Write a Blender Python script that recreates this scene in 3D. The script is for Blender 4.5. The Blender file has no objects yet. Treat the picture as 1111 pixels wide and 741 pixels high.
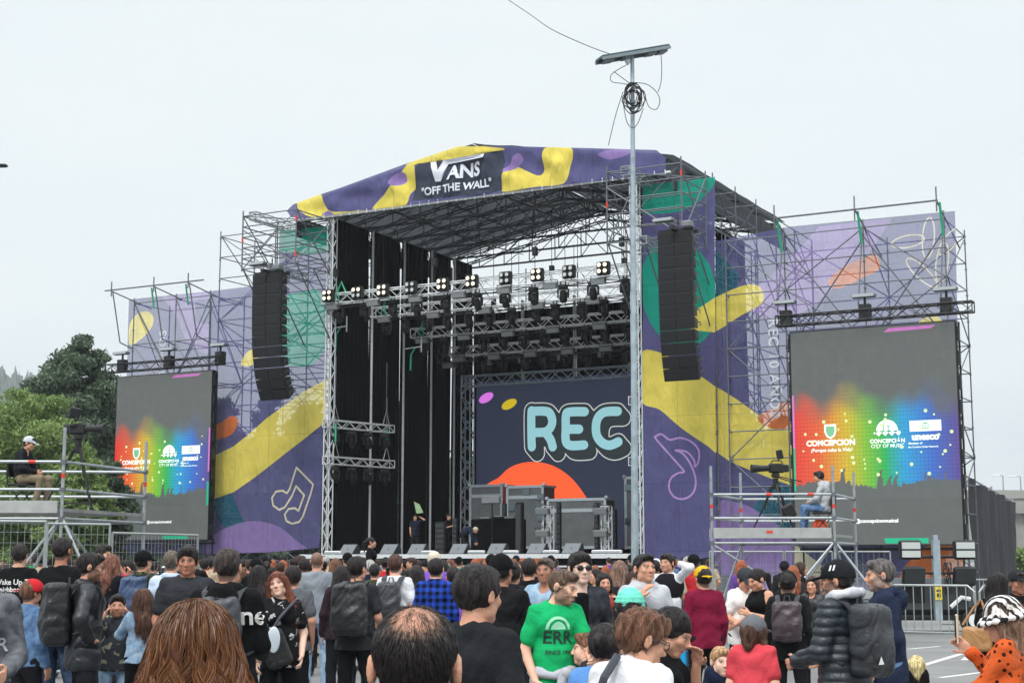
import bpy, math, random
import numpy as np
from math import sin, cos, pi, radians as R, sqrt, atan2
from mathutils import Vector as V, Matrix
from mathutils.geometry import delaunay_2d_cdt
rnd = random.Random(7)
scene = bpy.context.scene
COL = scene.collection

# ---------------------------------------------------------------- camera and surveyed frame
FPX = 1650.0
PITCH = math.atan(237.5 / FPX)
CAM = V((0, 0, 1.65))
cam_d = bpy.data.cameras.new('camera'); cam = bpy.data.objects.new('camera', cam_d); COL.objects.link(cam)
cam.location = CAM; cam.rotation_euler = (pi / 2 + PITCH, 0, 0)
cam_d.sensor_width = 36; cam_d.lens = FPX / 1111 * 36; cam_d.clip_end = 5000; cam_d.clip_start = .1
scene.camera = cam

def raydir(x, y):
    cx = (x - 555.5) / FPX; cy = (370.5 - y) / FPX
    return V((cx, cos(PITCH) - cy * sin(PITCH), sin(PITCH) + cy * cos(PITCH)))
def at(x, y, D):
    """survey point: the spot of the photograph x, y at D metres in front of the camera"""
    d = raydir(x, y); return CAM + d * (D / d.y)
SA = R(-28.5)
UH = V((cos(SA), sin(SA), 0)); NH = V((-sin(SA), cos(SA), 0))
C0 = NH.dot(V((13.1, 55, 0)))
_d = raydir(520, 500); _t = C0 / NH.dot(V((_d.x, _d.y, 0))); ORG = V((_d.x * _t, _d.y * _t, 0))
def S(u, v, z=0): return ORG + UH * u + NH * v + V((0, 0, z))
def q(x, y, v):
    """stage plane coordinates (u, z) on the plane v metres behind the front"""
    d = raydir(x, y); t = (C0 + v) / NH.dot(d)
    p = CAM + d * t; return ((p - ORG).dot(UH), p.z)
def qu(x, v): return q(x, 500, v)[0]

# ---------------------------------------------------------------- materials
def lin(c):
    return tuple((x / 12.92 if x <= .04045 else ((x + .055) / 1.055) ** 2.4) for x in [k / 255 for k in c[:3]]) + (1,)
_mats = {}
def mat(name, rgb, rough=.6, metal=0., var=.12, vscale=6., bump=0., bscale=30., emit=0., spec=.5, coat=0.):
    if name in _mats: return _mats[name]
    m = bpy.data.materials.new(name); m.use_nodes = True; nt = m.node_tree; n = nt.nodes; l = nt.links
    b = n['Principled BSDF']; b.inputs['Roughness'].default_value = rough; b.inputs['Metallic'].default_value = metal
    b.inputs['Specular IOR Level'].default_value = spec; b.inputs['Coat Weight'].default_value = coat
    c = lin(rgb)
    if var > 0:
        tc = n.new('ShaderNodeTexCoord'); no = n.new('ShaderNodeTexNoise'); no.inputs['Scale'].default_value = vscale; no.inputs['Detail'].default_value = 5
        l.new(tc.outputs['Object'], no.inputs['Vector'])
        mr = n.new('ShaderNodeMapRange'); mr.inputs['To Min'].default_value = 1 - var; mr.inputs['To Max'].default_value = 1 + var
        mr.inputs['From Min'].default_value = .3; mr.inputs['From Max'].default_value = .7
        l.new(no.outputs['Fac'], mr.inputs['Value'])
        mx = n.new('ShaderNodeVectorMath'); mx.operation = 'SCALE'; mx.inputs[0].default_value = c[:3]
        l.new(mr.outputs[0], mx.inputs['Scale']); l.new(mx.outputs[0], b.inputs['Base Color'])
        if metal > .2 or rough < .5:
            m2 = n.new('ShaderNodeMapRange'); m2.inputs['To Min'].default_value = max(.05, rough - .12); m2.inputs['To Max'].default_value = min(1, rough + .18)
            l.new(no.outputs['Fac'], m2.inputs['Value']); l.new(m2.outputs[0], b.inputs['Roughness'])
    else: b.inputs['Base Color'].default_value = c
    if bump > 0:
        tc = n.new('ShaderNodeTexCoord'); no = n.new('ShaderNodeTexNoise'); no.inputs['Scale'].default_value = bscale; no.inputs['Detail'].default_value = 4
        l.new(tc.outputs['Object'], no.inputs['Vector'])
        bp = n.new('ShaderNodeBump'); bp.inputs['Distance'].default_value = bump; bp.inputs['Strength'].default_value = .9
        l.new(no.outputs['Fac'], bp.inputs['Height']); l.new(bp.outputs[0], b.inputs['Normal'])
    if emit > 0:
        b.inputs['Emission Color'].default_value = c; b.inputs['Emission Strength'].default_value = emit
    _mats[name] = m; return m
def fabric(name, rgb, T=.33, rough=.8):
    """printed scaffold net: partly see-through, folds"""
    if name in _mats: return _mats[name]
    m = bpy.data.materials.new(name); m.use_nodes = True; nt = m.node_tree; n = nt.nodes; l = nt.links
    n.remove(n['Principled BSDF']); out = n['Material Output']
    c = lin(rgb)
    tc = n.new('ShaderNodeTexCoord'); no = n.new('ShaderNodeTexNoise'); no.inputs['Scale'].default_value = 1.1; no.inputs['Detail'].default_value = 6; no.inputs['Distortion'].default_value = .6
    l.new(tc.outputs['Object'], no.inputs['Vector'])
    mr = n.new('ShaderNodeMapRange'); mr.inputs['From Min'].default_value = .3; mr.inputs['From Max'].default_value = .7; mr.inputs['To Min'].default_value = .9; mr.inputs['To Max'].default_value = 1.1
    l.new(no.outputs['Fac'], mr.inputs['Value'])
    mx = n.new('ShaderNodeVectorMath'); mx.operation = 'SCALE'; mx.inputs[0].default_value = c[:3]; l.new(mr.outputs[0], mx.inputs['Scale'])
    m2 = n.new('ShaderNodeMapping'); m2.inputs['Rotation'].default_value = (0, .6, 0); m2.inputs['Scale'].default_value = (2.6, 1, .7); l.new(tc.outputs['Object'], m2.inputs[0]); n2 = n.new('ShaderNodeTexNoise'); n2.inputs['Scale'].default_value = 1.3; n2.inputs['Detail'].default_value = 5; n2.inputs['Distortion'].default_value = 1.2; l.new(m2.outputs[0], n2.inputs['Vector']); bp = n.new('ShaderNodeBump'); bp.inputs['Distance'].default_value = .16; bp.inputs['Strength'].default_value = .8; l.new(n2.outputs['Fac'], bp.inputs['Height'])
    sx = n.new('ShaderNodeSeparateXYZ'); cx = n.new('ShaderNodeCombineXYZ'); br = n.new('ShaderNodeTexBrick'); l.new(tc.outputs['Object'], sx.inputs[0]); l.new(sx.outputs[0], cx.inputs[0]); l.new(sx.outputs[2], cx.inputs[1]); l.new(cx.outputs[0], br.inputs[0]); br.offset = 0; br.inputs['Scale'].default_value = 1; br.inputs['Brick Width'].default_value = 1.9; br.inputs['Row Height'].default_value = 2.6; br.inputs['Mortar Size'].default_value = .012; br.inputs['Color1'].default_value = (1, 1, 1, 1); br.inputs['Color2'].default_value = (.95, .95, .95, 1); br.inputs['Mortar'].default_value = (.72, .72, .72, 1)
    mm = n.new('ShaderNodeVectorMath'); mm.operation = 'MULTIPLY'; l.new(mx.outputs[0], mm.inputs[0]); l.new(br.outputs[0], mm.inputs[1]); mx = mm
    di = n.new('ShaderNodeBsdfDiffuse'); tr = n.new('ShaderNodeBsdfTranslucent'); tp = n.new('ShaderNodeBsdfTransparent')
    l.new(mx.outputs[0], di.inputs[0]); l.new(mx.outputs[0], tr.inputs[0]); l.new(bp.outputs[0], di.inputs['Normal'])
    a = n.new('ShaderNodeMixShader'); a.inputs[0].default_value = .3; l.new(di.outputs[0], a.inputs[1]); l.new(tr.outputs[0], a.inputs[2])
    k = n.new('ShaderNodeMixShader'); k.inputs[0].default_value = T; l.new(a.outputs[0], k.inputs[1]); l.new(tp.outputs[0], k.inputs[2])
    l.new(k.outputs[0], out.inputs[0]); _mats[name] = m; return m

STEEL = mat('galvanised steel', (158, 163, 166), .45, .5, .18, 9)
STEELD = mat('weathered steel tube', (104, 108, 114), .5, .35, .2, 9)
ALU = mat('aluminium truss', (212, 215, 217), .5, .1, .12, 12)
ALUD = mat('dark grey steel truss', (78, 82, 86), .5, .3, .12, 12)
BLACKM = mat('black painted steel', (22, 23, 25), .5, .1, .2, 20)
BLACKP = mat('black plastic', (18, 19, 21), .45, 0, .2, 20)
DRAPE = mat('black stage drape', (15, 16, 20), .97, 0, .25, 1.2, .05, 3, spec=.03)
REDT = mat('red tape', (215, 60, 40), .6)
GREENT = mat('green lifting sling', (50, 165, 125), .7)
WHITEP = mat('white paint', (225, 227, 226), .55, 0, .06)
GREYP = mat('grey wedge grille', (122, 126, 130), .7, .2, .12, 30)

# ---------------------------------------------------------------- mesh builder
class MB:
    def __init__(s): s.v = []; s.f = []; s.m = []; s.cur = 0
    def add(s, vs, fs, m=None):
        o = len(s.v); s.v += [tuple(p) for p in vs]; s.f += [tuple(i + o for i in f) for f in fs]; s.m += [s.cur if m is None else m] * len(fs); return s
    def box(s, c, d, rot=None, m=None):
        hx, hy, hz = d[0] / 2, d[1] / 2, d[2] / 2
        P = [V((x, y, z)) for x in (-hx, hx) for y in (-hy, hy) for z in (-hz, hz)]
        if rot is not None: P = [rot @ p for p in P]
        c = V(c); P = [p + c for p in P]
        return s.add(P, [(0, 1, 3, 2), (4, 6, 7, 5), (0, 4, 5, 1), (2, 3, 7, 6), (0, 2, 6, 4), (1, 5, 7, 3)], m)
    def bbox(s, a, b, m=None):
        return s.box([(a[i] + b[i]) / 2 for i in range(3)], [abs(b[i] - a[i]) for i in range(3)], None, m)
    def rbox(s, c, d, r=.03, rot=None, m=None):
        """box with chamfered vertical and horizontal edges"""
        hx, hy, hz = d[0] / 2, d[1] / 2, d[2] / 2
        rings = [(hx - r, hy - r, -hz), (hx, hy, -hz + r), (hx, hy, hz - r), (hx - r, hy - r, hz)]
        P = []
        for (a, b, z) in rings:
            k = min(r, a * .5, b * .5)
            P += [V(p) for p in ((a - k, -b, z), (a, -b + k, z), (a, b - k, z), (a - k, b, z), (-a + k, b, z), (-a, b - k, z), (-a, -b + k, z), (-a + k, -b, z))]
        if rot is not None: P = [rot @ p for p in P]
        P = [p + V(c) for p in P]; F = [tuple(range(7, -1, -1)), tuple(range(24, 32))]
        for k in range(3):
            for i in range(8): j = (i + 1) % 8; F.append((k * 8 + i, k * 8 + j, k * 8 + 8 + j, k * 8 + 8 + i))
        return s.add(P, F, m)
    def tube(s, a, b, r=.024, n=6, r2=None, m=None, caps=True):
        a = V(a); b = V(b); d = b - a
        if d.length < 1e-6: return s
        d.normalize(); x = d.orthogonal().normalized(); y = d.cross(x); r2 = r if r2 is None else r2
        P = []
        for (p, rr) in ((a, r), (b, r2)):
            P += [p + (x * cos(2 * pi * i / n) + y * sin(2 * pi * i / n)) * rr for i in range(n)]
        F = [(i, (i + 1) % n, n + (i + 1) % n, n + i) for i in range(n)]
        if caps: F += [tuple(range(n - 1, -1, -1)), tuple(range(n, 2 * n))]
        return s.add(P, F, m)
    def path(s, pts, r=.01, n=5, m=None):
        pts = [V(p) for p in pts]; P = []; N = len(pts); x = None
        for i, p in enumerate(pts):
            d = (pts[min(i + 1, N - 1)] - pts[max(i - 1, 0)]).normalized()
            x = d.orthogonal().normalized() if x is None else (x - d * x.dot(d)).normalized()
            y = d.cross(x); rr = r(i / (N - 1)) if callable(r) else r
            P += [p + (x * cos(2 * pi * k / n) + y * sin(2 * pi * k / n)) * rr for k in range(n)]
        F = [(i * n + k, i * n + (k + 1) % n, (i + 1) * n + (k + 1) % n, (i + 1) * n + k) for i in range(N - 1) for k in range(n)]
        F += [tuple(range(n - 1, -1, -1)), tuple(range((N - 1) * n, N * n))]
        return s.add(P, F, m)
    def disc(s, c, nrm, r, t=.01, n=16, m=None):
        c = V(c); d = V(nrm).normalized() * t / 2; return s.tube(c - d, c + d, r, n, m=m)
    def ball(s, c, r, n=10, k=6, m=None, rot=None):
        c = V(c); r = (r, r, r) if not hasattr(r, '__len__') else r
        P = [V((0, 0, -r[2]))]
        for i in range(1, k):
            t = -pi / 2 + pi * i / k
            P += [V((cos(t) * cos(2 * pi * j / n) * r[0], cos(t) * sin(2 * pi * j / n) * r[1], sin(t) * r[2])) for j in range(n)]
        P.append(V((0, 0, r[2])))
        if rot is not None: P = [rot @ p for p in P]
        P = [p + c for p in P]; F = [(0, 1 + (j + 1) % n, 1 + j) for j in range(n)]
        for i in range(k - 2):
            for j in range(n): a = 1 + i * n; F.append((a + j, a + (j + 1) % n, a + n + (j + 1) % n, a + n + j))
        a = 1 + (k - 2) * n; F += [(a + j, a + (j + 1) % n, len(P) - 1) for j in range(n)]
        return s.add(P, F, m)
    def prism(s, pts, axis, t, m=None):
        """pts: 3-D polygon, extruded by vector axis*t"""
        ax = V(axis) * t; n = len(pts); P = [V(p) for p in pts] + [V(p) + ax for p in pts]
        return s.add(P, [tuple(range(n - 1, -1, -1)), tuple(range(n, 2 * n))] + [(i, (i + 1) % n, n + (i + 1) % n, n + i) for i in range(n)], m)
    def truss(s, a, b, w=.4, h=.4, step=.5, r=.025, rb=.014, up=(0, 0, 1), tri=False, n=5):
        a = V(a); b = V(b); d = (b - a); L = d.length; d.normalize(); up = V(up); side = d.cross(up).normalized(); up = side.cross(d).normalized()
        offs = [side * w / 2 + up * h / 2, -side * w / 2 + up * h / 2, -side * w / 2 - up * h / 2, side * w / 2 - up * h / 2]
        for o in offs: s.tube(a + o, b + o, r, n)
        k = max(2, int(round(L / step))); st = L / k
        for f in range(4):
            o1, o2 = offs[f], offs[(f + 1) % 4]
            for i in range(k):
                p, p2 = a + d * st * i, a + d * st * (i + 1)
                if (i + f) % 2: s.tube(p + o1, p2 + o2, rb, 4, caps=False)
                else: s.tube(p + o2, p2 + o1, rb, 4, caps=False)
            s.tube(a + o1, a + o2, r * .8, 4); s.tube(b + o1, b + o2, r * .8, 4)
        return s
    def build(s, name, mats, parent=None, off=(0, 0, 0), smooth=None):
        off = V(off); me = bpy.data.meshes.new(name)
        me.from_pydata([(p[0] - off[0], p[1] - off[1], p[2] - off[2]) for p in s.v], [], s.f)
        if not isinstance(mats, (list, tuple)): mats = [mats]
        for m in mats: me.materials.append(m)
        me.polygons.foreach_set('material_index', [min(i, len(mats) - 1) for i in s.m])
        if smooth is not None:
            me.shade_smooth()
            try: me.set_sharp_from_angle(angle=R(smooth))
            except Exception: pass
        me.update()
        o = bpy.data.objects.new(name, me); COL.objects.link(o)
        if parent is not None: o.parent = parent
        return o
def tag(o, label=None, cat=None, group=None, kind=None):
    if label: o['label'] = label
    if cat: o['category'] = cat
    if group: o['group'] = group
    if kind: o['kind'] = kind
    return o
def empty(name, loc, rz=0, label=None, cat=None, group=None):
    o = bpy.data.objects.new(name, None); o.empty_display_size = .2; COL.objects.link(o)
    o.location = loc; o.rotation_euler = (0, 0, rz); return tag(o, label, cat, group)
def sthing(name, u, v, z, label, cat, group=None):
    """a thing standing in the stage frame; its parts are given in stage coordinates with off=(u, v, z)"""
    e = empty(name, S(u, v, z), SA, label, cat, group); e['_o'] = (u, v, z); return e
def kids(o): return [c for c in ALLK.get(o.name, [])]
def copy_tree(o, loc=None, rz=None, label=None, group=None, rot=None):
    ch = {}
    for x in COL.objects:
        if x.parent is not None: ch.setdefault(x.parent.name, []).append(x)
    def rec(x, par):
        c = x.copy(); COL.objects.link(c)
        if par is not None: c.parent = par
        for k in ch.get(x.name, []): rec(k, c)
        return c
    c = rec(o, None)
    if loc is not None: c.location = loc
    if rz is not None: c.rotation_euler = (0, 0, rz)
    if rot is not None: c.rotation_euler = rot
    if label: c['label'] = label
    if group: c['group'] = group
    return c
ORD = ['first', 'second', 'third', 'fourth', 'fifth', 'sixth', 'seventh', 'eighth', 'ninth', 'tenth', 'eleventh', 'twelfth', 'thirteenth', 'fourteenth']

# ---------------------------------------------------------------- flat printed sheets (outline + shapes in one mesh)
def ccw(p):
    a = sum(p[i][0] * p[(i + 1) % len(p)][1] - p[(i + 1) % len(p)][0] * p[i][1] for i in range(len(p)))
    return p if a > 0 else p[::-1]
def inside(pt, poly):
    x, y = pt; c = False; n = len(poly)
    for i in range(n):
        x1, y1 = poly[i]; x2, y2 = poly[(i + 1) % n]
        if (y1 > y) != (y2 > y) and x < (x2 - x1) * (y - y1) / (y2 - y1) + x1: c = not c
    return c
def spline(pts, k=6, closed=True):
    """smooth a hand-set outline (Catmull-Rom)"""
    n = len(pts); out = []
    for i in range(n if closed else n - 1):
        p0, p1, p2, p3 = (pts[(i - 1) % n] if closed or i > 0 else pts[0]), pts[i], pts[(i + 1) % n], (pts[(i + 2) % n] if closed or i + 2 < n else pts[-1])
        for j in range(k):
            t = j / k
            out.append(tuple(.5 * (2 * p1[a] + (p2[a] - p0[a]) * t + (2 * p0[a] - 5 * p1[a] + 4 * p2[a] - p3[a]) * t * t + (3 * p1[a] - p0[a] - 3 * p2[a] + p3[a]) * t ** 3) for a in (0, 1)))
    if not closed: out.append(tuple(pts[-1]))
    return out
def ellipse(c, rx, ry, rot=0, n=28):
    return [(c[0] + cos(t) * rx * cos(rot) - sin(t) * ry * sin(rot), c[1] + cos(t) * rx * sin(rot) + sin(t) * ry * cos(rot)) for t in [2 * pi * i / n for i in range(n)]]
def stroke(pts, w, closed=False, n=12):
    """polygons whose union is a round-ended stroke of width w"""
    out = []; N = len(pts)
    for i in range(N if closed else N - 1):
        a = V(pts[i]); b = V(pts[(i + 1) % N]); d = (b - a)
        if d.length < 1e-6: continue
        p = V((-d.y, d.x)).normalized() * w / 2
        out.append([tuple(a + p), tuple(a - p), tuple(b - p), tuple(b + p)])
    for a in pts: out.append([(a[0] + cos(2 * pi * (k + .37) / n) * w / 2, a[1] + sin(2 * pi * (k + .37) / n) * w / 2) for k in range(n)])
    return out
def sheet(name, outline, layers, mats, v, parent, off, step=0., disp=None, flat=None):
    """outline, layers[(polygons, material index)] in (u, z); lies at depth v (disp adds folds)"""
    vs, fs, own = [], [], []
    def put(p, k):
        p = ccw([tuple(a) for a in p]); o = len(vs); vs.extend(V(a[:2]) for a in p); fs.append(list(range(o, o + len(p)))); own.append(k)
    put(outline, 0)
    for polys, k in layers:
        for p in polys: put(p, k)
    if step:
        us = [p[0] for p in outline]; zs = [p[1] for p in outline]
        a = min(us)
        while a < max(us):
            b = min(zs)
            while b < max(zs):
                pt = (a + rnd.uniform(-.3, .3) * step, b + rnd.uniform(-.3, .3) * step)
                if inside(pt, outline): vs.append(V(pt))
                b += step
            a += step
    rv, re_, rf, ov, oe, of = delaunay_2d_cdt(vs, [], fs, 1, 1e-5)
    mb = MB(); keep = []; mi = []
    for f, o in zip(rf, of):
        if 0 not in o: continue
        keep.append(f); mi.append(own[max(o)])
    P = []
    for p in rv:
        d = disp(p.x, p.y) if disp else 0
        P.append((p.x, v + d, p.y))
    mb.v = P; mb.f = [tuple(f) for f in keep]; mb.m = mi
    o = mb.build(name, mats, parent, off)
    if disp: o.data.shade_smooth()
    return o
_fc = {}
def text_mesh(txt, size=1., bold=0., spacing=1.):
    """(verts, faces) of the text lying in x/y, centred at x"""
    key = (txt, bold, spacing)
    if key not in _fc:
        c = bpy.data.curves.new('t', 'FONT'); c.body = txt; c.size = 1; c.align_x = 'CENTER'; c.resolution_u = 3; c.offset = bold; c.space_character = spacing
        o = bpy.data.objects.new('t', c); COL.objects.link(o); dg = bpy.context.evaluated_depsgraph_get(); dg.update()
        me = o.evaluated_get(dg).to_mesh(); _fc[key] = ([tuple(v.co) for v in me.vertices], [tuple(p.vertices) for p in me.polygons])
        o.evaluated_get(dg).to_mesh_clear(); bpy.data.objects.remove(o); bpy.data.curves.remove(c)
    vs, fs = _fc[key]; return [(x * size, y * size) for x, y, z in vs], fs
def put_text(mb, txt, size, origin, xdir, ydir, bold=0., spacing=1., fn=None, m=None, sx=1.):
    vs, fs = text_mesh(txt, size, bold, spacing); o = V(origin); xd = V(xdir); yd = V(ydir)
    P = [o + xd * (x * sx) + yd * y for x, y in vs]
    if fn: P = [fn(p) for p in P]
    mb.add(P, fs, m)
# ================================================================ world, light, exposure
w = bpy.data.worlds.new('World'); scene.world = w; w.use_nodes = True; nt = w.node_tree; n = nt.nodes; l = nt.links
bg = n['Background']; sky = n.new('ShaderNodeTexSky'); sky.sky_type = 'NISHITA'; sky.sun_disc = False
SUN_EL, SUN_AZ = R(52), R(200)
sky.sun_elevation = SUN_EL; sky.sun_rotation = SUN_AZ; sky.dust_density = 3; sky.air_density = 1.2
tc = n.new('ShaderNodeTexCoord'); sep = n.new('ShaderNodeSeparateXYZ'); l.new(tc.outputs['Generated'], sep.inputs[0])
mp = n.new('ShaderNodeMapping'); mp.inputs['Scale'].default_value = (1, 1, 4.5); l.new(tc.outputs['Generated'], mp.inputs[0])
no = n.new('ShaderNodeTexNoise'); no.inputs['Scale'].default_value = 2.6; no.inputs['Detail'].default_value = 7; no.inputs['Roughness'].default_value = .55; l.new(mp.outputs[0], no.inputs['Vector'])
# overcast cloud layer: even white above, slightly blue-grey bands low down
band = n.new('ShaderNodeMapRange'); band.inputs['From Min'].default_value = 0.02; band.inputs['From Max'].default_value = .16; band.inputs['To Min'].default_value = 1; band.inputs['To Max'].default_value = .14
l.new(sep.outputs['Z'], band.inputs['Value'])
nr = n.new('ShaderNodeMapRange'); nr.inputs['From Min'].default_value = .35; nr.inputs['From Max'].default_value = .65; l.new(no.outputs['Fac'], nr.inputs['Value'])
mu = n.new('ShaderNodeMath'); mu.operation = 'MULTIPLY'; l.new(band.outputs[0], mu.inputs[0]); l.new(nr.outputs[0], mu.inputs[1])
cm = n.new('ShaderNodeMixRGB'); cm.inputs[1].default_value = (7.6, 8.1, 8.25, 1); cm.inputs[2].default_value = (4.9, 5.9, 6.9, 1); l.new(mu.outputs[0], cm.inputs[0])
zen = n.new('ShaderNodeMapRange'); zen.inputs['From Min'].default_value = .36; zen.inputs['From Max'].default_value = 1; zen.inputs['To Min'].default_value = 1; zen.inputs['To Max'].default_value = 2.6
l.new(sep.outputs['Z'], zen.inputs['Value'])
sc_ = n.new('ShaderNodeVectorMath'); sc_.operation = 'SCALE'; l.new(cm.outputs[0], sc_.inputs[0]); l.new(zen.outputs[0], sc_.inputs['Scale'])
mix = n.new('ShaderNodeMixRGB'); mix.inputs[0].default_value = .93; l.new(sky.outputs[0], mix.inputs[1]); l.new(sc_.outputs[0], mix.inputs[2])
l.new(mix.outputs[0], bg.inputs[0]); bg.inputs[1].default_value = .095
sl = bpy.data.lights.new('sun', 'SUN'); sun = bpy.data.objects.new('sun', sl); COL.objects.link(sun)
sl.energy = 1.5; sl.angle = R(16); sl.color = (1, .97, .93)
sun.rotation_euler = (pi / 2 - SUN_EL, 0, pi - SUN_AZ)
scene.view_settings.view_transform = 'Standard'; scene.view_settings.look = 'None'; scene.view_settings.exposure = .38; scene.view_settings.gamma = 1
scene.render.film_transparent = False
scene.cycles.max_bounces = 6; scene.cycles.transparent_max_bounces = 16; scene.cycles.use_denoising = True

# ================================================================ ground
def ground_mat():
    m = bpy.data.materials.new('worn asphalt'); m.use_nodes = True; nt = m.node_tree; n = nt.nodes; l = nt.links; b = n['Principled BSDF']; b.inputs['Roughness'].default_value = .9
    tc = n.new('ShaderNodeTexCoord')
    big = n.new('ShaderNodeTexNoise'); big.inputs['Scale'].default_value = .35; big.inputs['Detail'].default_value = 8; l.new(tc.outputs['Object'], big.inputs['Vector'])
    fine = n.new('ShaderNodeTexNoise'); fine.inputs['Scale'].default_value = 60; fine.inputs['Detail'].default_value = 3; l.new(tc.outputs['Object'], fine.inputs['Vector'])
    vor = n.new('ShaderNodeTexVoronoi'); vor.feature = 'DISTANCE_TO_EDGE'; vor.inputs['Scale'].default_value = .3
    dis = n.new('ShaderNodeMixRGB'); dis.inputs[0].default_value = .12; l.new(tc.outputs['Object'], dis.inputs[1]); l.new(big.outputs['Color'], dis.inputs[2]); l.new(dis.outputs[0], vor.inputs['Vector'])
    cr = n.new('ShaderNodeMapRange'); cr.inputs['From Max'].default_value = .012; l.new(vor.outputs['Distance'], cr.inputs['Value'])
    ramp = n.new('ShaderNodeValToRGB'); ramp.color_ramp.elements[0].position = .3; ramp.color_ramp.elements[0].color = (.17, .17, .17, 1); ramp.color_ramp.elements[1].position = .7; ramp.color_ramp.elements[1].color = (.30, .30, .295, 1)
    l.new(big.outputs['Fac'], ramp.inputs[0])
    f = n.new('ShaderNodeMixRGB'); f.blend_type = 'MULTIPLY'; f.inputs[0].default_value = .35; l.new(ramp.outputs[0], f.inputs[1]); l.new(fine.outputs['Color'], f.inputs[2])
    k = n.new('ShaderNodeMixRGB'); k.inputs[1].default_value = (.15, .15, .15, 1); l.new(cr.outputs[0], k.inputs[0]); l.new(f.outputs[0], k.inputs[2]); l.new(k.outputs[0], b.inputs['Base Color'])
    bp = n.new('ShaderNodeBump'); bp.inputs['Distance'].default_value = .01; l.new(fine.outputs['Fac'], bp.inputs['Height']); l.new(bp.outputs[0], b.inputs['Normal'])
    return m
g = MB(); g.add([(-1500, -60, 0), (1500, -60, 0), (1500, 2600, 0), (-1500, 2600, 0)], [(0, 1, 2, 3)])
tag(g.build('ground', ground_mat()), kind='structure')
mk = MB(); LINE = mat('worn road paint', (205, 205, 200), .8, 0, .25, 8)
for (x1, y1, x2, y2, w_) in ((1000, 722, 1050, 707, .12), (1046, 716, 1074, 697, .12), (985, 704, 1020, 701, .1), (1020, 735, 1075, 728, .1)):
    def gp(x, y):
        d = raydir(x, y); t = -CAM.z / d.z; return CAM + d * t
    a, b = gp(x1, y1), gp(x2, y2); s_ = (b - a).normalized().cross(V((0, 0, 1))) * w_ / 2; up = V((0, 0, .004))
    mk.add([a - s_ + up, b - s_ + up, b + s_ + up, a + s_ + up], [(0, 1, 2, 3)])
tag(mk.build('road_markings', LINE), kind='structure')

# ================================================================ hills far off
def ridge(name, x0, x1, D, prof, m, depth=200):
    mb = MB(); N = 420; K = 8; P = []
    for j in range(K + 1):
        f = j / K
        for i in range(N + 1):
            x = x0 + (x1 - x0) * i / N; y = prof(x)
            top = at(x, y, D); hgt = top.z * sin(f * pi / 2) ** .8 * (1 + (rnd.random() ** 3) * .10 * (j > 3))
            P.append(V((top.x * (1 - .15 * (1 - f)), D - depth * (1 - f), hgt if j else -1)) + V((0, 0, (rnd.uniform(-1, 1) * .02 * hgt) if j else 0)))
    F = [(j * (N + 1) + i, j * (N + 1) + i + 1, (j + 1) * (N + 1) + i + 1, (j + 1) * (N + 1) + i) for j in range(K) for i in range(N)]
    mb.add(P, F); return tag(mb.build(name, m, smooth=60), kind='structure')
HILL = mat('wooded hillside', (62, 84, 74), .95, 0, .35, .03, 6, .05)
ridge('hills', -260, 140, 1700, lambda x: 414 + 6 * sin(x * .03) + max(0, x - 60) * .35, HILL)
ridge('far_hills', 980, 1400, 1900, lambda x: 549 - 3 * sin((x - 1000) * .02) + 4 * sin(x * .11), HILL, 300)
ridge('added_bank', 60, 1035, 165, lambda x: 500 + 14 * sin(x * .013), mat('dark green undergrowth', (52, 68, 50), .95, 0, .4, .15, 1.2, .4), 12)  # dark green bank, added to block bright sky gaps through the banner nets

# ================================================================ trees
def leafmat(name, rgb, rgb2, trans=.25):
    if name in _mats: return _mats[name]
    m = bpy.data.materials.new(name); m.use_nodes = True; nt = m.node_tree; n = nt.nodes; l = nt.links; b = n['Principled BSDF']; b.inputs['Roughness'].default_value = .65
    at_ = n.new('ShaderNodeAttribute'); at_.attribute_name = 'tone'
    mx = n.new('ShaderNodeMixRGB'); mx.inputs[1].default_value = lin(rgb); mx.inputs[2].default_value = lin(rgb2); l.new(at_.outputs['Fac'], mx.inputs[0]); l.new(mx.outputs[0], b.inputs['Base Color'])
    tr = n.new('ShaderNodeBsdfTranslucent'); l.new(mx.outputs[0], tr.inputs[0]); ms = n.new('ShaderNodeMixShader'); ms.inputs[0].default_value = trans
    l.new(b.outputs[0], ms.inputs[1]); l.new(tr.outputs[0], ms.inputs[2]); l.new(ms.outputs[0], n['Material Output'].inputs[0]); _mats[name] = m; return m
BARK = mat('bark', (88, 78, 66), .9, 0, .3, 3, .03, 12)
def leaves_mesh(pts, size, seed, droop=0.):
    r = np.random.default_rng(seed); N = len(pts)
    a = r.normal(size=(N, 3)); a /= np.linalg.norm(a, axis=1)[:, None]; b = np.cross(a, r.normal(size=(N, 3))); b /= np.linalg.norm(b, axis=1)[:, None]
    s = size * r.uniform(.6, 1.35, (N, 1)); a *= s; b *= s * .55
    a[:, 2] -= droop * s[:, 0]
    P = np.stack([pts - a, pts - b * .9 + a * .1, pts + a, pts + b * .9 + a * .1], 1).reshape(-1, 3)
    return P
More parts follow.
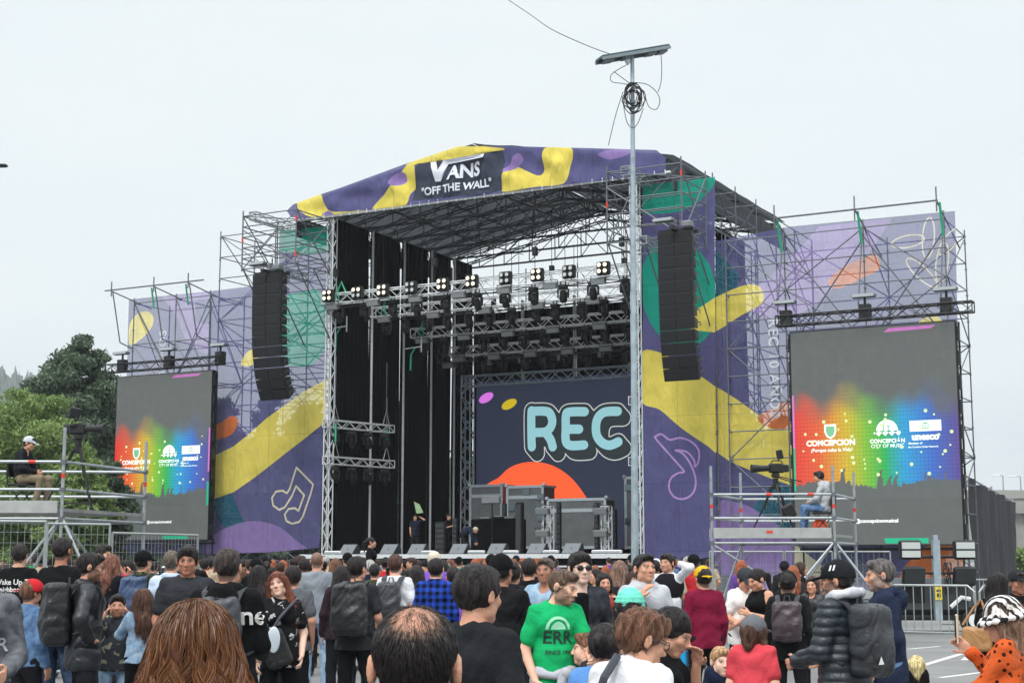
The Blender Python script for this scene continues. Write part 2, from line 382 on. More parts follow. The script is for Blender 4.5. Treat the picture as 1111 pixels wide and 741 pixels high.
def tree(name, label, x, ytop, D, wpx, m, kind=0, seed=1, group=None, nl=9000, leaf=.16, basez=0., crown0=.25):
    """broadleaf tree: limbs end in leaf clumps spread through the crown"""
    r = random.Random(seed); top = at(x, ytop, D).z; H = top - basez; base = at(x, 608, D); base.z = basez; W = wpx / FPX * D / 2
    e = empty(name, base, 0, label, 'tree', group)
    t = MB(); tips = []
    lean = V((r.uniform(-.04, .04) * H, r.uniform(-.04, .04) * H, 0))
    tp = [V((0, 0, -.3)), V((0, 0, H * .3)) + lean * .4, V((0, 0, H * .6)) + lean * .8, V((0, 0, H * .93)) + lean]
    t.path(tp, lambda f: H * .022 * (1 - f) + .03, 7)
    nb = 30 if kind else 38
    for i in range(nb):
        f = crown0 + (.97 - crown0) * (i / nb) ** .9; p = V((0, 0, H * f)) + lean * f; az = i * 2.4 + r.uniform(-.5, .5)
        prof = (sin(min(1, (f - crown0 + .12) / (1.12 - crown0)) * pi) ** .6) if kind == 0 else (.95 - .72 * (f - crown0) / (1 - crown0)) * (1 if i % 3 else .62)
        L = W * prof * r.uniform(.75, 1.1); up = L * (.5 if kind == 0 else .35) * r.uniform(.5, 1.2)
        q_ = p + V((cos(az) * L * .5, sin(az) * L * .5, up * .65)); q2 = p + V((cos(az) * L, sin(az) * L, up)); t.path([p, q_, q2], lambda g: max(.02, H * .007 * (1 - g)), 5)
        tips += [(q2, L * .42 + H * .02), (q_, L * .36 + H * .02)]
        for k in range(2):
            a2 = az + r.uniform(-.9, .9); q3 = q_ + V((cos(a2) * L * .45, sin(a2) * L * .45, up * .4)); t.path([q_, q3], .02, 4); tips.append((q3, L * .3 + H * .018))
    t.build('trunk', BARK, e, (0, 0, 0), 50)
    rr = np.random.default_rng(seed); P = []; T = []
    wts = np.array([s ** 2 for _, s in tips]); wts /= wts.sum(); cnt = rr.multinomial(nl, wts)
    for (c, s), k in zip(tips, cnt):
        g_ = rr.normal(size=(k, 3)); g_ /= np.linalg.norm(g_, axis=1)[:, None] + 1e-9; g_ *= (rr.uniform(0, 1, (k, 1)) ** .45) * s * np.array([1, 1, .62])
        P.append(g_ + np.array(c)); T.append(np.full(k, rr.uniform(0, 1)))
    P = np.concatenate(P); T = np.clip(np.concatenate(T) * .6 + rr.uniform(0, .4, len(P)), 0, 1)
    LV = leaves_mesh(P, leaf, seed, .3)
    me = bpy.data.meshes.new('crown'); N = len(P); me.vertices.add(4 * N); me.vertices.foreach_set('co', LV.ravel().astype('f4')); me.loops.add(4 * N); me.loops.foreach_set('vertex_index', np.arange(4 * N, dtype='i4'))
    me.polygons.add(N); me.polygons.foreach_set('loop_start', np.arange(0, 4 * N, 4, dtype='i4')); me.update(); me.validate()
    at_ = me.attributes.new('tone', 'FLOAT', 'POINT'); at_.data.foreach_set('value', np.repeat(T, 4).astype('f4')); me.materials.append(m)
    o = bpy.data.objects.new('crown', me); COL.objects.link(o); o.parent = e
    return e
EUC = leafmat('eucalyptus leaves', (52, 70, 54), (104, 124, 98)); GRN = leafmat('fresh green leaves', (86, 112, 58), (150, 172, 104)); DRK = leafmat('dark conifer foliage', (34, 52, 42), (60, 82, 62))
TB = 'trees beyond the left camera platform'
tree('eucalyptus_tree', 'tall dark grey-green eucalyptus rising left of the left screen', 80, 362, 95, 96, EUC, 0, 3, TB, 46000, .15, 0, .10)
tree('eucalyptus_tree', 'shorter dark eucalyptus close against the left screen edge', 112, 412, 100, 70, EUC, 0, 5, TB, 24000, .15, 0, .1)
tree('broadleaf_tree', 'bright green bushy tree behind the seated left camera operator', 26, 430, 72, 120, GRN, 0, 7, TB, 52000, .10, 0, .06)
tree('broadleaf_tree', 'bright green bushy tree at the far left edge behind the camera platform', -25, 426, 76, 90, GRN, 0, 8, TB, 20000, .11, 0, .08)
tree('broadleaf_tree', 'green rounded tree under the eucalyptus behind the left camera tripod', 84, 490, 66, 66, GRN, 0, 9, TB, 22000, .10, 0, .05)
tree('broadleaf_tree', 'low dark green tree beside the foot of the left screen', 116, 500, 68, 44, EUC, 0, 10, TB, 14000, .11, 0, .05)
tree('conifer_tree', 'pale distant pine on the hill line left of the eucalyptus', 22, 405, 260, 26, DRK, 1, 12, TB, 3000, .6, 0, .2)
for i, (x, y, wd) in enumerate([(150, 432, 62), (196, 424, 66), (240, 432, 62), (285, 426, 60), (330, 436, 60), (380, 440, 60), (440, 430, 70), (740, 440, 70), (795, 432, 66), (850, 450, 60), (905, 470, 60), (960, 480, 60), (1010, 505, 46)]):
    where = ['left of the left screen centre', 'behind the right edge of the left screen', 'behind the left edge of the yellow swoosh banner', 'behind the middle of the yellow swoosh banner', 'behind the left tower beside the stage opening',
             'behind the black left wing of the stage', 'behind the rear corner of the stage', 'behind the right line array tower', 'behind the purple note banner', 'behind the left edge of the right screen',
             'behind the middle of the right screen', 'behind the right half of the right screen', 'behind the right edge of the right screen'][i]
    tree('dark_tree', 'dark evergreen tree ' + where, x, y, 112 + (i * 7) % 20, wd, DRK, i % 2, 30 + i, 'evergreens in a line behind the stage', 5200, .42, 0, .08)
tree('small_tree', 'small green tree at the right edge past the black curtain', 1107, 596, 120, 30, GRN, 0, 60, None, 3500, .22, 0, .05)
tree('small_tree', 'low shrubby tree between the black curtain and the bridge pillar', 1090, 606, 125, 22, GRN, 0, 61, None, 2500, .22, 0, .05)

# overpass and road lamps far right
CONC = mat('pale concrete', (150, 150, 144), .85, 0, .12, .6, .02, 4)
e = empty('concrete_overpass', at(1140, 608, 170) * 1, 0, 'pale concrete road overpass crossing behind the black curtain', 'bridge'); e.location.z = 0; o0 = tuple(e.location)
a, b = at(1030, 551, 175), at(1420, 549, 165); m = MB(); m.box(((a + b) / 2), ((b - a).length, 8, 1.6)); m.build('deck', CONC, e, o0)
m = MB(); m.box((a + b) / 2 + V((0, -4.1, 1.25)), ((b - a).length, .2, .9)); m.build('parapet', CONC, e, o0)
for x in (1092, 1122, 1180, 1250, 1330):
    p = at(x, 560, 170); m = MB(); m.bbox((p.x - .9, p.y - 3, 0), (p.x + .9, p.y + 3, a.z - .8)); m.build('pillar', CONC, e, o0)
for i, (x, y, dx, nm) in enumerate([(1088, 516, -4, 'grey road lamp post over the overpass nearer the curtain'), (1107, 517, -5, 'grey road lamp post over the overpass at the right edge')]):
    p = at(x, y, 172); e = empty('street_lamp', (p.x, p.y, a.z + .6), 0, nm, 'street lamp', 'lamps along the overpass'); o0 = tuple(e.location)
    m = MB(); m.tube(o0, p, .1, 6, .06); m.tube(p, p + V((dx * .1, 0, .05)), .05, 5); m.build('post', STEEL, e, o0); m = MB(); m.rbox(p + V((dx * .1 - .4, 0, .05)), (.9, .3, .15), .04); m.build('lamp_head', WHITEP, e, o0)
# lamp just entering the frame at the left edge
p = at(4, 180, 40); e = empty('street_lamp', (p.x - 1.6, p.y, 0), 0, 'street lamp head poking in at the upper left edge', 'street lamp'); o0 = tuple(e.location)
m = MB(); m.tube(o0, (o0[0], o0[1], p.z - .2), .09, 8, .06); m.path([(o0[0], o0[1], p.z - .2), (o0[0] + .6, o0[1], p.z + .03), (p.x - .3, p.y, p.z)], .03); m.build('post', STEEL, e, o0)
m = MB(); m.rbox(p - V((.15, 0, 0)), (.5, .2, .08), .03); m.build('lamp_head', BLACKP, e, o0)
# haze: even pale air round everything
def haze(dens):
    mb = MB(); mb.bbox((-1500, -40, -1), (1700, 1990, 250)); m = bpy.data.materials.new('pale air'); m.use_nodes = True; n = m.node_tree.nodes; n.remove(n['Principled BSDF'])
    pv = n.new('ShaderNodeVolumePrincipled'); pv.inputs['Color'].default_value = (.93, .96, .98, 1); pv.inputs['Density'].default_value = dens; pv.inputs['Anisotropy'].default_value = 0
    m.node_tree.links.new(pv.outputs[0], n['Material Output'].inputs['Volume']); tag(mb.build('haze', m), kind='stuff')
haze(.00025)
# ================================================================ stage frame: key measures
UL, UR = q(358, 500, 0)[0], q(692, 500, 0)[0]          # stage opening
ZD = 1.9                                                # deck height
VB = 12.5                                               # back wall
uA, zA = q(325, 237, -.4); uB, zB = q(722, 187, -.4)   # eaves
uP, zP = q(499, 159, -.4)
ZE = (zA + zB) / 2
UM = (uA + uB) / 2
print('UL %.2f UR %.2f eaves %.2f,%.2f  %.2f,%.2f peak %.2f %.2f UM %.2f' % (UL, UR, uA, zA, uB, zB, uP, zP, UM))
PURP, YEL, TEAL, LILAC, ORNG, TBLUE, LAV, PINK = range(8)
def pal(T, sfx):
    return [fabric('purple print ' + sfx, (108, 106, 154), T), fabric('yellow print ' + sfx, (255, 234, 112), T * .8), fabric('teal print ' + sfx, (40, 172, 148), T * .8), fabric('lilac print ' + sfx, (166, 140, 204), T),
            fabric('orange print ' + sfx, (240, 130, 70), T), fabric('blue-green print ' + sfx, (52, 110, 134), T), fabric('pale line print ' + sfx, (235, 225, 195), T * .6), fabric('pink line print ' + sfx, (200, 160, 225), T * .5)]
NET = pal(.36, 'net'); SOLID = pal(.08, 'cloth'); TOWER = pal(.2, 'dense net')
def folds(amp, k1=1.3, k2=.7, seed=0):
    return lambda u, z: amp * (sin(u * k1 * 3.1 + sin(z * .8 + seed) * 1.5) * .5 + sin(z * k2 * 2.3 + u * .7 + seed) * .35 + sin(u * 9.1 + z * 3.3 + seed * 2) * .12)
def Q(pts, v): return [q(x, y, v) for x, y in pts]

# ---------------- stage platform
e = sthing('stage_platform', (UL + UR) / 2, 0, 0, 'black fronted stage platform with pale deck edge under the lighting rig', 'stage'); o = e['_o']
m = MB(); m.bbox((UL - .6, -1.2, ZD - .12), (UR + .4, VB + 1, ZD)); m.build('deck', mat('black stage floor', (44, 45, 48), .6, 0, .2, 3), e, o)
m = MB(); m.bbox((UL - .6, -1.27, ZD - .16), (UR + .4, -1.21, ZD + .012)); m.bbox((UL - .6, -1.3, ZD - .5), (UR + .4, -1.25, ZD - .44)); m.build('edge_rail', ALU, e, o)
m = MB(); m.bbox((UL - .6, -1.2, 0), (UR + .4, -1.1, ZD - .14)); m.build('skirt', DRAPE, e, o)
m = MB()
for i in range(9): m.bbox((UL + i * (UR - UL) / 8 - .05, -1.1, 0), (UL + i * (UR - UL) / 8 + .05, -1, ZD - .13))
m.build('support', STEEL, e, o)
e = sthing('apron_banner', 0, -1.33, 0, 'orange printed strip banner along the foot of the stage front', 'banner')
a = q(515, 604, -1.33); b = q(604, 604, -1.33)
sheet('print', [(a[0], .9), (b[0], .9), (b[0], ZD - .18), (a[0], ZD - .18)], [([[(a[0] + 1, .9), (a[0] + 1.8, .9), (a[0] + 2.4, ZD - .18), (a[0] + 1.4, ZD - .18)]], PURP)], [SOLID[0], SOLID[4]], -1.33, e, (0, -1.33, 0), .3, folds(.02))
e.children[0].data.materials[0] = SOLID[ORNG]; e.children[0].data.materials[1] = SOLID[YEL]

# ---------------- roof
ZR = zP + .0; ZQ = ZE + .6
RV0, RV1 = -.3, 13.5
e = sthing('stage_roof', UM, 0, ZE, 'gabled grey tarpaulin roof carried on steel trusses over the stage', 'roof'); o = e['_o']
SKIN = fabric('grey roof tarpaulin', (92, 96, 100), .0)
for s_, (ua, ub) in enumerate(((uA - .3, UM), (UM, uB + .3))):
    m = MB(); za, zb = (ZQ, ZR) if s_ == 0 else (ZR, ZQ); N = 14; M = 8; P = []
    for j in range(M + 1):
        for i in range(N + 1):
            f = i / N; P.append((ua + (ub - ua) * f, RV0 + (RV1 - RV0) * j / M, za + (zb - za) * f + .1 - .05 * abs(sin(j * pi / 2 * .999 + i)) ))
    m.add(P, [(j * (N + 1) + i, j * (N + 1) + i + 1, (j + 1) * (N + 1) + i + 1, (j + 1) * (N + 1) + i) for j in range(M) for i in range(N)])
    m.build('roof_skin', SKIN, e, o, 40)
for j, vv in enumerate((0, 2.7, 5.4, 8.1, 10.8, 13.3)):
    m = MB(); hh = .45
    for (a, b) in (((uA, ZQ - .3), (UM, ZR - .3)), ((UM, ZR - .3), (uB, ZQ - .3))): m.truss((a[0], vv, a[1]), (b[0], vv, b[1]), .35, .45, .8, .035, .02, up=(0, 0, 1), n=5)
    m.tube((uA, vv, ZE), (uB, vv, ZE), .05, 6)
    N = 12
    for i in range(1, N):
        u = uA + (uB - uA) * i / N; zt = ZQ - .5 + (ZR - ZQ) * (1 - abs(u - UM) / ((uB - uA) / 2)); m.tube((u, vv, ZE), (u, vv, zt), .028, 5)
        u2 = uA + (uB - uA) * (i + (1 if u < UM - .1 else -1)) / N; zt2 = ZQ - .5 + (ZR - ZQ) * (1 - abs(u2 - UM) / ((uB - uA) / 2)); m.tube((u, vv, ZE), (u2, vv, zt2), .024, 5)
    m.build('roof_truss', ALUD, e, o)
m = MB()
for i in range(9):
    f = i / 8; u = uA + (uB - uA) * f; zt = ZQ - .05 + (ZR - ZQ) * (1 - abs(u - UM) / ((uB - uA) / 2)); m.tube((u, RV0, zt), (u, RV1, zt), .045, 6)
    if i in (1, 3, 5, 7):
        for k in range(5): m.tube((u, k * 2.7, zt), (uA + (uB - uA) * (f + .1), k * 2.7 + 2.7, zt - .5), .02, 5)
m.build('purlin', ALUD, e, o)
m = MB(); m.tube((uA - .2, RV0 - .05, ZE - .04), (uB + .2, RV0 - .05, ZE - .04), .06, 8)
for i in range(40): u = uA + (uB - uA) * i / 39; m.bbox((u - .02, RV0 - .14, ZE - .12), (u + .02, RV0 - .1, ZE + .06))
m.build('eave_rail', ALU, e, o)
# side gutters with hanging black edge
m = MB(); m.bbox((uB + .25, RV0, ZE - .75), (uB + .3, RV1, ZE + .15)); m.bbox((uA - .3, RV0, ZE - .75), (uA - .25, RV1, ZE + .15)); m.build('side_flap', SKIN, e, o)

# ---------------- gable banner with the sponsor's name
v = -.45
e = sthing('gable_banner', UM, v, ZE, 'purple and yellow printed fascia banner across the roof gable with white sponsor lettering', 'banner'); o = e['_o']
out = Q([(311, 229), (318, 222), (345, 212), (372, 203), (440, 178), (497, 159), (560, 159), (640, 161), (712, 163), (722, 171), (722, 187), (620, 200), (500, 215), (400, 228), (330, 237), (316, 236)], v)
Yl = [[(321, 219), (346, 210), (352, 222), (362, 230), (400, 228), (340, 236)], [(404, 228), (420, 208), (432, 192), (441, 180), (449, 178), (450, 200), (444, 210), (438, 224)], [(444, 177), (497, 159), (534, 160), (546, 163), (500, 172), (450, 179)],
      [(546, 191), (556, 180), (570, 185), (583, 190), (588, 182), (591, 161), (620, 161), (618, 180), (612, 199), (580, 203), (545, 208)]]
Li = [[(422, 199), (425, 192), (435, 187), (440, 190), (438, 198), (428, 202)], [(349, 233), (356, 229), (363, 234), (355, 236)], [(537, 186), (550, 181), (556, 170), (562, 166), (566, 172), (560, 181), (548, 187)], [(649, 168), (660, 163), (688, 162), (676, 170), (660, 173)]]
panel = [(452, 178), (500, 171), (545, 163), (547, 175), (545, 207), (500, 213), (447, 218), (449, 200)]
fg = folds(.07, .5, 1.2, 1); 
def gfade(u, z):
    zt = ZQ - .1 + (ZR - ZQ) * (1 - abs(u - UM) / ((uB - uA) / 2)) ; zb = ZE
    return max(0, min(1, (zt - z) * 2.2)) * max(.15, min(1, (z - zb) * 1.5))
drp = lambda u, z: gfade(u, z) * (.07 * abs(sin(u * 1.9 + z * 1.5 + sin(z * 2 + u))) + .13 * sin(u * 2.2 + 1.9 * z + .6 * sin(u * 1.7)) + .05 * sin(u * 5.1 - z * 2.3) + .03 * sin(z * 7 + u * 1.4))
PANEL = fabric('slate print cloth', (80, 84, 100), .04)
pm = SOLID[:8] + [PANEL, mat('white print', (214, 216, 226), .8, 0, .04)]
sheet('print', out, [([Q(spline(p, 5), v) for p in Yl], YEL), ([Q(spline(p, 5), v) for p in Li], LILAC), ([Q(panel, v)], 8)], pm, v, e, o, .13, drp)
def on(vv, fn=drp): return lambda p: V((p.x, vv + fn(p.x, p.z) - .07, p.z))
m = MB(); xa = q(470, 190, v); xb = q(540, 180, v)
# lettering: a tall V whose right arm runs on as a bar over ANS
def L(px, py): return q(px, py, v)
for poly in ([(468, 176.6), (474, 175.8), (479, 197.3), (473.5, 197.8)], [(479.05, 197.2), (474.8, 189), (481.5, 174.2), (485.8, 178.2)], [(481.55, 174.1), (527, 167.6), (527, 172), (485.85, 178.1)]):
    pts = [L(*p) for p in poly]; uu_ = [p[0] for p in pts]; zz_ = [p[1] for p in pts]; ex = [V((min(uu_) + i * .1, min(zz_) + j * .1)) for i in range(int((max(uu_) - min(uu_)) / .1) + 1) for j in range(int((max(zz_) - min(zz_)) / .1) + 1) if inside((min(uu_) + i * .1, min(zz_) + j * .1), pts)]; tv, te, tf, *_ = delaunay_2d_cdt([V(p) for p in ccw(pts)] + ex, [], [list(range(len(pts)))], 1, 1e-5)
    m.add([on(v)(V((p.x, 0, p.y))) for p in tv], [tuple(f) for f in tf])
def quadtext(m, txt, pc, size_px, ang_px, bold, vv, fn, sx=1., dz=-.07):
    """text centred at photo point pc on plane vv with cap height size_px"""
    c = q(pc[0], pc[1], vv); c2 = q(pc[0] + 10, pc[1] + ang_px, vv); h = abs(q(pc[0], pc[1] - size_px, vv)[1] - c[1])
    xd = V((c2[0] - c[0], 0, c2[1] - c[1])).normalized(); yd = V((-xd.z, 0, xd.x))
    put_text(m, txt, h / .7, (c[0], vv, c[1]), xd, yd, bold, fn=(lambda p: V((p.x, vv + (fn(p.x, p.z) if fn else 0) + dz, p.z))), sx=sx)
quadtext(m, 'ANS', (504, 192.5), 14.5, -1.45, .035, v, drp, 1.0)
quadtext(m, '"OFF THE WALL"', (495.5, 207.5), 8, -1.5, .03, v, drp, 1.0)
m.build('lettering', pm[9], e, o)

# ---------------- scaffold generator (stage coordinates)
def scaff(m, us, vs, zs, zlev=1., diag=True, r=.028, rd=.024, seed=0, ext=.25, xb=2):
    rr = random.Random(seed)
    for u in us:
        for vv in vs:
            m.tube((u, vv, zs[0]), (u, vv, zs[1] + ext), r, 6)
            z = zs[0] + .5
            while z < zs[1]: m.disc((u, vv, z), (0, 0, 1), r * 2.1, .03, 6); z += 1.
    lev = []; z = zs[1]
    while z > zs[0]: lev.append(z); z -= zlev
    for z in lev:
        for vv in vs:
            for i in range(len(us) - 1): m.tube((us[i], vv, z), (us[i + 1], vv, z), rd, 5)
        for u in us:
            for i in range(len(vs) - 1): m.tube((u, vs[i], z), (u, vs[i + 1], z), rd, 5)
    if diag:
        for k in range(0, len(lev) - xb, xb):
            z1, z0 = lev[k], lev[k + xb]
            for vi, vv in enumerate(vs):
                for i in range(len(us) - 1):
                    if (k // xb + i + vi) % 2: m.tube((us[i], vv + .04, z0), (us[i + 1], vv + .04, z1), rd, 5)
                    else: m.tube((us[i], vv + .04, z1), (us[i + 1], vv + .04, z0), rd, 5)
            for ui, u in enumerate(us):
                for i in range(len(vs) - 1):
                    a, b = (z0, z1) if (k // xb + ui) % 2 else (z1, z0); m.tube((u + .04, vs[i], a), (u + .04, vs[i + 1], b), rd, 5)
    for u in us:
        for vv in vs: m.bbox((u - .1, vv - .1, zs[0] - .02), (u + .1, vv + .1, zs[0] + .02))

def scaff_thing(name, label, us, vs, zs, **k):
    e = sthing(name, (us[0] + us[-1]) / 2, vs[0], zs[0] if zs[0] < .1 else zs[0], label, 'scaffold'); m = MB(); scaff(m, us, vs, zs, **k); m.build('frame', k.pop('mt', STEELD) if False else STEELD, e, e['_o']); return e
# right tower
ut = [qu(697, 0) + .05, qu(735, 0), qu(775, 0) + .05]
zT = q(745, 176, -2.6)[1]
eRT = scaff_thing('scaffold_tower', 'scaffold tower behind the purple note banner right of the stage opening', ut, [.25, 2.8, 5.3], (0.05, zT), zlev=1., seed=1)
m = MB()
for i, vv in enumerate((7.8, 10.4, 13)):
    m.tube((ut[2], vv, .05), (ut[2], vv, zT - .1), .03, 6); m.tube((ut[0], vv, .05), (ut[0], vv, zT - .3), .03, 6)
for k in range(9):
    z = zT - .1 - k * 2
    for u in (ut[0], ut[2]):
        m.tube((u, 5.3, z), (u, 13, z), .026, 5)
        for i in range(3): m.tube((u, 5.3 + i * 2.57, z), (u, 7.87 + i * 2.57, z - 2), .024, 5)
m.build('side_frame', STEELD, eRT, eRT['_o'])
# cantilever bay at the top front of the right tower
u0c, u1c = qu(661, -2.6), qu(744, -2.6)
zb = q(744, 255, -2.6)[1]
def cantilever(label, u0, u1, zt, zb, eT, flip=False):
    e = sthing('cantilever_bay', (u0 + u1) / 2, -2.6, zb, label, 'scaffold', None); m = MB()
    um = (u0 + u1) / 2
    for u in (u0, u1):
        for vv in (-2.6, -.1): m.tube((u, vv, zb - .1), (u, vv, zt + .25), .032, 6)
    k = 5
    for i in range(k + 1):
        z = zb + (zt - zb) * i / k
        for vv in (-2.6, -.1): m.tube((u0, vv, z), (u1, vv, z), .027, 5)
        for u in (u0, u1): m.tube((u, -2.6, z), (u, -.1, z), .027, 5)
    m.tube((u0, -2.63, zt - .6), (u1, -2.63, zb), .03, 5); m.tube((u0, -2.57, zb), (u1, -2.57, zt), .02, 5)
    for u in (u0, u1): m.tube((u + .03, -2.6, zb), (u + .03, -.1, zt), .028, 5); m.tube((u, -2.6, zt), (u, -.1, zb), .028, 5); m.tube((u, -2.5, zb), (u, .25, zb - 3.2), .03, 5); m.tube((u, -1.3, zb), (u, .25, zb - 1.6), .03, 5)
    m.tube((um, -2.6, zb), (um, .2, zb - 3.2), .03, 5); m.tube((u0, -2.6, zt), (u1, -.1, zt), .025, 5)
    m.build('frame', STEELD, e, e['_o'])
    m = MB(); m.truss((u0 + (.2 if flip else .6), -2.2, zt + .1), (u0 + (.2 if flip else .6), .8, zt + .1), .35, .35, .5, .025, .014); m.truss((um, -2.75, zb - .05), (um, .1, zb - .05), .3, .3, .5, .028, .016); m.build('lifting_beam', STEEL, e, e['_o'])
    m = MB()
    for (u, z) in ((u0, zb + (zt - zb) * .5), (u1, zt - .5), (u1, zb + .3)): m.tube((u, -2.6, z), (u, -2.6, z + .22), .042, 6)
    m.build('tape_mark', REDT, e, e['_o']); return e
cantilever('cantilevered scaffold bay holding up the right line array', u0c, u1c, zT, zb, eRT)
# left tower
ul = [qu(229, 0), qu(290, 0), qu(352, 0)]
zTL = q(257, 236, -2.6)[1]; zbL = q(257, 293, -2.6)[1]
eLT = scaff_thing('scaffold_tower', 'scaffold tower behind the yellow swoosh banner left of the stage opening', ul, [.25, 2.8, 5.3], (0.05, zTL), zlev=1., seed=2)
# tall part only between the outer posts
cantilever('cantilevered scaffold bay holding up the left line array', qu(257, -2.6), qu(316, -2.6), zTL, zbL, eLT, True)

# ---------------- tower banners
v = .1
e = sthing('tower_banner', ut[1], v, 2, 'purple banner with teal disc, yellow swoosh and pink music note beside the light pole', 'banner'); o = e['_o']
out = Q([(697, 200), (741, 197), (776, 192), (776, 400), (777, 603), (730, 611), (697, 609)], v)
A = lambda p, k=5: Q(spline(p, k), v)
note = [(718, 471), (712.5, 473), (712.5, 477), (739, 507), (742, 512), (736, 513), (728, 519), (726, 530), (732, 539), (742, 541), (752, 535), (755, 522), (750, 505), (741, 492), (733, 488.5), (745, 490), (753, 499), (754, 506), (758, 500), (758, 488), (750, 479), (738, 475), (727, 477)]
layers = [([Q([(690, 195), (780, 188), (776, 199), (771, 207), (759, 219), (741, 229), (722, 232), (697, 232)], v)], TEAL),
          ([A(ellipse((737, 318), 41, 60, -.2))], TEAL), ([Q(spline([(697, 381), (720, 384), (740, 396), (759, 407), (780, 422), (790, 427), (790, 498), (769, 484.6), (739, 464), (716, 444.5), (697, 437), (692, 410)], 4), v)], YEL),
          ([Q([(749, 340), (776, 323), (780, 340), (780, 361), (749, 358)], v)], YEL), ([A([(771, 567), (779, 566), (779, 600), (770, 590)])], LILAC)]
for k in range(len(note) - 1): pass
nt_ = Q(spline(note, 5), v); layers.append((stroke(nt_, .075, True, 8), PINK))
fa = folds(.05, .35, .9, 3)
sheet('print', out, layers, TOWER, v, e, o, .5, fa)
e = sthing('tower_banner', ul[1], v, 2, 'purple banner with broad yellow swoosh and double music note outline left of the stage', 'banner'); o = e['_o']
out = Q([(228, 316), (303, 307), (303, 250), (359, 245), (355, 420), (347, 594), (290, 599), (224, 601)], v)
dn = [(321.5, 507), (340, 525.5), (337, 536), (329, 560), (325, 566), (317.5, 568), (311, 565), (309, 558), (313, 552), (320, 551), (324, 554), (330, 537), (321, 527), (316.5, 538), (309, 550), (303, 553), (296, 548), (294.5, 540), (299, 533), (306, 532), (311, 535), (314, 530)]
layers = [([Q([(300, 246), (362, 240), (360, 274), (330, 277), (303, 273)], v)], TEAL), ([Q([(302, 273), (330, 277), (360, 274), (360, 316), (303, 300)], v)], PURP),
          ([A([(308, 322), (330, 316), (345, 315), (353, 333), (354, 371), (342, 393), (326, 398), (310, 393), (303, 370), (302, 340)])], TEAL),
          ([Q([(220, 499), (225.6, 496), (235, 493), (254, 484), (270, 471.5), (289, 454), (308, 440), (330, 424), (350, 414), (362, 408), (362, 456), (348, 461.5), (330, 475.6), (308, 493), (289, 508), (273, 520), (254, 533.6), (232, 541.7), (220, 543)], v)], YEL),
          ([A([(220, 468), (240, 458), (251, 451), (258, 455), (257, 463), (249, 473), (228, 478), (220, 479)])], ORNG), ([Q([(230, 542), (251, 535), (266, 569), (244.5, 573), (236, 562)], v)], TBLUE),
          ([A([(262, 396), (266, 384), (276, 378), (280, 386), (274, 396)])], YEL),
          ([Q(spline([(218, 604), (224, 590), (235, 578), (254, 569), (275, 565), (300, 570), (319, 584), (330, 602)], 4), v)], LILAC), (stroke(Q(dn, v), .085, True, 8), LAV)]
tb = pal(.33, 'tower net'); sheet('print', out, layers, tb, v, e, o, .5, folds(.05, .35, .9, 5))

# ---------------- wings (scaffold, print, outriggers)
uw = [qu(792, 0), qu(857, 0), qu(945, 0), qu(1035, 0)]
zW = q(1035, 238, 0)[1]
eRW = scaff_thing('scaffold_wing', 'tall scaffold wing behind the right screen with bracing against the sky', uw, [-.02, 3.4], (.05, zW + .05), zlev=1.05, seed=3)
m = MB()
for u in uw[1:]:
    m.tube((u, -1.0, zW - 3), (u, -.02, zW + .35), .03, 6); m.tube((u, -1.1, zW + .5), (u, 2.5, zW - .6), .03, 6); m.tube((u, -1.1, zW + .1), (u, -1.1, zW + 1.), .03, 6)
m.tube((uw[1], -1.1, zW + .5), (uw[3] + .05, -1.1, zW + .5), .034, 6)
for i in (1, 2): m.tube((uw[i], 0.06, zW - .3), (uw[i + 1], 0.06, zW - 4.4), .03, 6); m.tube((uw[i], 0.08, zW - 4.4), (uw[i + 1], 0.08, zW - .3), .03, 6)
m.build('outrigger', STEELD, eRW, eRW['_o'])
m = MB()
for u in uw[1:]: m.tube((u + .08, -1.0, zW + .45), (u + .08, -.6, zW - .7), .05, 5)
m.build('lifting_sling', GREENT, eRW, eRW['_o'])
v = .3
e = sthing('wing_banner', uw[2], v, 2, 'lilac and purple see-through banner with flower outline behind the right screen', 'banner'); o = e['_o']
out = Q([(776, 262), (857, 246), (1036, 229), (1040, 400), (1046, 640), (776, 640)], v)
fl = []
for (cx, cy, a_, L_) in ((985, 262, .2, 18), (1007, 258, 1.5, 22), (1000, 296, -.75, 22), (1022, 285, 1.45, 22), (1030, 262, .9, 18)): fl += stroke(Q(ellipse((cx, cy), L_, 6.5, -a_, 22), v), .05, True, 6)
layers = [([Q([(889, 246), (969, 236), (942, 277), (884, 331), (845, 352), (800, 330), (858, 280)], v)], LILAC), ([A([(899, 304), (917, 289), (947, 277), (954, 283), (954, 292), (938, 301), (911, 313), (901, 310)])], ORNG),
          ([Q([(776, 270), (802, 297), (800, 312), (776, 324)], v)], TBLUE), ([A([(749, 340), (776, 323), (803, 311), (819, 309), (827, 315), (827, 329), (805, 342), (778, 359), (760, 362)])], YEL),
          ([Q([(770, 415), (799, 433), (822.5, 450), (858, 462), (870, 470), (870, 560), (860, 527), (837, 519), (814, 510), (793, 501), (770, 485)], v)], YEL), ([A([(822, 452), (840, 442), (862, 430), (870, 440), (868, 458), (850, 466), (830, 462)])], ORNG),
          ([Q([(812, 556), (840, 522), (864, 530), (864, 575), (820, 575)], v)], TBLUE), ([Q(spline([(776, 552), (800, 545), (830, 560), (862, 590), (862, 645), (776, 645)], 4), v)], LILAC),
          ([Q([(862, 590), (925, 640), (862, 645)], v)], LAV), ([Q(spline([(975, 645), (978, 620), (1000, 596), (1030, 583), (1044, 586), (1044, 645)], 4), v)], ORNG), ([A([(996, 352), (1004, 345), (1018, 344), (1022, 352), (1010, 360)])], YEL), (fl, LAV)]
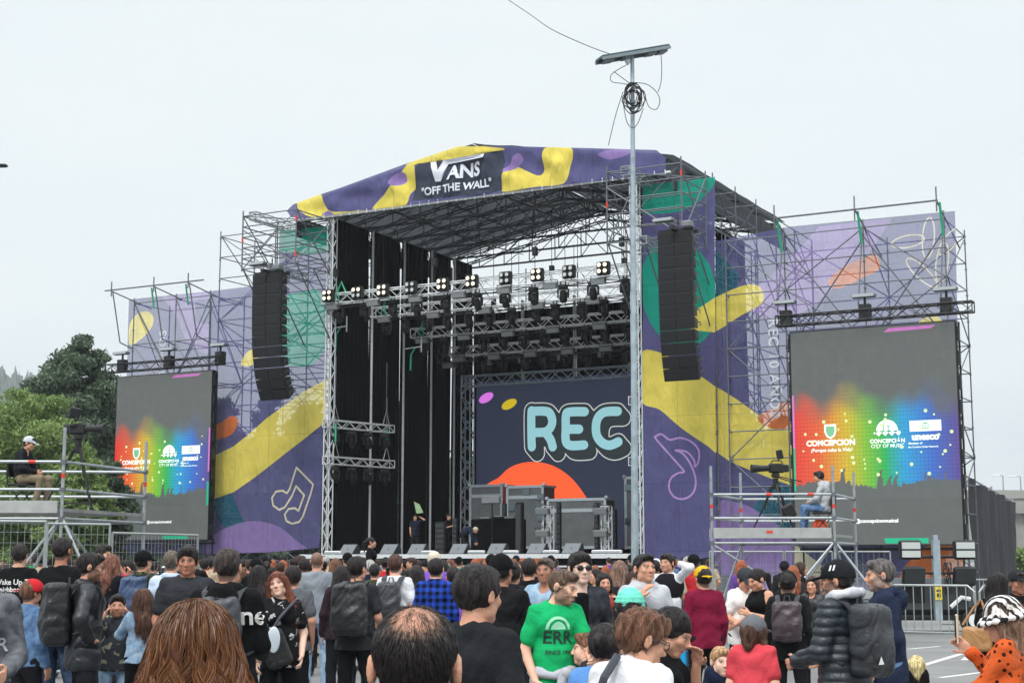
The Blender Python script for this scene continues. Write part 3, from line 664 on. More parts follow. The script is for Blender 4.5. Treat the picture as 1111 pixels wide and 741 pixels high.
sheet('print', out, layers, pal(.34, 'wing net'), v, e, o, .6, folds(.04, .35, .6, 8))
m = MB(); c = q(841, 405, v); zt = q(841, 349, v)[1]; zb_ = q(841, 449, v)[1]; hgt = (zt - zb_)
put_text(m, 'REC 10 AÑOS', .56, (c[0] - .2, v - .06, (zt + zb_) / 2), (0, 0, -1), (1, 0, 0), .012, 1.12); m.build('lettering', mat('white print', (214, 216, 226)), e, o)
# left wing
uv = [qu(140, 0), qu(186, 0), qu(229, 0) - .3]
zL = q(140, 330, 0)[1]
eLW = scaff_thing('scaffold_wing', 'lower scaffold wing above and behind the left screen', uv, [-.02, 2.5], (.05, zL), zlev=2., seed=4)
m = MB()
for u in uv:
    m.tube((u, -1.6, zL + .35), (u, 1.2, zL - .1), .03, 6); m.tube((u, -1.5, zL + .3), (u, -.9, zL - 2), .03, 6); m.tube((u, -.9, zL - 2), (u, -.02, zL - 2.2), .03, 6); m.tube((u, -1.6, zL + .1), (u, -1.6, zL + .8), .03, 6)
m.tube((uv[0] - .4, -1.6, zL + .4), (uv[2] + .9, -1.6, zL + .4), .034, 6)
for i in (0, 1): m.tube((uv[i], 0.06, zL - .1), (uv[i + 1], 0.06, zL - 4.2), .03, 6); m.tube((uv[i], -.08, zL - 2), (uv[i + 1], -.08, zL - 4.6), .026, 6)
m.build('outrigger', STEELD, eLW, eLW['_o'])
m = MB()
for u in uv[1:]: m.tube((u - .3, -1.4, zL + .35), (u - .3, -1.2, zL - .6), .045, 5)
m.build('lifting_sling', GREENT, eLW, eLW['_o'])
e = sthing('wing_banner', uv[1], v, 2, 'pale blue and lilac see-through banner with yellow leaf above the left screen', 'banner'); o = e['_o']
out = Q([(140, 325), (229, 316), (227, 601), (132, 601)], v)
sheet('print', out, [([A([(141, 352), (150, 340), (160, 338), (166, 344), (164, 356), (152, 369), (141, 374)])], YEL), ([Q([(176, 322), (229, 316), (229, 385), (213, 380), (200, 366), (192, 345)], v)], LILAC), ([Q([(212, 326), (229, 324), (229, 352), (212, 350)], v)], PURP)], pal(.38, 'left wing net'), v, e, o, .6, folds(.04, .35, .6, 9))
m = MB(); zt = q(177, 350, v)[1]; zb_ = q(177, 430, v)[1]; put_text(m, 'REC 10 AÑOS', .6, (q(180, 400, v)[0], v - .06, (zt + zb_) / 2 - .6), (0, 0, 1), (-1, 0, 0), .012, 1.1); m.build('lettering', mat('white print', (214, 216, 226)), e, o)

# ---------------- big screens
def screen_mat(name):
    m = bpy.data.materials.new(name); m.use_nodes = True; nt = m.node_tree; n = nt.nodes; l = nt.links; b = n['Principled BSDF']
    tc = n.new('ShaderNodeTexCoord'); sp = n.new('ShaderNodeSeparateXYZ'); l.new(tc.outputs['UV'], sp.inputs[0])
    # module pattern of the dark LED face
    br = n.new('ShaderNodeTexBrick'); br.inputs['Color1'].default_value = lin((94, 98, 96)); br.inputs['Color2'].default_value = lin((88, 93, 92)); br.inputs['Mortar'].default_value = lin((84, 88, 88)); br.inputs['Scale'].default_value = 12; br.offset = 0
    br.inputs['Mortar Size'].default_value = .01; br.inputs['Brick Width'].default_value = .5; br.inputs['Row Height'].default_value = .5; l.new(tc.outputs['UV'], br.inputs[0]); l.new(br.outputs[0], b.inputs['Base Color'])
    b.inputs['Roughness'].default_value = .6; b.inputs['Base Color'].default_value = lin((36, 38, 38)); nt.links.remove(b.inputs['Base Color'].links[0])
    rp = n.new('ShaderNodeValToRGB'); cr = rp.color_ramp; cols = [(0, (238, 40, 36)), (.16, (240, 96, 30)), (.33, (222, 190, 30)), (.45, (130, 200, 40)), (.56, (20, 185, 80)), (.68, (20, 165, 225)), (.84, (50, 110, 210)), (1, (90, 66, 150))]
    while len(cr.elements) < len(cols): cr.elements.new(.5)
    for el, (p, c) in zip(cr.elements, cols): el.position = p; el.color = lin(c)
    l.new(sp.outputs['X'], rp.inputs[0])
    # glow reaches up to an uneven height
    cx = n.new('ShaderNodeCombineXYZ'); l.new(sp.outputs['X'], cx.inputs[0]); no = n.new('ShaderNodeTexNoise'); no.inputs['Scale'].default_value = 4.2; no.inputs['Detail'].default_value = 1.5; l.new(tc.outputs['UV'], no.inputs['Vector'])
    ad = n.new('ShaderNodeMath'); ad.operation = 'MULTIPLY_ADD'; ad.inputs[1].default_value = -.32; l.new(no.outputs['Fac'], ad.inputs[0]); l.new(sp.outputs['Y'], ad.inputs[2])
    up = n.new('ShaderNodeMapRange'); up.interpolation_type = 'SMOOTHSTEP'; up.inputs['From Min'].default_value = .40; up.inputs['From Max'].default_value = .56; up.inputs['To Min'].default_value = 1; up.inputs['To Max'].default_value = 0; l.new(ad.outputs[0], up.inputs['Value'])
    dn_ = n.new('ShaderNodeMapRange'); dn_.interpolation_type = 'SMOOTHSTEP'; dn_.inputs['From Min'].default_value = .22; dn_.inputs['From Max'].default_value = .28; l.new(sp.outputs['Y'], dn_.inputs['Value'])
    f = n.new('ShaderNodeMath'); f.operation = 'MULTIPLY'; l.new(up.outputs[0], f.inputs[0]); l.new(dn_.outputs[0], f.inputs[1])
    # pixel raster
    wv = n.new('ShaderNodeTexBrick'); wv.inputs['Color1'].default_value = (1, 1, 1, 1); wv.inputs['Color2'].default_value = (.93, .93, .93, 1); wv.inputs['Mortar'].default_value = (.68, .68, .68, 1); wv.offset = 0; wv.inputs['Scale'].default_value = 22; wv.inputs['Mortar Size'].default_value = .035; wv.inputs['Brick Width'].default_value = .5; wv.inputs['Row Height'].default_value = .39
    l.new(tc.outputs['UV'], wv.inputs[0]); pm_ = n.new('ShaderNodeMixRGB'); pm_.blend_type = 'MULTIPLY'; pm_.inputs[0].default_value = 1; l.new(rp.outputs[0], pm_.inputs[1]); l.new(wv.outputs[0], pm_.inputs[2])
    em = n.new('ShaderNodeMixRGB'); l.new(f.outputs[0], em.inputs[0]); l.new(br.outputs[0], em.inputs[1]); l.new(pm_.outputs[0], em.inputs[2]); l.new(em.outputs[0], b.inputs['Emission Color']); b.inputs['Emission Strength'].default_value = .78
    return m
LEDF = screen_mat('led screen face'); WEM = mat('lit white pixels', (235, 240, 235), .5, 0, 0, emit=.38); DKEM = mat('dark pixels', (80, 84, 83), .6, 0, .08, 3, emit=.38)
DOTC = mat('pale lit pixel dots', (205, 225, 160), .5, 0, 0, emit=.28)
def big_screen(label, pl, v, silh_seed, handle=True):
    (tlx, tly), (trx, try_), (brx, bry), (blx, bly) = pl
    a = q(tlx, tly, v); b = q(trx, try_, v); c = q(brx, bry, v); d = q(blx, bly, v); u0 = (a[0] + d[0]) / 2; u1 = (b[0] + c[0]) / 2; z1 = (a[1] + b[1]) / 2; z0 = (c[1] + d[1]) / 2
    print(label, 'u %.2f %.2f z %.2f %.2f' % (u0, u1, z0, z1))
    e = sthing('led_screen', (u0 + u1) / 2, v, z0, label, 'screen', None); o = e['_o']
    m = MB(); m.bbox((u0 - .04, v + .02, z0 - .04), (u1 + .04, v + .22, z1 + .04)); m.build('cabinet', BLACKM, e, o)
    m = MB(); m.add([(u0, v, z0), (u1, v, z0), (u1, v, z1), (u0, v, z1)], [(0, 1, 2, 3)]); f = m.build('display', LEDF, e, o)
    uvl = f.data.uv_layers.new(name='UVMap')
    for i, uvc in enumerate(((0, 0), (1, 0), (1, 1), (0, 1))): uvl.data[i].uv = uvc
    X = lambda x: u0 + (u1 - u0) * x; Z = lambda y: z0 + (z1 - z0) * (y - .048); ZZ = lambda y: z0 + (z1 - z0) * y
    def lay(nm, polys, mt, k):
        vs, fs = [], []
        for p in polys:
            p = ccw(p); oo = len(vs); vs += [V(t) for t in p]; fs.append(list(range(oo, oo + len(p))))
        rv, _, rf, *_x = delaunay_2d_cdt(vs, [], fs, 1, 1e-5); mm = MB(); mm.add([(p.x, v - .004 * k, p.y) for p in rv], [tuple(t) for t, oo in zip(rf, _x[2]) if oo]); return mm
    # crowd silhouette
    r = random.Random(silh_seed); poly = [(X(.0), Z(.255))]; x = 0.0
    while x < 1:
        hgt = .318 + .02 * sin(x * 9) + r.uniform(-.008, .012); poly += [(X(x), Z(hgt)), (X(min(1, x + .008)), Z(hgt + r.uniform(.004, .014))), (X(min(1, x + .022)), Z(hgt + r.uniform(-.004, .01)))]; x += .026
        if r.random() < .22 and x < .95: k = r.uniform(.02, .05); poly += [(X(x), Z(hgt)), (X(x + .004), Z(hgt + k)), (X(x + .014), Z(hgt + k + .008)), (X(x + .012), Z(hgt))]; x += .02
    poly += [(X(1), Z(.255))]; polys = [poly]
    for ax, ah in ((.155, .045), (.3, .075), (.525, .065), (.58, .035), (.615, .035)): polys.append([(X(ax - .02), Z(.3)), (X(ax - .008), Z(.3 + ah)), (X(ax + .006), Z(.32 + ah)), (X(ax + .022), Z(.325 + ah)), (X(ax + .012), Z(.3 + ah)), (X(ax + .022), Z(.3))])
    lay('s', polys, DKEM, 1).build('crowd_silhouette', DKEM, e, o)
    m = MB(); y = v - .009; W = u1 - u0
    T = lambda s_, sz, x, z, b=.02: put_text(m, s_, sz * W, (X(x), y, Z(z)), (1, 0, 0), (0, 0, 1), b)
    T('CONCEPCION', .046, .235, .507, .045); T('¡Porque sube la Vida!', .03, .24, .478); T('CONCEPCIÓN', .032, .58, .51, .04); T('CITY OF MUSIC', .029, .58, .488, .01); T('unesco', .056, .805, .518, .05); T('Member of', .018, .745, .498); T('the Creative Cities Network', .015, .79, .482)
    T('@concepcionmusical', .03, .5, .148, .03)
    def P_(polys): 
        k = lay('s', polys, WEM, 2.2); m.add(k.v, k.f)
    sh = [(X(.235 + dx), Z(.57 + dz)) for dx, dz in ((-.037, .035), (.037, .035), (.037, 0), (.025, -.022), (0, -.034), (-.025, -.022), (-.037, 0))]
    P_([sh]); P_([[(X(.715), Z(.556)), (X(.9), Z(.556)), (X(.9), Z(.605)), (X(.715), Z(.605))]])
    arc = [(X(.58 + .065 * cos(t)), Z(.565 + .05 * sin(t))) for t in [pi * i / 14 for i in range(15)]]; P_([arc]); 
    P_([[(X(.50 + .16 * i / 16), Z(.548 + .008 * sin(i * 1.6))) for i in range(17)] + [(X(.66 - .16 * i / 16), Z(.560 + .004 * sin(i * 1.6))) for i in range(17)]])
    m.build('lettering', WEM, e, o)
    m = MB(); y = v - .016
    def in_(polys, yk):
        k = lay('s', polys, WEM, yk); m.add(k.v, k.f)
    in_([[(X(.235 + dx * .72), Z(.57 + dz * .72)) for dx, dz in ((-.037, .035), (.037, .035), (.037, 0), (.025, -.022), (0, -.034), (-.025, -.022), (-.037, 0))]], 4)
    in_([[(X(.556), Z(.56)), (X(.564), Z(.56)), (X(.562), Z(.606)), (X(.558), Z(.606))], [(X(.584), Z(.566)), (X(.592), Z(.566)), (X(.59), Z(.596)), (X(.586), Z(.596))], [(X(.576), Z(.583)), (X(.602), Z(.583)), (X(.602), Z(.587)), (X(.576), Z(.587))]], 4)
    in_([[(X(.785), Z(.568)), (X(.83), Z(.568)), (X(.83), Z(.572)), (X(.785), Z(.572))], [(X(.785), Z(.59)), (X(.83), Z(.59)), (X(.807), Z(.598))]] + [[(X(.789 + i * .009), Z(.574)), (X(.793 + i * .009), Z(.574)), (X(.793 + i * .009), Z(.588)), (X(.789 + i * .009), Z(.588))] for i in range(5)], 4)
    m.build('emblem_detail', mat('teal lit pixels', (110, 170, 130), .5, 0, 0, emit=.35), e, o)
    m = MB()
    for i in range(46): xx, zz = r.uniform(.05, .98), r.uniform(.36, .66); rr_ = r.choice((.006, .009, .011)) * W; m.add([(X(xx) + cos(t) * rr_, v - .012, Z(zz) + sin(t) * rr_) for t in [2 * pi * k / 8 for k in range(8)]], [tuple(range(8))])
    m.build('dots', DOTC, e, o)
    PK = mat('pink lit strip', (190, 110, 180), .5, 0, 0, emit=.22); TL = mat('teal lit strip', (20, 165, 125), .5, 0, 0, emit=.22); m = MB()
    m.cur = 0; m.add([(X(a_), v - .008, ZZ(b_)) for a_, b_ in ((.58, .972), (.86, .975), (.89, .99), (.61, .99))], [(0, 1, 2, 3)]); m.add([(X(a_), v - .008, ZZ(b_)) for a_, b_ in ((.0, .45), (.012, .45), (.012, .7), (0, .7))] if silh_seed == 1 else [(X(a_), v - .008, ZZ(b_)) for a_, b_ in ((.985, .4), (1, .4), (1, .66), (.985, .66))], [(0, 1, 2, 3)])
    m.cur = 1; m.add([(X(a_), v - .008, ZZ(b_)) for a_, b_ in ((.55, .005), (.8, .005), (.8, .028), (.54, .028))], [(0, 1, 2, 3)]); m.add([(X(a_), v - .01, ZZ(b_)) for a_, b_ in ((0, .25), (.012, .25), (.012, .45), (0, .45))] if silh_seed == 1 else [(X(a_), v - .01, ZZ(b_)) for a_, b_ in ((.98, .2), (1, .2), (1, .34), (.98, .34))], [(0, 1, 2, 3)])
    m.build('accent_strip', [PK, TL], e, o)
    for ue, ud in ((u1 + .06, u1 + .13), (u0 - .13, u0 - .06)):
        m = MB(); m.bbox((ue, v + .2, z0), (ud, v + .24, z1))
        for i in range(9): z = z0 + (z1 - z0) * (i + .5) / 9; m.bbox((ue, v + .05, z - .25), (ud, v + .202, z + .25))
        m.build('side_lock', BLACKP, e, o)
    return u0, u1, z0, z1
VS = -.9
rs = big_screen('tall LED screen right of the stage showing a rainbow crowd graphic', ((858, 360), (1035, 350), (1046, 589), (863, 592)), VS, 1)
ls = big_screen('tall LED screen left of the stage showing a rainbow crowd graphic', ((127, 409), (229, 403), (226, 587), (122, 584)), VS, 2)
# support towers behind screens at ground
for nm, (u0, u1, z0, z1) in (('right', rs), ('left', ls)):
    e = sthing('screen_support', (u0 + u1) / 2, VS, 0, 'steel legs under the %s LED screen' % nm, 'scaffold'); m = MB()
    for f in (.02, .5, .98): u = u0 + (u1 - u0) * f; m.tube((u, VS + .5, 0), (u, VS + .5, z1), .04, 6); m.tube((u, VS + .3, z0), (u, VS + .6, z0), .04, 6); m.bbox((u - .15, VS + .35, 0), (u + .15, VS + .65, .03))
    m.tube((u0, VS + .5, z0 - .15), (u1, VS + .5, z0 - .15), .05, 6); m.build('leg', BLACKM, e, e['_o'])
# ---------------- black trusses over the screens with flood lights on stalks
def flood(m0, m1, c, tilt=0, w=.55):
    m0.rbox(c, (w, .3, .14), .03); m1.bbox((c[0] - w / 2 + .03, c[1] - .17, c[2] - .05), (c[0] + w / 2 - .03, c[1] - .152, c[2] + .05))
def screen_truss(label, p0, p1, lights, v, nm):
    a = q(*p0, v); b = q(*p1, v); z = (a[1] + b[1]) / 2; e = sthing('screen_truss', (a[0] + b[0]) / 2, v, z - .2, label, 'truss'); m = MB(); m.truss((a[0], v, z), (b[0], v, z), .4, .36, .45, .03, .018); m.build('frame', BLACKM, e, e['_o'])
    for i, x in enumerate(lights):
        u = qu(x, v); e = sthing('flood_light', u, v, z + .2, 'grey flood light standing %s over the %s screen' % (['on the left end of the truss', 'on the middle of the truss', 'on the right end of the truss'][i], nm), 'flood light', 'flood lights over the screens'); o = e['_o']
        m = MB(); m.bbox((u - .2, v - .15, z - .2), (u + .2, v + .15, z + .38)); m.tube((u, v, z + .3), (u, v, z + .75), .05, 6); m.build('mount', BLACKP, e, o)
        m0 = MB(); m1 = MB(); flood(m0, m1, (u, v - .1, z + .68), w=.85); m0.build('housing', mat('grey lamp housing', (120, 124, 128), .5, .3), e, o); m1.build('lens', mat('lamp glass', (170, 175, 178), .15, 0, 0), e, o)
screen_truss('black box truss carrying flood lights over the right screen', (843, 347), (1056, 335), (857, 944, 1034), -1.15, 'right')
screen_truss('black box truss carrying flood lights over the left screen', (118, 400), (241, 391), (129, 180, 236), -1.15, 'left')

# ---------------- line arrays
def line_array(label, x, ytop, ybot, wpx, n, curve, v, xb):
    a = q(x, ytop, v); b = q(x, ybot, v); W = wpx / FPX * (C0 / 1) * 1.0
    u = a[0]; zt = a[1]; H = a[1] - b[1]; h = H / n * .99; w_ = abs(qu(x + wpx / 2, v) - qu(x - wpx / 2, v))
    e = sthing('line_array', u, v, zt, label, 'loudspeaker array', 'hanging line arrays'); o = e['_o']
    m = MB(); m.bbox((u - w_ / 2, v - .25, zt + .02), (u + w_ / 2, v - .15, zt + .14)); m.bbox((u - w_ / 2, v + .2, zt + .02), (u + w_ / 2, v + .3, zt + .14)); m.bbox((u - .08, v - .7, zt + .05), (u + .08, v + .8, zt + .18))
    m.tube((u, v, zt + .15), (u, v, zt + .75), .03, 5); m.build('rigging_frame', BLACKM, e, o)
    for s_ in (-.32,):
        m0 = MB(); m1 = MB(); flood(m0, m1, (u + s_ * w_, v - .35, zt + .5), w=.8); m0.rbox((u + .35 * w_, v - .3, zt + .25), (.4, .4, .25), .05); m0.tube((u, v, zt + .3), (u + s_ * w_, v - .3, zt + .45), .03, 5); f = m0.build('flood_light', mat('grey lamp housing', (120, 124, 128), .5, .3), e, o)
        m1.build('lens', mat('lamp glass', (170, 175, 178), .15, 0, 0), f, o)
        for c in f.children: c.matrix_parent_inverse = Matrix()
    pos = V((u, v, zt)); ang = 0
    for i in range(n):
        t = (i + .5) / n; ang = curve * (t ** 3); M = Matrix.Rotation(ang, 3, 'X'); c = pos + M @ V((0, 0, -h / 2))
        m = MB(); P = []
        hw, d0, d1 = w_ / 2, .36, .30
        for (xx, yy, zz) in ((-hw, -d0, h * .53), (hw, -d0, h * .53), (hw * .82, d1, h * .36), (-hw * .82, d1, h * .36), (-hw, -d0, -h * .47), (hw, -d0, -h * .47), (hw * .82, d1, -h * .36), (-hw * .82, d1, -h * .36)): P.append(c + M @ V((xx, yy, zz)))
        m.add(P, [(0, 1, 2, 3), (7, 6, 5, 4), (1, 0, 4, 5), (2, 1, 5, 6), (3, 2, 6, 7), (0, 3, 7, 4)])
        cb = m.build('cabinet', mat('black array cabinet', (20, 21, 24), .5, 0, .15, 8), e, o)
        g_ = MB(); g_.box(c + M @ V((-.24 * w_, -d0 - .012, 0)), (w_ * .46, .02, h * .8), M); g_.box(c + M @ V((.24 * w_, -d0 - .012, 0)), (w_ * .46, .02, h * .8), M); g_.build('grille', mat('black speaker grille', (20, 22, 27), .75, .2, .1, 60, .006, 90), cb, o)
        g_ = MB(); g_.box(c + M @ V((hw + .012, .0, h * .1)), (.02, .5, .05), M, 0); g_.box(c + M @ V((hw + .02, -.2, -h * .1)), (.03, .04, .06), M, 0); g_.box(c + M @ V((hw + .02, .2, -h * .1)), (.03, .04, .06), M, 0); g_.build('rigging_link', mat('worn metal link', (110, 112, 115), .4, .7), cb, o)
        pos = c + M @ V((0, 0, -h / 2))
line_array('long black line array hanging in front of the right tower', 736, 254, 413, 38, 12, .35, -2.9, 0)
line_array('long black line array hanging in front of the left tower', 295, 299, 433, 31, 12, .55, -2.9, 0)
# ================================================================ drapes round the stage
def drape(name, label, u0, v0, u1, v1, z0, z1, m=DRAPE, fold=.06, pitch=.35, parent=None, top=None):
    """hanging cloth with vertical pleats between two points"""
    L = sqrt((u1 - u0) ** 2 + (v1 - v0) ** 2); N = max(8, int(L / pitch * 6)); e = parent or sthing(name, (u0 + u1) / 2, (v0 + v1) / 2, z0, label, 'curtain', 'black stage curtains')
    o = e['_o']; dx, dy = (u1 - u0) / L, (v1 - v0) / L; mb = MB(); P = []; K = 10; ph = rnd.uniform(0, 6)
    for j in range(K + 1):
        for i in range(N + 1):
            s_ = L * i / N; a = fold * sin(s_ / pitch * 2 * pi + ph + .4 * sin(j * .5 + s_)) * (.4 + .6 * (1 - j / K)) + .04 * sin(s_ * 1.1 + j * .4)
            zz = z0 + (z1 - z0) * j / K if top is None else z0 + (top(i / N) - z0) * j / K
            P.append((u0 + dx * s_ - dy * a, v0 + dy * s_ + dx * a, zz))
    mb.add(P, [(j * (N + 1) + i, j * (N + 1) + i + 1, (j + 1) * (N + 1) + i + 1, (j + 1) * (N + 1) + i) for j in range(K) for i in range(N)])
    return mb.build('cloth', m, e, o, 60)
zD = ZE - .3
xs = [(.1, 2.95, 'nearest the front'), (3.0, 5.66, 'second from the front'), (5.7, 8.16, 'third from the front'), (8.2, 10.36, 'fourth from the front'), (10.4, VB, 'next to the back corner')]
for i, (a, b, w_) in enumerate(xs): drape('stage_curtain', 'black pleated curtain of the left stage wing, ' + w_, UL - .1 + .02 * i, a, UL - .1, b, ZD, zD + .25)
for i, (a, b, w_) in enumerate(((.3, 4.4, 'front'), (4.5, 8.4, 'middle'), (8.5, VB, 'rear'))): drape('stage_curtain', 'black curtain of the right stage wing, %s length' % w_, UR + .15, a, UR + .15, b, ZD, zD)
zBK = q(600, 334, VB)[1]
nb = 5
for i in range(nb):
    a = UL + (UR - UL) * i / nb + (.05 if i else 0); b = UL + (UR - UL) * (i + 1) / nb - .05
    drape('stage_curtain', 'black back curtain of the stage, %s from the left' % ORD[i], a, VB, b, VB, ZD, zBK)
    if i:
        e = sthing('backdrop_pole', a - .05, VB - .12, ZD, 'silver pole between the back curtains, %s from the left' % ORD[i - 1], 'pole', 'silver poles between the back curtains'); m = MB(); m.tube((a - .05, VB - .12, ZD), (a - .05, VB - .12, zBK + .5), .09, 8); m.build('tube', WHITEP, e, e['_o'])
        m = MB(); m.bbox((a - .3, VB - .2, ZD), (a + .2, VB - .05, ZD + .03)); m.build('foot', BLACKM, e, e['_o'])
e = sthing('backdrop_frame', (UL + UR) / 2, VB + .3, ZD, 'steel scaffold frame holding the back curtains', 'scaffold'); m = MB(); scaff(m, [UL + (UR - UL) * i / 5 for i in range(6)], [VB + .25], (ZD, ZE - .7), 2, True, .03, .026); m.build('frame', STEELD, e, e['_o'])
for i, vv in enumerate((2.97, 5.68, 8.18, 10.38)):
    e = sthing('curtain_pole', UL + .12, vv, ZD, 'bright aluminium pole between the left wing curtains, %s from the front' % ORD[i], 'pole', 'aluminium poles along the left stage wing'); o = e['_o']
    m = MB(); m.tube((UL + .12, vv, ZD), (UL + .12, vv, zD + .2), .055, 8); m.build('tube', ALU, e, o); m = MB(); m.bbox((UL - .1, vv - .2, ZD), (UL + .34, vv + .2, ZD + .03)); m.build('base_plate', BLACKM, e, o)
# front pillar at the left edge of the opening
e = sthing('stage_pillar', UL - .05, .02, 0, 'tall lattice pillar at the left edge of the stage opening', 'pillar'); m = MB(); m.truss((UL - .05, -.05, .05), (UL - .05, -.05, ZE), .3, .3, .5, .03, .016, up=(0, 1, 0)); m.bbox((UL - .35, -.35, 0), (UL + .25, .25, .05)); m.build('frame', ALU, e, e['_o'])
e = sthing('stage_pillar', UR + .02, .02, 0, 'tall lattice pillar at the right edge of the stage opening behind the light pole', 'pillar'); m = MB(); m.truss((UR + .02, -.05, .05), (UR + .02, -.05, ZE), .3, .3, .5, .03, .016, up=(0, 1, 0)); m.bbox((UR - .28, -.35, 0), (UR + .32, .25, .05)); m.build('frame', ALU, e, e['_o'])

# ================================================================ lighting rig
LG = mat('grey strobe housing', (128, 132, 135), .5, .3); LENS = mat('dark lens glass', (22, 26, 34), .08, 0, 0, coat=1); WARM = mat('lit lamp', (255, 240, 205), .4, 0, 0, emit=1.1); OFFL = mat('pale lamp reflector', (205, 208, 205), .2, .6, 0)
def moving_head():
    e = empty('moving_head_light', (0, 0, 0), 0, 'x', 'stage light'); o = (0, 0, 0)
    m = MB(); m.rbox((0, 0, -.09), (.34, .26, .14), .03); m.tube((-.09, 0, 0), (-.09, 0, .1), .025, 5); m.tube((.09, 0, 0), (.09, 0, .1), .025, 5); m.build('base', BLACKP, e, o)
    m = MB(); m.box((0, 0, -.18), (.36, .1, .05)); m.rbox((-.19, 0, -.34), (.05, .16, .34), .02); m.rbox((.19, 0, -.34), (.05, .16, .34), .02); m.build('yoke', BLACKP, e, o)
    hd = MB(); M = Matrix.Rotation(R(28), 3, 'X')
    hd.tube(V((0, 0, -.42)) + M @ V((0, 0, .17)), V((0, 0, -.42)) + M @ V((0, 0, -.02)), .11, 10, .15); hd.tube(V((0, 0, -.42)) + M @ V((0, 0, -.02)), V((0, 0, -.42)) + M @ V((0, 0, -.24)), .15, 10, .125); h = hd.build('head', BLACKP, e, o, 40)
    m = MB(); m.disc(V((0, 0, -.42)) + M @ V((0, 0, -.25)), M @ V((0, 0, -1)), .10, .02, 12); m.build('lens', LENS, h, o); return e
def strobe():
    e = empty('strobe_light', (0, 0, 0), 0, 'x', 'stage light'); o = (0, 0, 0); M = Matrix.Rotation(R(25), 3, 'X')
    m = MB(); m.box((0, 0, -.17), (.62, .16, .24), M); m.build('housing', LG, e, o); m = MB(); m.box(V((0, 0, -.17)) + M @ V((0, -.085, 0)), (.54, .015, .17), M); m.build('lens', mat('strobe glass', (150, 155, 155), .15, 0, .1, 40), e, o)
    m = MB(); m.tube((-.33, 0, -.17), (-.33, 0, .06), .015, 5); m.tube((.33, 0, -.17), (.33, 0, .06), .015, 5); m.tube((-.33, 0, .06), (.33, 0, .06), .015, 5); m.tube((0, 0, .05), (0, 0, .16), .02, 5); m.build('bracket', BLACKP, e, o); return e
def blinder(lit):
    e = empty('blinder_light', (0, 0, 0), 0, 'x', 'stage light'); o = (0, 0, 0); m = MB(); m.rbox((0, 0, 0), (.56, .2, .54), .04); m.build('housing', BLACKP, e, o)
    for i, (x, z) in enumerate(((-.13, .125), (.13, .125), (-.13, -.125), (.13, -.125))):
        m = MB(); m.tube((x, -.1, z), (x, -.17, z), .09, 12, .115); m.disc((x, -.172, z), (0, -1, 0), .08, .012, 12, m=1); m.build('lamp', [BLACKP, WARM if lit > i else OFFL], e, o)
    return e
used_proto = {}
def place(kind, make, u, v, z, rz, label, group):
    loc = S(u, v, z)
    if kind not in used_proto: used_proto[kind] = make(); e = used_proto[kind]; e.location = loc; e.rotation_euler = (0, 0, SA + rz); e['label'] = label; e['group'] = group; return e
    return copy_tree(used_proto[kind], loc, SA + rz, label, group)
ROWS = [  # v, left px, right px, y of the truss middle at its left and right ends
    (-.2, 352, 690, 322, 297, 'front'), (2.4, 405, 690, 336, 318, 'second'), (4.8, 448, 690, 359, 346, 'third'), (7.3, 490, 690, 379, 371, 'fourth'), (9.2, 478, 690, 386, 378, 'rear')]
rr = random.Random(3)
for ri, (vv, xl, xr, yl, yr, nm) in enumerate(ROWS):
    a = q(xl, yl, vv); b = q(xr, yr, vv); z = (a[1] + b[1]) / 2; ua, ub = a[0], b[0] + (0 if ri else 0)
    e = sthing('lighting_truss', (ua + ub) / 2, vv, z, '%s lighting truss of five hung across the stage' % nm, 'truss', 'lighting trusses across the stage'); o = e['_o']
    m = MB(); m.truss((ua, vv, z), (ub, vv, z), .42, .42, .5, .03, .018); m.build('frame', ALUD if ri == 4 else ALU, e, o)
    for f in (.04, .38, .7, .96): m = MB(); u = ua + (ub - ua) * f; m.tube((u, vv, z + .2), (u, vv, ZE - .6 + .3), .014, 4); m.bbox((u - .09, vv - .09, z + 1.0), (u + .09, vv + .09, z + 1.35)); m.build('chain_hoist', BLACKM, e, o)
    m = MB()
    for f in (.06,) if ri < 3 else (): u = ua + (ub - ua) * f; m.path([(u - .3, vv, z + .15), (u, vv, z + .75), (u + .3, vv, z + .15)], .045, 5); m.path([(u - .25, vv - .2, z - .2), (u, vv - .25, z + .5), (u + .05, vv - .25, z - .2)], .03, 5)
    if m.v: m.build('sling', GREENT, e, o)
    m = MB()
    for k in range(3):
        pts = [(ua + (ub - ua) * f, vv + .15, z - .25 - .12 * abs(sin(f * 14 + k)) - .03 * k) for f in [i / 30 for i in range(31)]]; m.path(pts, .022, 4)
    m.build('cable', BLACKP, e, o)
    n = [11, 12, 11, 9, 6][ri]
    cnt = 0
    for i in range(n):
        u = ua + (ub - ua) * (i + .62) / n + rr.uniform(-.12, .12); cnt += 1
        place('mh', moving_head, u, vv, z - .3, rr.uniform(-.5, .5), '%s moving head spotlight from the left on the %s lighting truss' % (ORD[i], nm), 'moving head spotlights under the trusses').scale = ((.85,) * 3 if ri == 4 else (1.12,) * 3)
    ns = [7, 5, 5, 5, 5][ri]
    for i in range(ns):
        u = ua + (ub - ua) * (i + .3) / ns; place('st', strobe, u, vv - .3, z - .22, 0, '%s grey strobe panel from the left on the %s lighting truss' % (ORD[i], nm), 'strobe panels under the trusses')
    if ri == 0:
        for i, x in enumerate((354, 386, 414, 445, 480, 512, 549, 584, 619, 657)):
            u = qu(x, vv - .35); L_ = {0: 4, 1: 2, 2: 4, 3: 0, 4: 4, 5: 4, 6: 0, 7: 4, 8: 0, 9: 4}[i]; place('bl%d' % L_, lambda: blinder(L_), u, vv - .38, z + .1, 0, '%s four-lamp blinder from the left on the front lighting truss' % ORD[i], 'four lamp blinders on the front truss')
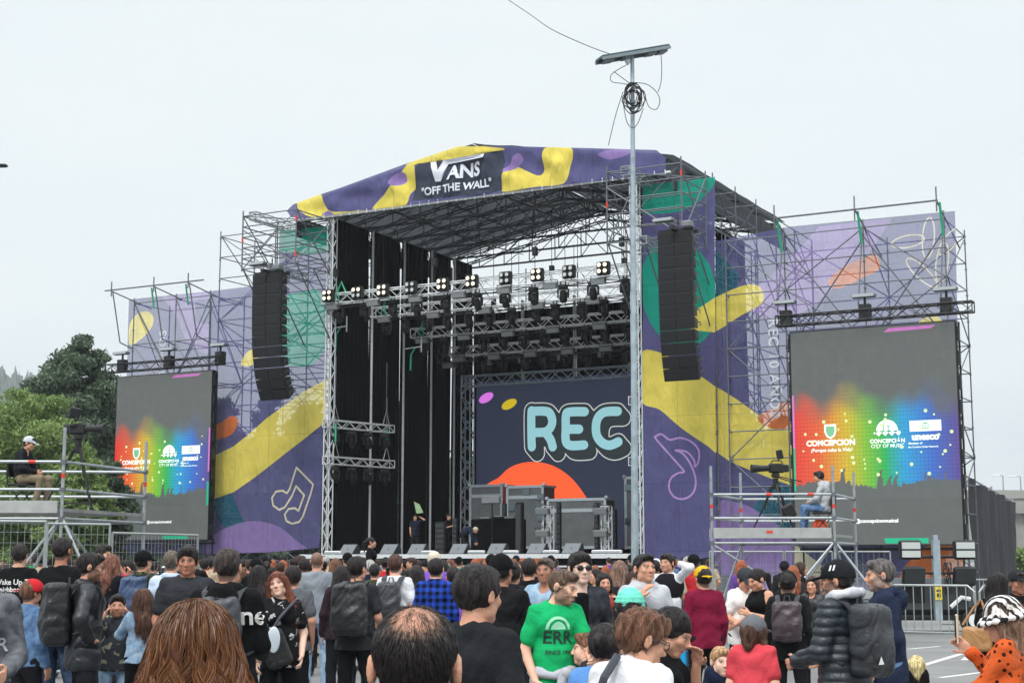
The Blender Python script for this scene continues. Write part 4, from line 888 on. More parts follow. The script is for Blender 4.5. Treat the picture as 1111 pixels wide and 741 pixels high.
# side ladders of light on the left and (mostly behind the pole) on the right
for side, (xs_, ys_) in enumerate((((352, 445), (460, 500)), ((678, 688), (434, 500)))):
    for k, y in enumerate(ys_):
        if side == 0:
            a = q(xs_[0], y - 1, -.4); uu, zz = a; vA, vB_ = -.35, 3.6; ue = uu + .9
            lab = 'short side truss with four lamps by the left stage wing, ' + ('upper' if k == 0 else 'lower')
        else: a = q(684, y, .2); uu, zz = a; vA, vB_ = .4, 4.4; ue = uu - .3; lab = 'short side truss by the right stage wing, ' + ('upper' if k == 0 else 'lower')
        e = sthing('side_truss', uu, vA, zz, lab, 'truss', 'side trusses in the stage wings'); o = e['_o']; m = MB(); m.truss((uu, vA, zz), (ue, vB_, zz), .32, .32, .4, .026, .016); m.build('frame', ALU, e, o)
        m = MB(); m.path([(uu + .2, vA + .2, zz + .15), (uu + .25, vA + .4, zz + .8), (uu + .3, vA + .6, zz + .15)], .02, 5)
        m.tube((uu + .25, vA + .4, zz + .7), (uu + .25, vA + .4, zz + (1.9 if k else 3)), .012, 4); m.path([(ue - .1, vB_ - .6, zz + .15), (ue - .05, vB_ - .4, zz + .8), (ue, vB_ - .2, zz + .15)], .02, 5); m.tube((ue - .05, vB_ - .4, zz + .7), (ue - .05, vB_ - .4, zz + 3), .012, 4); m.build('chain', STEEL, e, o)
        if k: m = MB(); m.tube((uu + .25, vA + .4, zz + .8), (uu + .25, vA + .4, zz + 1.6), .05, 5); m.tube((ue - .05, vB_ - .4, zz + .8), (ue - .05, vB_ - .4, zz + 1.6), .05, 5); m.build('sling', GREENT, e, o)
        for i in range(4):
            f = (i + .55) / 4; place('mh', moving_head, uu + (ue - uu) * f, vA + (vB_ - vA) * f, zz - .22, .4 if side == 0 else -.6, '%s lamp from the front on the %s side truss of the %s stage wing' % (ORD[i], 'upper' if k == 0 else 'lower', 'left' if side == 0 else 'right'), 'lamps on the side trusses')
for i, (x, y) in enumerate(((365, 356), (446, 378))):
    u, z = q(x, y, .3 + 3 * i); e = sthing('outrigger_bracket', u, .3 + 3 * i, z, 'small silver bracket with green sling by the left wing, ' + ('nearer the front' if i == 0 else 'further back'), 'bracket', 'brackets on the left wing'); o = e['_o']; vv = o[1]
    m = MB(); m.tube((u - .3, vv, z), (u + .55, vv, z + .05), .03, 5); m.tube((u + .55, vv, z + .5), (u + .55, vv, z - .2), .03, 5); m.build('tube', ALU, e, o); m = MB(); m.path([(u + .2, vv, z), (u, vv, z - .3), (u - .02, vv, z - 1.0)], .04, 5); m.build('sling', GREENT, e, o)

# ================================================================ LED wall at the back of the stage
v = 10.4
e = sthing('led_wall', 0, v, ZD, 'dark LED wall at the stage back with pale blue bubble letters and orange arc', 'screen'); o = (0, v, ZD); e.location = S(0, v, ZD)
a = q(517, 414, v); a0 = q(517, 600, v); b = q(700, 404, v)
u0, u1, z1 = a[0], b[0] + 1.2, (a[1] + b[1]) / 2
m = MB(); m.bbox((u0, v + .02, ZD + .3), (u1, v + .2, z1)); m.build('cabinet', BLACKM, e, o)
NAVY = mat('dark navy led face', (48, 54, 74), .6, 0, .05, 1, emit=.5); m = MB(); m.add([(u0, v, ZD + .3), (u1, v, ZD + .3), (u1, v, z1), (u0, v, z1)], [(0, 1, 2, 3)]); m.build('display', NAVY, e, o)
def lmat(n_, c, k=.5): return mat('lit %s pixels' % n_, c, .6, 0, 0, emit=k)
def lay2(nm, polys, mt, k, clip=True):
    vs, fs = [], []
    for p in polys:
        p = ccw(p); oo = len(vs); vs += [V(t) for t in p]; fs.append(list(range(oo, oo + len(p))))
    rv, _, rf, *_x = delaunay_2d_cdt(vs, [], fs, 1, 1e-4); mm = MB(); mm.add([(min(p.x, u1), v - .005 * k, p.y) for p in rv], [tuple(t) for t, oo in zip(rf, _x[2]) if oo]); mm.build(nm, mt, e, o)
Qv = lambda p: Q(p, v)
lay2('orange_arc', [Qv(spline([(525, 530), (541, 518), (552, 508), (565, 502.5), (580, 501), (597, 504), (612, 512), (625, 524), (640, 545), (650, 560), (525, 560)], 4))], lmat('orange', (255, 98, 52), .62), 1)
lay2('pink_dot', [Qv(ellipse((527.5, 431.5), 8.6, 4.6, -.55))], lmat('pink', (238, 128, 245)), 1); lay2('yellow_dot', [Qv(ellipse((552.5, 438.5), 9, 4.8, -.5))], lmat('ochre', (196, 172, 30), .7), 1)
def Lz(px, py): return (540 + px / 7.407, 430 + py / 7.407)
Rl = [[(275, 405), (272, 300), (272, 130), (290, 120), (390, 120), (425, 145), (440, 200), (425, 250), (385, 285), (300, 290)], [(385, 290), (425, 345), (443, 405)]]
El = [[(700, 123), (580, 125), (550, 150), (548, 260), (546, 340), (560, 380), (600, 395), (695, 390)], [(555, 263), (655, 263)]]
Cl = [[(965, 120), (910, 120), (850, 130), (805, 175), (790, 245), (800, 320), (845, 375), (905, 392), (970, 365)]]
def strokes(paths, w, dx=0, dy=0):
    out = []
    for p in paths: out += stroke(Qv([Lz(x + dx, y + dy) for x, y in spline(p, 3, False)]), w, False, 14)
    return out
px = abs(q(600, 460, v)[0] - q(601, 460, v)[0]); AL = Rl + El + Cl
OUT_ = []; 
for dx, dy in ((0, 0), (14, 18), (30, 36), (44, 52)): OUT_ += strokes(AL, px * 17.0, dx, dy)
INN = []
for dx, dy in ((0, 0), (14, 18), (30, 36), (44, 52)): INN += strokes(AL, px * 15.0, dx, dy)
lay2('letter_outline', OUT_, lmat('white', (228, 240, 240)), 1.6); lay2('letter_shadow', INN, lmat('charcoal', (48, 58, 62), .45), 2.6); lay2('letters', strokes(AL, px * 8.9), lmat('pale blue', (160, 214, 222), .5), 3.6)
e2 = sthing('led_wall_frame', u0, v - .1, ZD, 'grey lattice truss frame round the LED wall at the back of the stage', 'truss'); m = MB(); m.truss((u0 - .3, v - .35, ZD), (u0 - .3, v - .35, z1 + .3), .5, .4, .5, .035, .024, up=(0, 1, 0)); m.truss((u0 - .5, v - .35, z1 + .02), (u1, v - .35, z1 + .02), .4, .5, .6, .035, .024); m.build('frame', mat('pale lattice frame', (176, 190, 200), .5, .1), e2, e2['_o'])

# ================================================================ gear on the stage
CASEF = mat('grey fibre panel', (108, 112, 114), .7, 0, .15, 2); EDGE = mat('aluminium case edge', (190, 202, 208), .45, .3, .1)
def case(label, p0, p1, v, depth=1.2, catches=(), name='stage_riser_case', front=False):
    a = q(*p0, v); b = q(*p1, v); u0, z1 = a; u1 = b[0]; z0 = ZD + (0.0 if not front else .0) if p1[1] is None else b[1]
    z0 = max(ZD + .01, z0); e = sthing(name, (u0 + u1) / 2, v, z0, label, 'flight case', 'large grey cases at the back of the stage'); o = e['_o']
    m = MB(); m.bbox((u0 + .05, v + .03, z0 + .15), (u1 - .05, v + depth, z1 - .05)); m.build('body', CASEF, e, o)
    m = MB()
    for u in (u0, u1 - .12): m.bbox((u, v, z0 + .1), (u + .12, v + .05, z1))
    for z in (z0 + .12, z1 - .12): m.bbox((u0 + .122, v + .003, z), (u1 - .122, v + .053, z + .12))
    m.bbox((u0 + .122, v + .006, z1 - .62), (u1 - .122, v + .04, z1 - .46)); m.bbox((u1 + .001, v, z1 - .1), (u1 + .05, v + depth, z1)); m.bbox((u0 - .05, v, z1 - .1), (u0 - .001, v + depth, z1)); m.build('edge_profile', EDGE, e, o)
    for (fx, fz) in catches:
        m = MB(); c = (u0 + (u1 - u0) * fx, v - .01, z0 + (z1 - z0) * fz); m.rbox(c, (.34, .04, .3), .02); m.rbox((c[0], v - .04, c[2]), (.2, .03, .12), .01); m.build('catch', mat('zinc catch', (130, 145, 152), .35, .8), e, o)
    for u in (u0, u1):
        for z in (z1,): m = MB(); m.ball((u, v + .02, z), .1, 8, 5); m.build('corner_ball', EDGE, e, o)
    if z0 < ZD + .3:
        for u in (u0 + .3, u1 - .3): m = MB(); m.tube((u - .04, v + .3, z0 + .09), (u + .04, v + .3, z0 + .09), .09, 10); m.build('caster', BLACKP, e, o)
    return e
case('tall grey road case standing left of the two on the dark riser', (509, 526), (545, 598), 8.6, 1.2)
case('tall grey road case with shiny catches under the orange arc', (549, 527), (590, 598), 7.7, 1.2, ((.15, .66), (.85, .66), (.55, .9), (.92, .82), (.92, .5)))
case('low wide grey road case in front of the orange arc', (593, 541), (658, 598), 6.9, 1.0, ((.88, .12), (.1, .12)))
case('narrow grey road case half hidden behind the light pole', (677, 517), (700, 598), 9.2, 1.0, ((.2, .85), (.2, .4)))
# black table with turntables
u0, z1 = q(511, 563, 3.6); u1, _z = q(559, 563, 3.6); e = sthing('draped_table', (u0 + u1) / 2, 3.6, ZD, 'table under a black cloth carrying mixing gear in the middle of the stage', 'table'); o = e['_o']
m = MB(); m.rbox(((u0 + u1) / 2, 4.1, (ZD + z1) / 2), (u1 - u0, 1.1, z1 - ZD), .05); m.build('cloth', DRAPE, e, o)
um = (u0 + u1) / 2; e = sthing('dj_mixer', um + .1, 4, z1, 'silver dj mixer between two decks on the black table', 'mixer'); o = e['_o']; m = MB(); m.rbox((um + .1, 4, z1 + .06), (.4, .5, .1), .02); m.build('body', BLACKP, e, o); m = MB(); m.bbox((um - .05, 3.85, z1 + .112), (um + .25, 4.1, z1 + .125)); m.build('fader_panel', ALU, e, o)
for s_ in (-.5, .7):
    e = sthing('dj_deck', um + s_, 4, z1, 'silver dj deck on the black table, %s of the mixer' % ('left' if s_ < 0 else 'right'), 'turntable', 'dj decks'); o = e['_o']; m = MB(); m.rbox((um + s_, 4, z1 + .05), (.5, .5, .09), .02); m.build('body', LG, e, o); m = MB(); m.disc((um + s_, 4, z1 + .105), (0, 0, 1), .17, .02, 18); m.build('platter', BLACKP, e, o)
# wedges along the front edge
def wedge():
    e = empty('monitor_wedge', (0, 0, 0), 0, 'x', 'stage monitor'); e.scale = (.58, .62, .62); o = (0, 0, 0); w_ = .62; P = []
    for x in (-w_, w_): P += [(x, -.05, 0), (x, .95, 0), (x, .95, .32), (x, .75, .66), (x, .62, .70)]
    m = MB(); m.add(P, [(4, 3, 2, 1, 0), (5, 6, 7, 8, 9), (0, 1, 6, 5), (1, 2, 7, 6), (2, 3, 8, 7), (3, 4, 9, 8), (4, 0, 5, 9)]); m.build('cabinet', mat('grey wedge cabinet', (62, 66, 70), .6, 0, .1), e, o)
    d = V((0, .67, .70)).normalized(); nrm = V((0, -.70, .67)).normalized(); c = V((0, .285, .35)) + nrm * .012; M = Matrix(((1, 0, 0), (0, d.y, nrm.y), (0, d.z, nrm.z)))
    m = MB(); m.box(c, (w_ * 1.86, .86, .02), M); m.build('grille', GREYP, e, o); m = MB(); m.box(c + nrm * .014, (.07, .12, .012), M); m.build('badge', BLACKP, e, o); return e
for i, x in enumerate((377, 421, 451, 496, 537, 580, 618)):
    place('wg', wedge, qu(x, -.9), -.95, ZD + .005, 0, '%s grey monitor wedge from the left on the stage edge' % ORD[i], 'monitor wedges along the stage edge')
for i, (x, wd) in enumerate(((366, 20), (403, 16), (468, 14), (520, 18), (557, 16), (600, 16), (660, 30))):
    u = qu(x, -.7); w_ = wd / FPX * 63 * 1.1; e = sthing('floor_light_bar', u, -.9, ZD, 'low white light bar on the stage edge, %s from the left' % ORD[i], 'light bar', 'light bars along the stage edge'); o = e['_o']
    m = MB(); m.rbox((u, -.9, ZD + .09), (w_, .18, .14), .03); m.build('housing', WHITEP, e, o); m = MB(); m.bbox((u - w_ / 2 + .05, -1.0, ZD + .05), (u + w_ / 2 - .05, -.992, ZD + .12)); m.build('lens', mat('lamp glass', (170, 175, 178), .15, 0, 0), e, o)
# upright trusses with strobes
for i, (x, yt, vv) in enumerate(((595, 549, 1.2), (658, 549, 1.2))):
    u, z = q(x, yt, vv); e = sthing('truss_tower', u, vv, ZD, 'short upright truss tower with two strobes, %s of the low case' % ('left' if i == 0 else 'right'), 'truss tower', 'short truss towers on stage'); o = e['_o']
    m = MB(); m.truss((u, vv, ZD + .03), (u, vv, z), .32, .32, .4, .028, .016, up=(0, 1, 0)); m.bbox((u - .4, vv - .4, ZD + .001), (u + .4, vv + .4, ZD + .03)); m.build('frame', ALU, e, o)
    for k, y in enumerate((556, 580)):
        zz = q(x, y, vv)[1]; place('st', strobe, u - .1, vv - .35, zz + .22, 0, '%s strobe on the short truss tower %s of the low case' % ('upper' if k == 0 else 'lower', 'left' if i == 0 else 'right'), 'strobes on the truss towers')
for i, (x, yt, wd, vv) in enumerate(((549, 546, 5, 5), (608, 545, 5, 4.9), (649, 545, 5, 4.9), (667, 552, 7, 2), (480, 566, 12, 1.6), (496, 562, 5, 2))):
    u, z = q(x, yt, vv); w_ = wd / FPX * 68; e = sthing('speaker_column', u, vv, ZD, 'slim black speaker column on stage, %s from the left' % ORD[i], 'loudspeaker', 'speaker columns on stage'); o = e['_o']
    m = MB(); m.rbox((u, vv - .14, (ZD + z) / 2), (w_, .16, z - ZD), .03); m.build('cabinet', BLACKP, e, o)
    m = MB(); kk = int((z - ZD) / .22)
    for k in range(kk): m.bbox((u - w_ * .4, vv - .25, ZD + .05 + k * .22), (u + w_ * .4, vv - .222, ZD + .2 + k * .22))
    m.build('grille', mat('speaker mesh', (62, 64, 66), .6, .3), e, o)
for i, (x, yt) in enumerate(((567, 545), (352 + 33, 590), (534, 546))):
    u, z = q(x, yt, 3); e = sthing('strobe_panel_stand' if i == 2 else 'stage_box', u, 3, ZD, ['small black amplifier box by the grey cases', 'black subwoofer in the left stage wing', 'strobe panel on a stand behind the decks'][i], 'stage gear'); o = e['_o']
    if i == 2: m = MB(); m.tube((u, 3, ZD), (u, 3, z), .03, 6); m.tube((u, 3, ZD + .2), (u + .4, 3, ZD), .02, 5); m.tube((u, 3, ZD + .2), (u - .4, 3, ZD), .02, 5); m.build('stand', BLACKM, e, o); m = MB(); m.rbox((u, 2.9, z + .15), (.9, .2, .35), .04); m.build('housing', LG, e, o)
    else: m = MB(); w_ = .3 if i == 0 else 1.6; m.rbox((u, 2.75, (ZD + z) / 2), (w_, .3, z - ZD), .04); m.build('body', BLACKP, e, o); m = MB(); m.bbox((u - w_ * .4, 2.58, ZD + .1), (u + w_ * .4, 2.598, z - .1)); m.build('grille', mat('speaker mesh', (62, 64, 66), .6, .3), e, o)
u, z = q(452, 548, 2); e = sthing('fluorescent_flag', u, 2, z, 'pale green cloth flag held up at the back left of the stage', 'flag'); m = MB(); pts = [q(449, 544, 2), q(455, 547, 2), (q(459, 556, 2)), q(452, 557, 2)]; m.prism([(p[0], 2, p[1]) for p in pts], (0, 1, 0), .03); m.build('cloth', mat('pale green cloth', (150, 180, 135), .8), e, e['_o'])
m = MB(); pb = q(451, 580, 2); m.tube((pb[0], 2.05, ZD), (pts[0][0] + .05, 2.05, pts[0][1]), .02, 5); m.build('stick', BLACKM, e, e['_o'])

# ================================================================ black cloth fence past the right wing
p0 = S(uw[3] + .3, 1.0); 
a = at(1050, 517, 57); b = at(1101, 545, 70)
e = empty('curtain_fence', (a.x, a.y, 0), 0, 'black pleated cloth fence running back from the right scaffold wing', 'fence'); o = tuple(e.location); m = MB(); N = 60; K = 14; P = []
for j in range(K + 1):
    for i in range(N + 1):
        f = i / N; p = a.lerp(b, f); d = (b - a).normalized().cross(V((0, 0, 1))); s_ = f * 16; w_ = .10 * sin(s_ * 1.9 + .5 * sin(j * .5)) * (1 - .3 * j / K) + .08 * sin(s_ * 5 + j * .25)
        zz = (p.z - .12 * abs(sin(f * pi * 3))) * j / K + .02; P.append((p.x + d.x * w_, p.y + d.y * w_, zz))
m.add(P, [(j * (N + 1) + i, j * (N + 1) + i + 1, (j + 1) * (N + 1) + i + 1, (j + 1) * (N + 1) + i) for j in range(K) for i in range(N)]); m.build('cloth', mat('charcoal fence cloth', (56, 56, 60), .9, 0, .15, 1, .03, 4), e, o, 60)
m = MB(); m.tube(a + V((0, .3, .05)), b + V((0, .3, .05)), .04, 6)
for f in (0, .5, 1): p = a.lerp(b, f); m.tube((p.x, p.y + .3, 0), (p.x, p.y + .3, p.z + .2), .04, 6)
m.build('frame', STEEL, e, o)

# ================================================================ light pole with solar panel and coiled cable
D = 34; base = at(689, 640, D); base.z = 0; topz = at(686, 62, D)
e = empty('light_pole', base, 0, 'tall galvanised pole with flat panel on top and tangled black cable', 'pole'); o = tuple(base)
TOPX = topz.x
m = MB(); m.tube((base.x, D, 0), (TOPX, D, topz.z), .092, 14, .046); m.bbox((base.x - .2, D - .2, 0), (base.x + .2, D + .2, .03)); m.build('shaft', mat('pale galvanised pole', (158, 172, 180), .45, .35, .22, 4, .004, 60), e, o, 40)
L_ = at(650, 64, D - .3); R_ = at(722, 52, D + .3); d = (R_ - L_).normalized(); side = d.cross(V((0, 0, 1))).normalized(); upv = side.cross(d)
M = Matrix((d, side, upv)).transposed()
m = MB(); m.box((L_ + R_) / 2, ((R_ - L_).length, .42, .05), M); m.build('panel', mat('dark panel glass', (60, 84, 92), .2, .1, .05), e, o)
m = MB(); c = (L_ + R_) / 2; m.box(c + upv * -.05 + side * -.19, ((R_ - L_).length + .04, .05, .07), M); m.box(c + upv * -.05 + side * .19, ((R_ - L_).length + .04, .05, .07), M)
for f in (-.38, -.1, .25, .42): m.box(c + d * f * (R_ - L_).length + upv * -.09, (.22, .26, .06), M)
m.build('panel_frame', mat('grey panel frame', (128, 138, 142), .5, .4), e, o)
m = MB(); b_ = at(681, 66, D); m.ball(b_, (.07, .07, .1)); m.tube(b_ + V((0, 0, .05)), (TOPX, D, b_.z + .05), .02, 5); m.build('bracket_lamp', WHITEP, e, o)
m = MB(); r = random.Random(5)
for k in range(11):
    cx, cy = (689 + r.uniform(-4, 3), 106 + r.uniform(-5, 5)); rx, ry = r.uniform(6, 11), r.uniform(9, 14); ph = r.uniform(0, 6); pts = []
    for i in range(27): t = 2 * pi * i / 24 + ph; p = at(cx + rx * cos(t) + r.uniform(-.5, .5), cy + ry * sin(t) + r.uniform(-.5, .5), D - .15 + .12 * sin(t * 2 + k)); pts.append(p)
    m.path(pts, .012, 5)
for pl in ([(682, 70), (672, 75), (663, 82), (664, 89), (676, 91), (686, 93)], [(717, 58), (718, 75), (717, 90), (714, 100)], [(690, 90), (702, 92), (712, 100), (716, 110), (712, 119), (704, 116), (700, 105)], [(676, 100), (672, 112), (668, 125), (664, 141), (660, 158)], [(676, 112), (680, 132), (686, 139), (692, 134), (698, 118)], [(666, 78), (674, 84), (685, 92)]):
    pts = spline(pl, 5, False); m.path([at(x, y, D - .15) for x, y in pts], .009, 5)
m.build('cable_coil', BLACKP, e, o)
e = empty('overhead_cable', at(655, 58, D), 0, 'thin dark cable strung from the pole top to the upper left', 'cable'); pts = spline([(665, 60), (640, 51), (600, 33), (575, 16), (548, -2), (500, -34)], 6, False); m = MB()
m.path([at(x, y, D + i * .35) for i, (x, y) in enumerate(pts)], .011, 5); m.build('wire', BLACKP, e, tuple(e.location))

# ================================================================ camera platforms
def tpipe(m, a, b, r=.026): m.tube(a, b, r, 8)
def platform(label, P0, ax, ay, W, Dp, zd, ztop, left_ext=0, posts_up=1.1, name='camera_platform'):
    """scaffold platform: near corner P0, axes ax (along front) and ay (back)"""
    e = empty(name, P0, 0, label, 'scaffold platform', 'scaffold camera platforms'); o = tuple(P0); ax = V(ax).normalized(); ay = V(ay).normalized(); P0 = V(P0)
    cr = [P0, P0 + ax * W, P0 + ax * W + ay * Dp, P0 + ay * Dp]
    fr = MB(); hts = [ztop] * 4
    for c, h in zip(cr, hts): fr.tube(c, c + V((0, 0, h)), .03, 8); fr.bbox(tuple(c - V((.1, .1, 0))), tuple(c + V((.1, .1, .02))))
    for i in range(4):
        a, b = cr[i], cr[(i + 1) % 4]
        for z in (.35, zd - .18): tpipe(fr, a + V((0, 0, z)), b + V((0, 0, z)))
    fr.build('standard', STEEL, e, o)
    m = MB()
    for i in range(4):
        a, b = cr[i], cr[(i + 1) % 4]
        for z in (zd + .32, zd + .8): tpipe(m, a + V((0, 0, z)), b + V((0, 0, z)))
    m.build('guard_rail', STEEL, e, o)
    m = MB()
    tpipe(m, cr[0] + V((0, 0, .4)), cr[1] + V((0, 0, zd - .2))); tpipe(m, cr[1] + V((.03, 0, .4)), cr[2] + V((0, 0, zd - .2))); tpipe(m, cr[3] + V((.03, 0, .4)), cr[0] + V((0, 0, zd - .2)))
    for s1, s2 in ((ax, -ay), (-ax, -ay), (ax, ay)): tpipe(m, cr[0] + V((0, 0, zd - .15)), cr[0] + s1 * .9 + s2 * .35 + V((0, 0, .9)))
    m.build('brace', STEEL, e, o)
    m = MB(); n = 4
    for i in range(n):
        a = cr[0] + ay * (Dp * (i + .5) / n) + ax * W / 2; M = Matrix((ax, ay, V((0, 0, 1)))).transposed(); m.box(a + V((0, 0, zd - .03)), (W - .06, Dp / n - .03, .06), M)
    m.build('deck', mat('aluminium plank', (150, 152, 150), .5, .5, .15, 3), e, o)
    m = MB(); M = Matrix((ax, ay, V((0, 0, 1)))).transposed()
    m.box(cr[0] + ax * W / 2 + ay * -.05 + V((0, 0, zd + .02)), (W - .1, .03, .21), M); m.box(cr[0] + ay * Dp / 2 + ax * (W + .05) + V((0, 0, zd + .02)), (.03, Dp - .1, .16), M); m.build('toe_board', mat('aluminium toe board', (178, 180, 178), .45, .5, .12, 5), e, o)
    m = MB(); m.box(cr[0] + ax * W * .52 + ay * -.068 + V((0, 0, zd + .04)), (.13, .006, .05), M)
    for c in cr: m.tube(c + V((0, 0, zd + .52)), c + V((0, 0, zd + .60)), .034, 8)
    for f in (.16, .5): m.tube(cr[0] + ax * W * f + V((0, 0, zd + .8)), cr[0] + ax * (W * f + .12) + V((0, 0, zd + .8)), .03, 8)
    m.build('tape_mark', REDT, e, o)
    # couplers
    m = MB()
    for c in cr:
        for z in (zd + .32, zd + .8, zd - .18): m.bbox(tuple(c + V((-.045, -.045, z - .035))), tuple(c + V((.045, .045, z + .035))))
    m.build('coupler', STEELD, e, o)
    return cr
DR = 31.; c0 = at(906, 600, DR); c0.z = 0; t24 = R(14)
zdR = at(840, 579, DR).z
crR = platform('scaffold platform in front of the right screen carrying a camera operator', c0, (-cos(t24), sin(t24) * .35, 0), (sin(t24) * 1.6, cos(t24), 0), 2.46, 2.6, zdR, zdR + 1.38)
DL = 26.5; c1 = at(65, 600, DL); c1.z = 0; zdL = at(60, 551, DL).z
crL = platform('scaffold platform at the left edge with camera operator before the trees', c1, (-cos(R(4)), -sin(R(4)), 0), (.21, .97, 0), 3.0, 3.2, zdL, zdL + 1.4)
# lower platform post at the right end (x 178) gets its own extension: handled by the platform's back corner
def tripod_cam(label, P, zd, yaw, h=1.25, s=1., lens='right'):
    e = empty('video_camera', P + V((0, 0, zd)), yaw, label, 'video camera', 'broadcast cameras'); o = (0, 0, 0)
    t = MB()
    for k in range(3):
        a = 2 * pi * k / 3 + .5; f = V((cos(a) * .55, sin(a) * .55, .02)); t.tube((cos(a) * .05, sin(a) * .05, h * .93), f, .022, 6, .016); t.tube((cos(a) * .09, sin(a) * .09, h * .9), f * .5 + V((0, 0, h * .47)), .028, 6); t.ball(f, .035, 6, 4)
    for k in range(3):
        a = 2 * pi * k / 3 + .5; b = a + 2 * pi / 3; t.tube((cos(a) * .5, sin(a) * .5, .1), (0, 0, .12), .012, 5)
    t.tube((0, 0, h * .85), (0, 0, h + .06), .06, 10); t.build('tripod', BLACKM, e, o)
    b = MB(); b.rbox((0, 0, h + .12), (.16, .12, .1), .02); b.rbox((.02, 0, h + .27), (.34, .12, .2), .03); b.rbox((.22, 0, h + .27), (.14, .10, .16), .02); b.path([(-.1, 0, h + .37), (-.06, 0, h + .43), (.12, 0, h + .43), (.16, 0, h + .37)], .013, 6); b.tube((0, .08, h + .1), (.5, .22, h - .02), .012, 6); b.tube((0, -.08, h + .1), (.5, -.22, h - .02), .012, 6)
    b.rbox((.08, .08, h + .33), (.12, .05, .06), .015); b.build('camera_body', BLACKP, e, o)
    m = MB(); m.tube((-.15, 0, h + .27), (-.36, 0, h + .26), .062, 14, .07); m.tube((-.36, 0, h + .26), (-.52, 0, h + .255), .075, 14, .095); m.build('lens', BLACKP, e, o, 40)
    m = MB(); m.rbox((.10, .0, h + .56), (.06, .3, .2), .02, Matrix.Rotation(R(-10), 3, 'Y')); m.tube((.05, 0, h + .42), (.1, 0, h + .5), .015, 6); m.build('viewfinder', BLACKP, e, o)
    return e
def chair(label, P, zd, yaw):
    e = empty('folding_chair', P + V((0, 0, zd)), yaw, label, 'chair', 'folding chairs of the camera crew'); o = (0, 0, 0)
    m = MB(); m.rbox((0, 0, .45), (.42, .42, .04), .015); m.build('seat', BLACKP, e, o); m = MB(); m.rbox((0, .21, .74), (.42, .03, .3), .012, Matrix.Rotation(R(-8), 3, 'X')); m.build('backrest', BLACKP, e, o)
    for x in (-.2, .2):
        m = MB(); m.tube((x, -.2, 0), (x, .2, .45), .012, 6); m.tube((x, .2, .45), (x, .24, .88), .012, 6); m.build('leg', BLACKM, e, o); m = MB(); m.tube((x * .9, .24, 0), (x * .9, -.17, .45), .012, 6); m.build('leg', BLACKM, e, o)
    return e
camR = at(843, 580, DR + 1.1); camR.z = 0; tripod_cam('broadcast camera on a tripod pointing left on the right platform', camR, zdR, R(8), 1.12)
camL = at(82, 556, DL + .9); camL.z = 0; tripod_cam('broadcast camera on a tripod pointing right on the left platform', camL, zdL, R(165), 1.18)
e = empty('monitor_hood', at(855, 555, DR + 1.0), R(20), 'small black monitor in a hood hanging under the right camera', 'monitor'); m = MB(); m.rbox((0, 0, 0), (.3, .14, .3), .03, Matrix.Rotation(R(-25), 3, 'Y')); m.build('hood', BLACKP, e); m = MB(); m.tube((-.1, 0, .1), (-.2, .05, .55), .012, 5); m.build('arm', BLACKM, e)
# orange rucksack under the chair
pC = at(894, 580, DR + 1.0); pC.z = 0
e = empty('rucksack', pC + V((-.05, .1, zdR)), 0, 'orange rucksack on the deck under the right camera operator', 'rucksack'); m = MB(); m.ball((0, 0, .17), (.17, .12, .18), 12, 8); m.build('body', mat('orange nylon', (226, 92, 44), .6, 0, .12, 8, .01, 14), e, (0, 0, 0), 60); m = MB(); m.path([(-.1, -.08, .06), (-.12, -.13, .2), (-.06, -.06, .33)], .012, 5); m.ball((0, -.1, .12), (.1, .05, .08), 8, 6); m.build('pocket', mat('dark orange nylon', (190, 70, 35), .6), e, (0, 0, 0), 60)

# ================================================================ fences
FW = mat('fence wire', (165, 170, 168), .45, .7, .1, 10)
def mesh_panel(label, a, b, h, step=.10, name='mesh_fence_panel', hz=5, z0=.1, group='wire fence panels'):
    a = V(a); b = V(b); e = empty(name, a, 0, label, 'fence', group); o = tuple(a); L = (b - a).length; d = (b - a).normalized(); up = V((0, 0, 1))
    m = MB(); m.tube(a, a + up * h, .018, 8); m.tube(b, b + up * h, .018, 8); m.tube(a + up * h, b + up * h, .018, 8); m.tube(a + up * z0, b + up * z0, .022, 8)
    for p in (a, b): m.rbox(p + V((0, 0, .05)), (.24, .6, .1), .03)
    m.build('frame', FW, e, o); m = MB(); k = int(L / step)
    for i in range(1, k): p = a + d * (L * i / k); m.tube(p + up * z0, p + up * h, .003, 4, caps=False)
    for i in range(1, hz): z = z0 + (h - z0) * i / hz; m.tube(a + up * z, b + up * z, .0035, 4, caps=False)
    m.build('wire_mesh', FW, e, o); return e
def g0(x, D): p = at(x, 608, D); p.z = 0; return p
mesh_panel('wire fence panel at the left edge below the camera platform', g0(-20, 21.5), g0(48, 21.8), 2.2, .09, hz=14)
mesh_panel('wire fence panel right of the platform post, before the scaffold legs', g0(50, 21.8), g0(118, 22.3), 2.17, .09, hz=14)
mesh_panel('wire fence panel in front of the foot of the left screen', g0(121, 22.4), g0(214, 24.5), 2.05, .09, hz=14)
mesh_panel('tall wire fence panel under the right camera platform, left one', g0(770, 34.5), g0(850, 34.5), 1.85, .12, hz=6); mesh_panel('tall wire fence panel under the right camera platform, middle one', g0(852, 34.5), g0(903, 34.5), 1.85, .12, hz=6); mesh_panel('tall wire fence panel right of the platform corner post', g0(906, 34.6), g0(966, 34.8), 1.85, .12, hz=6)
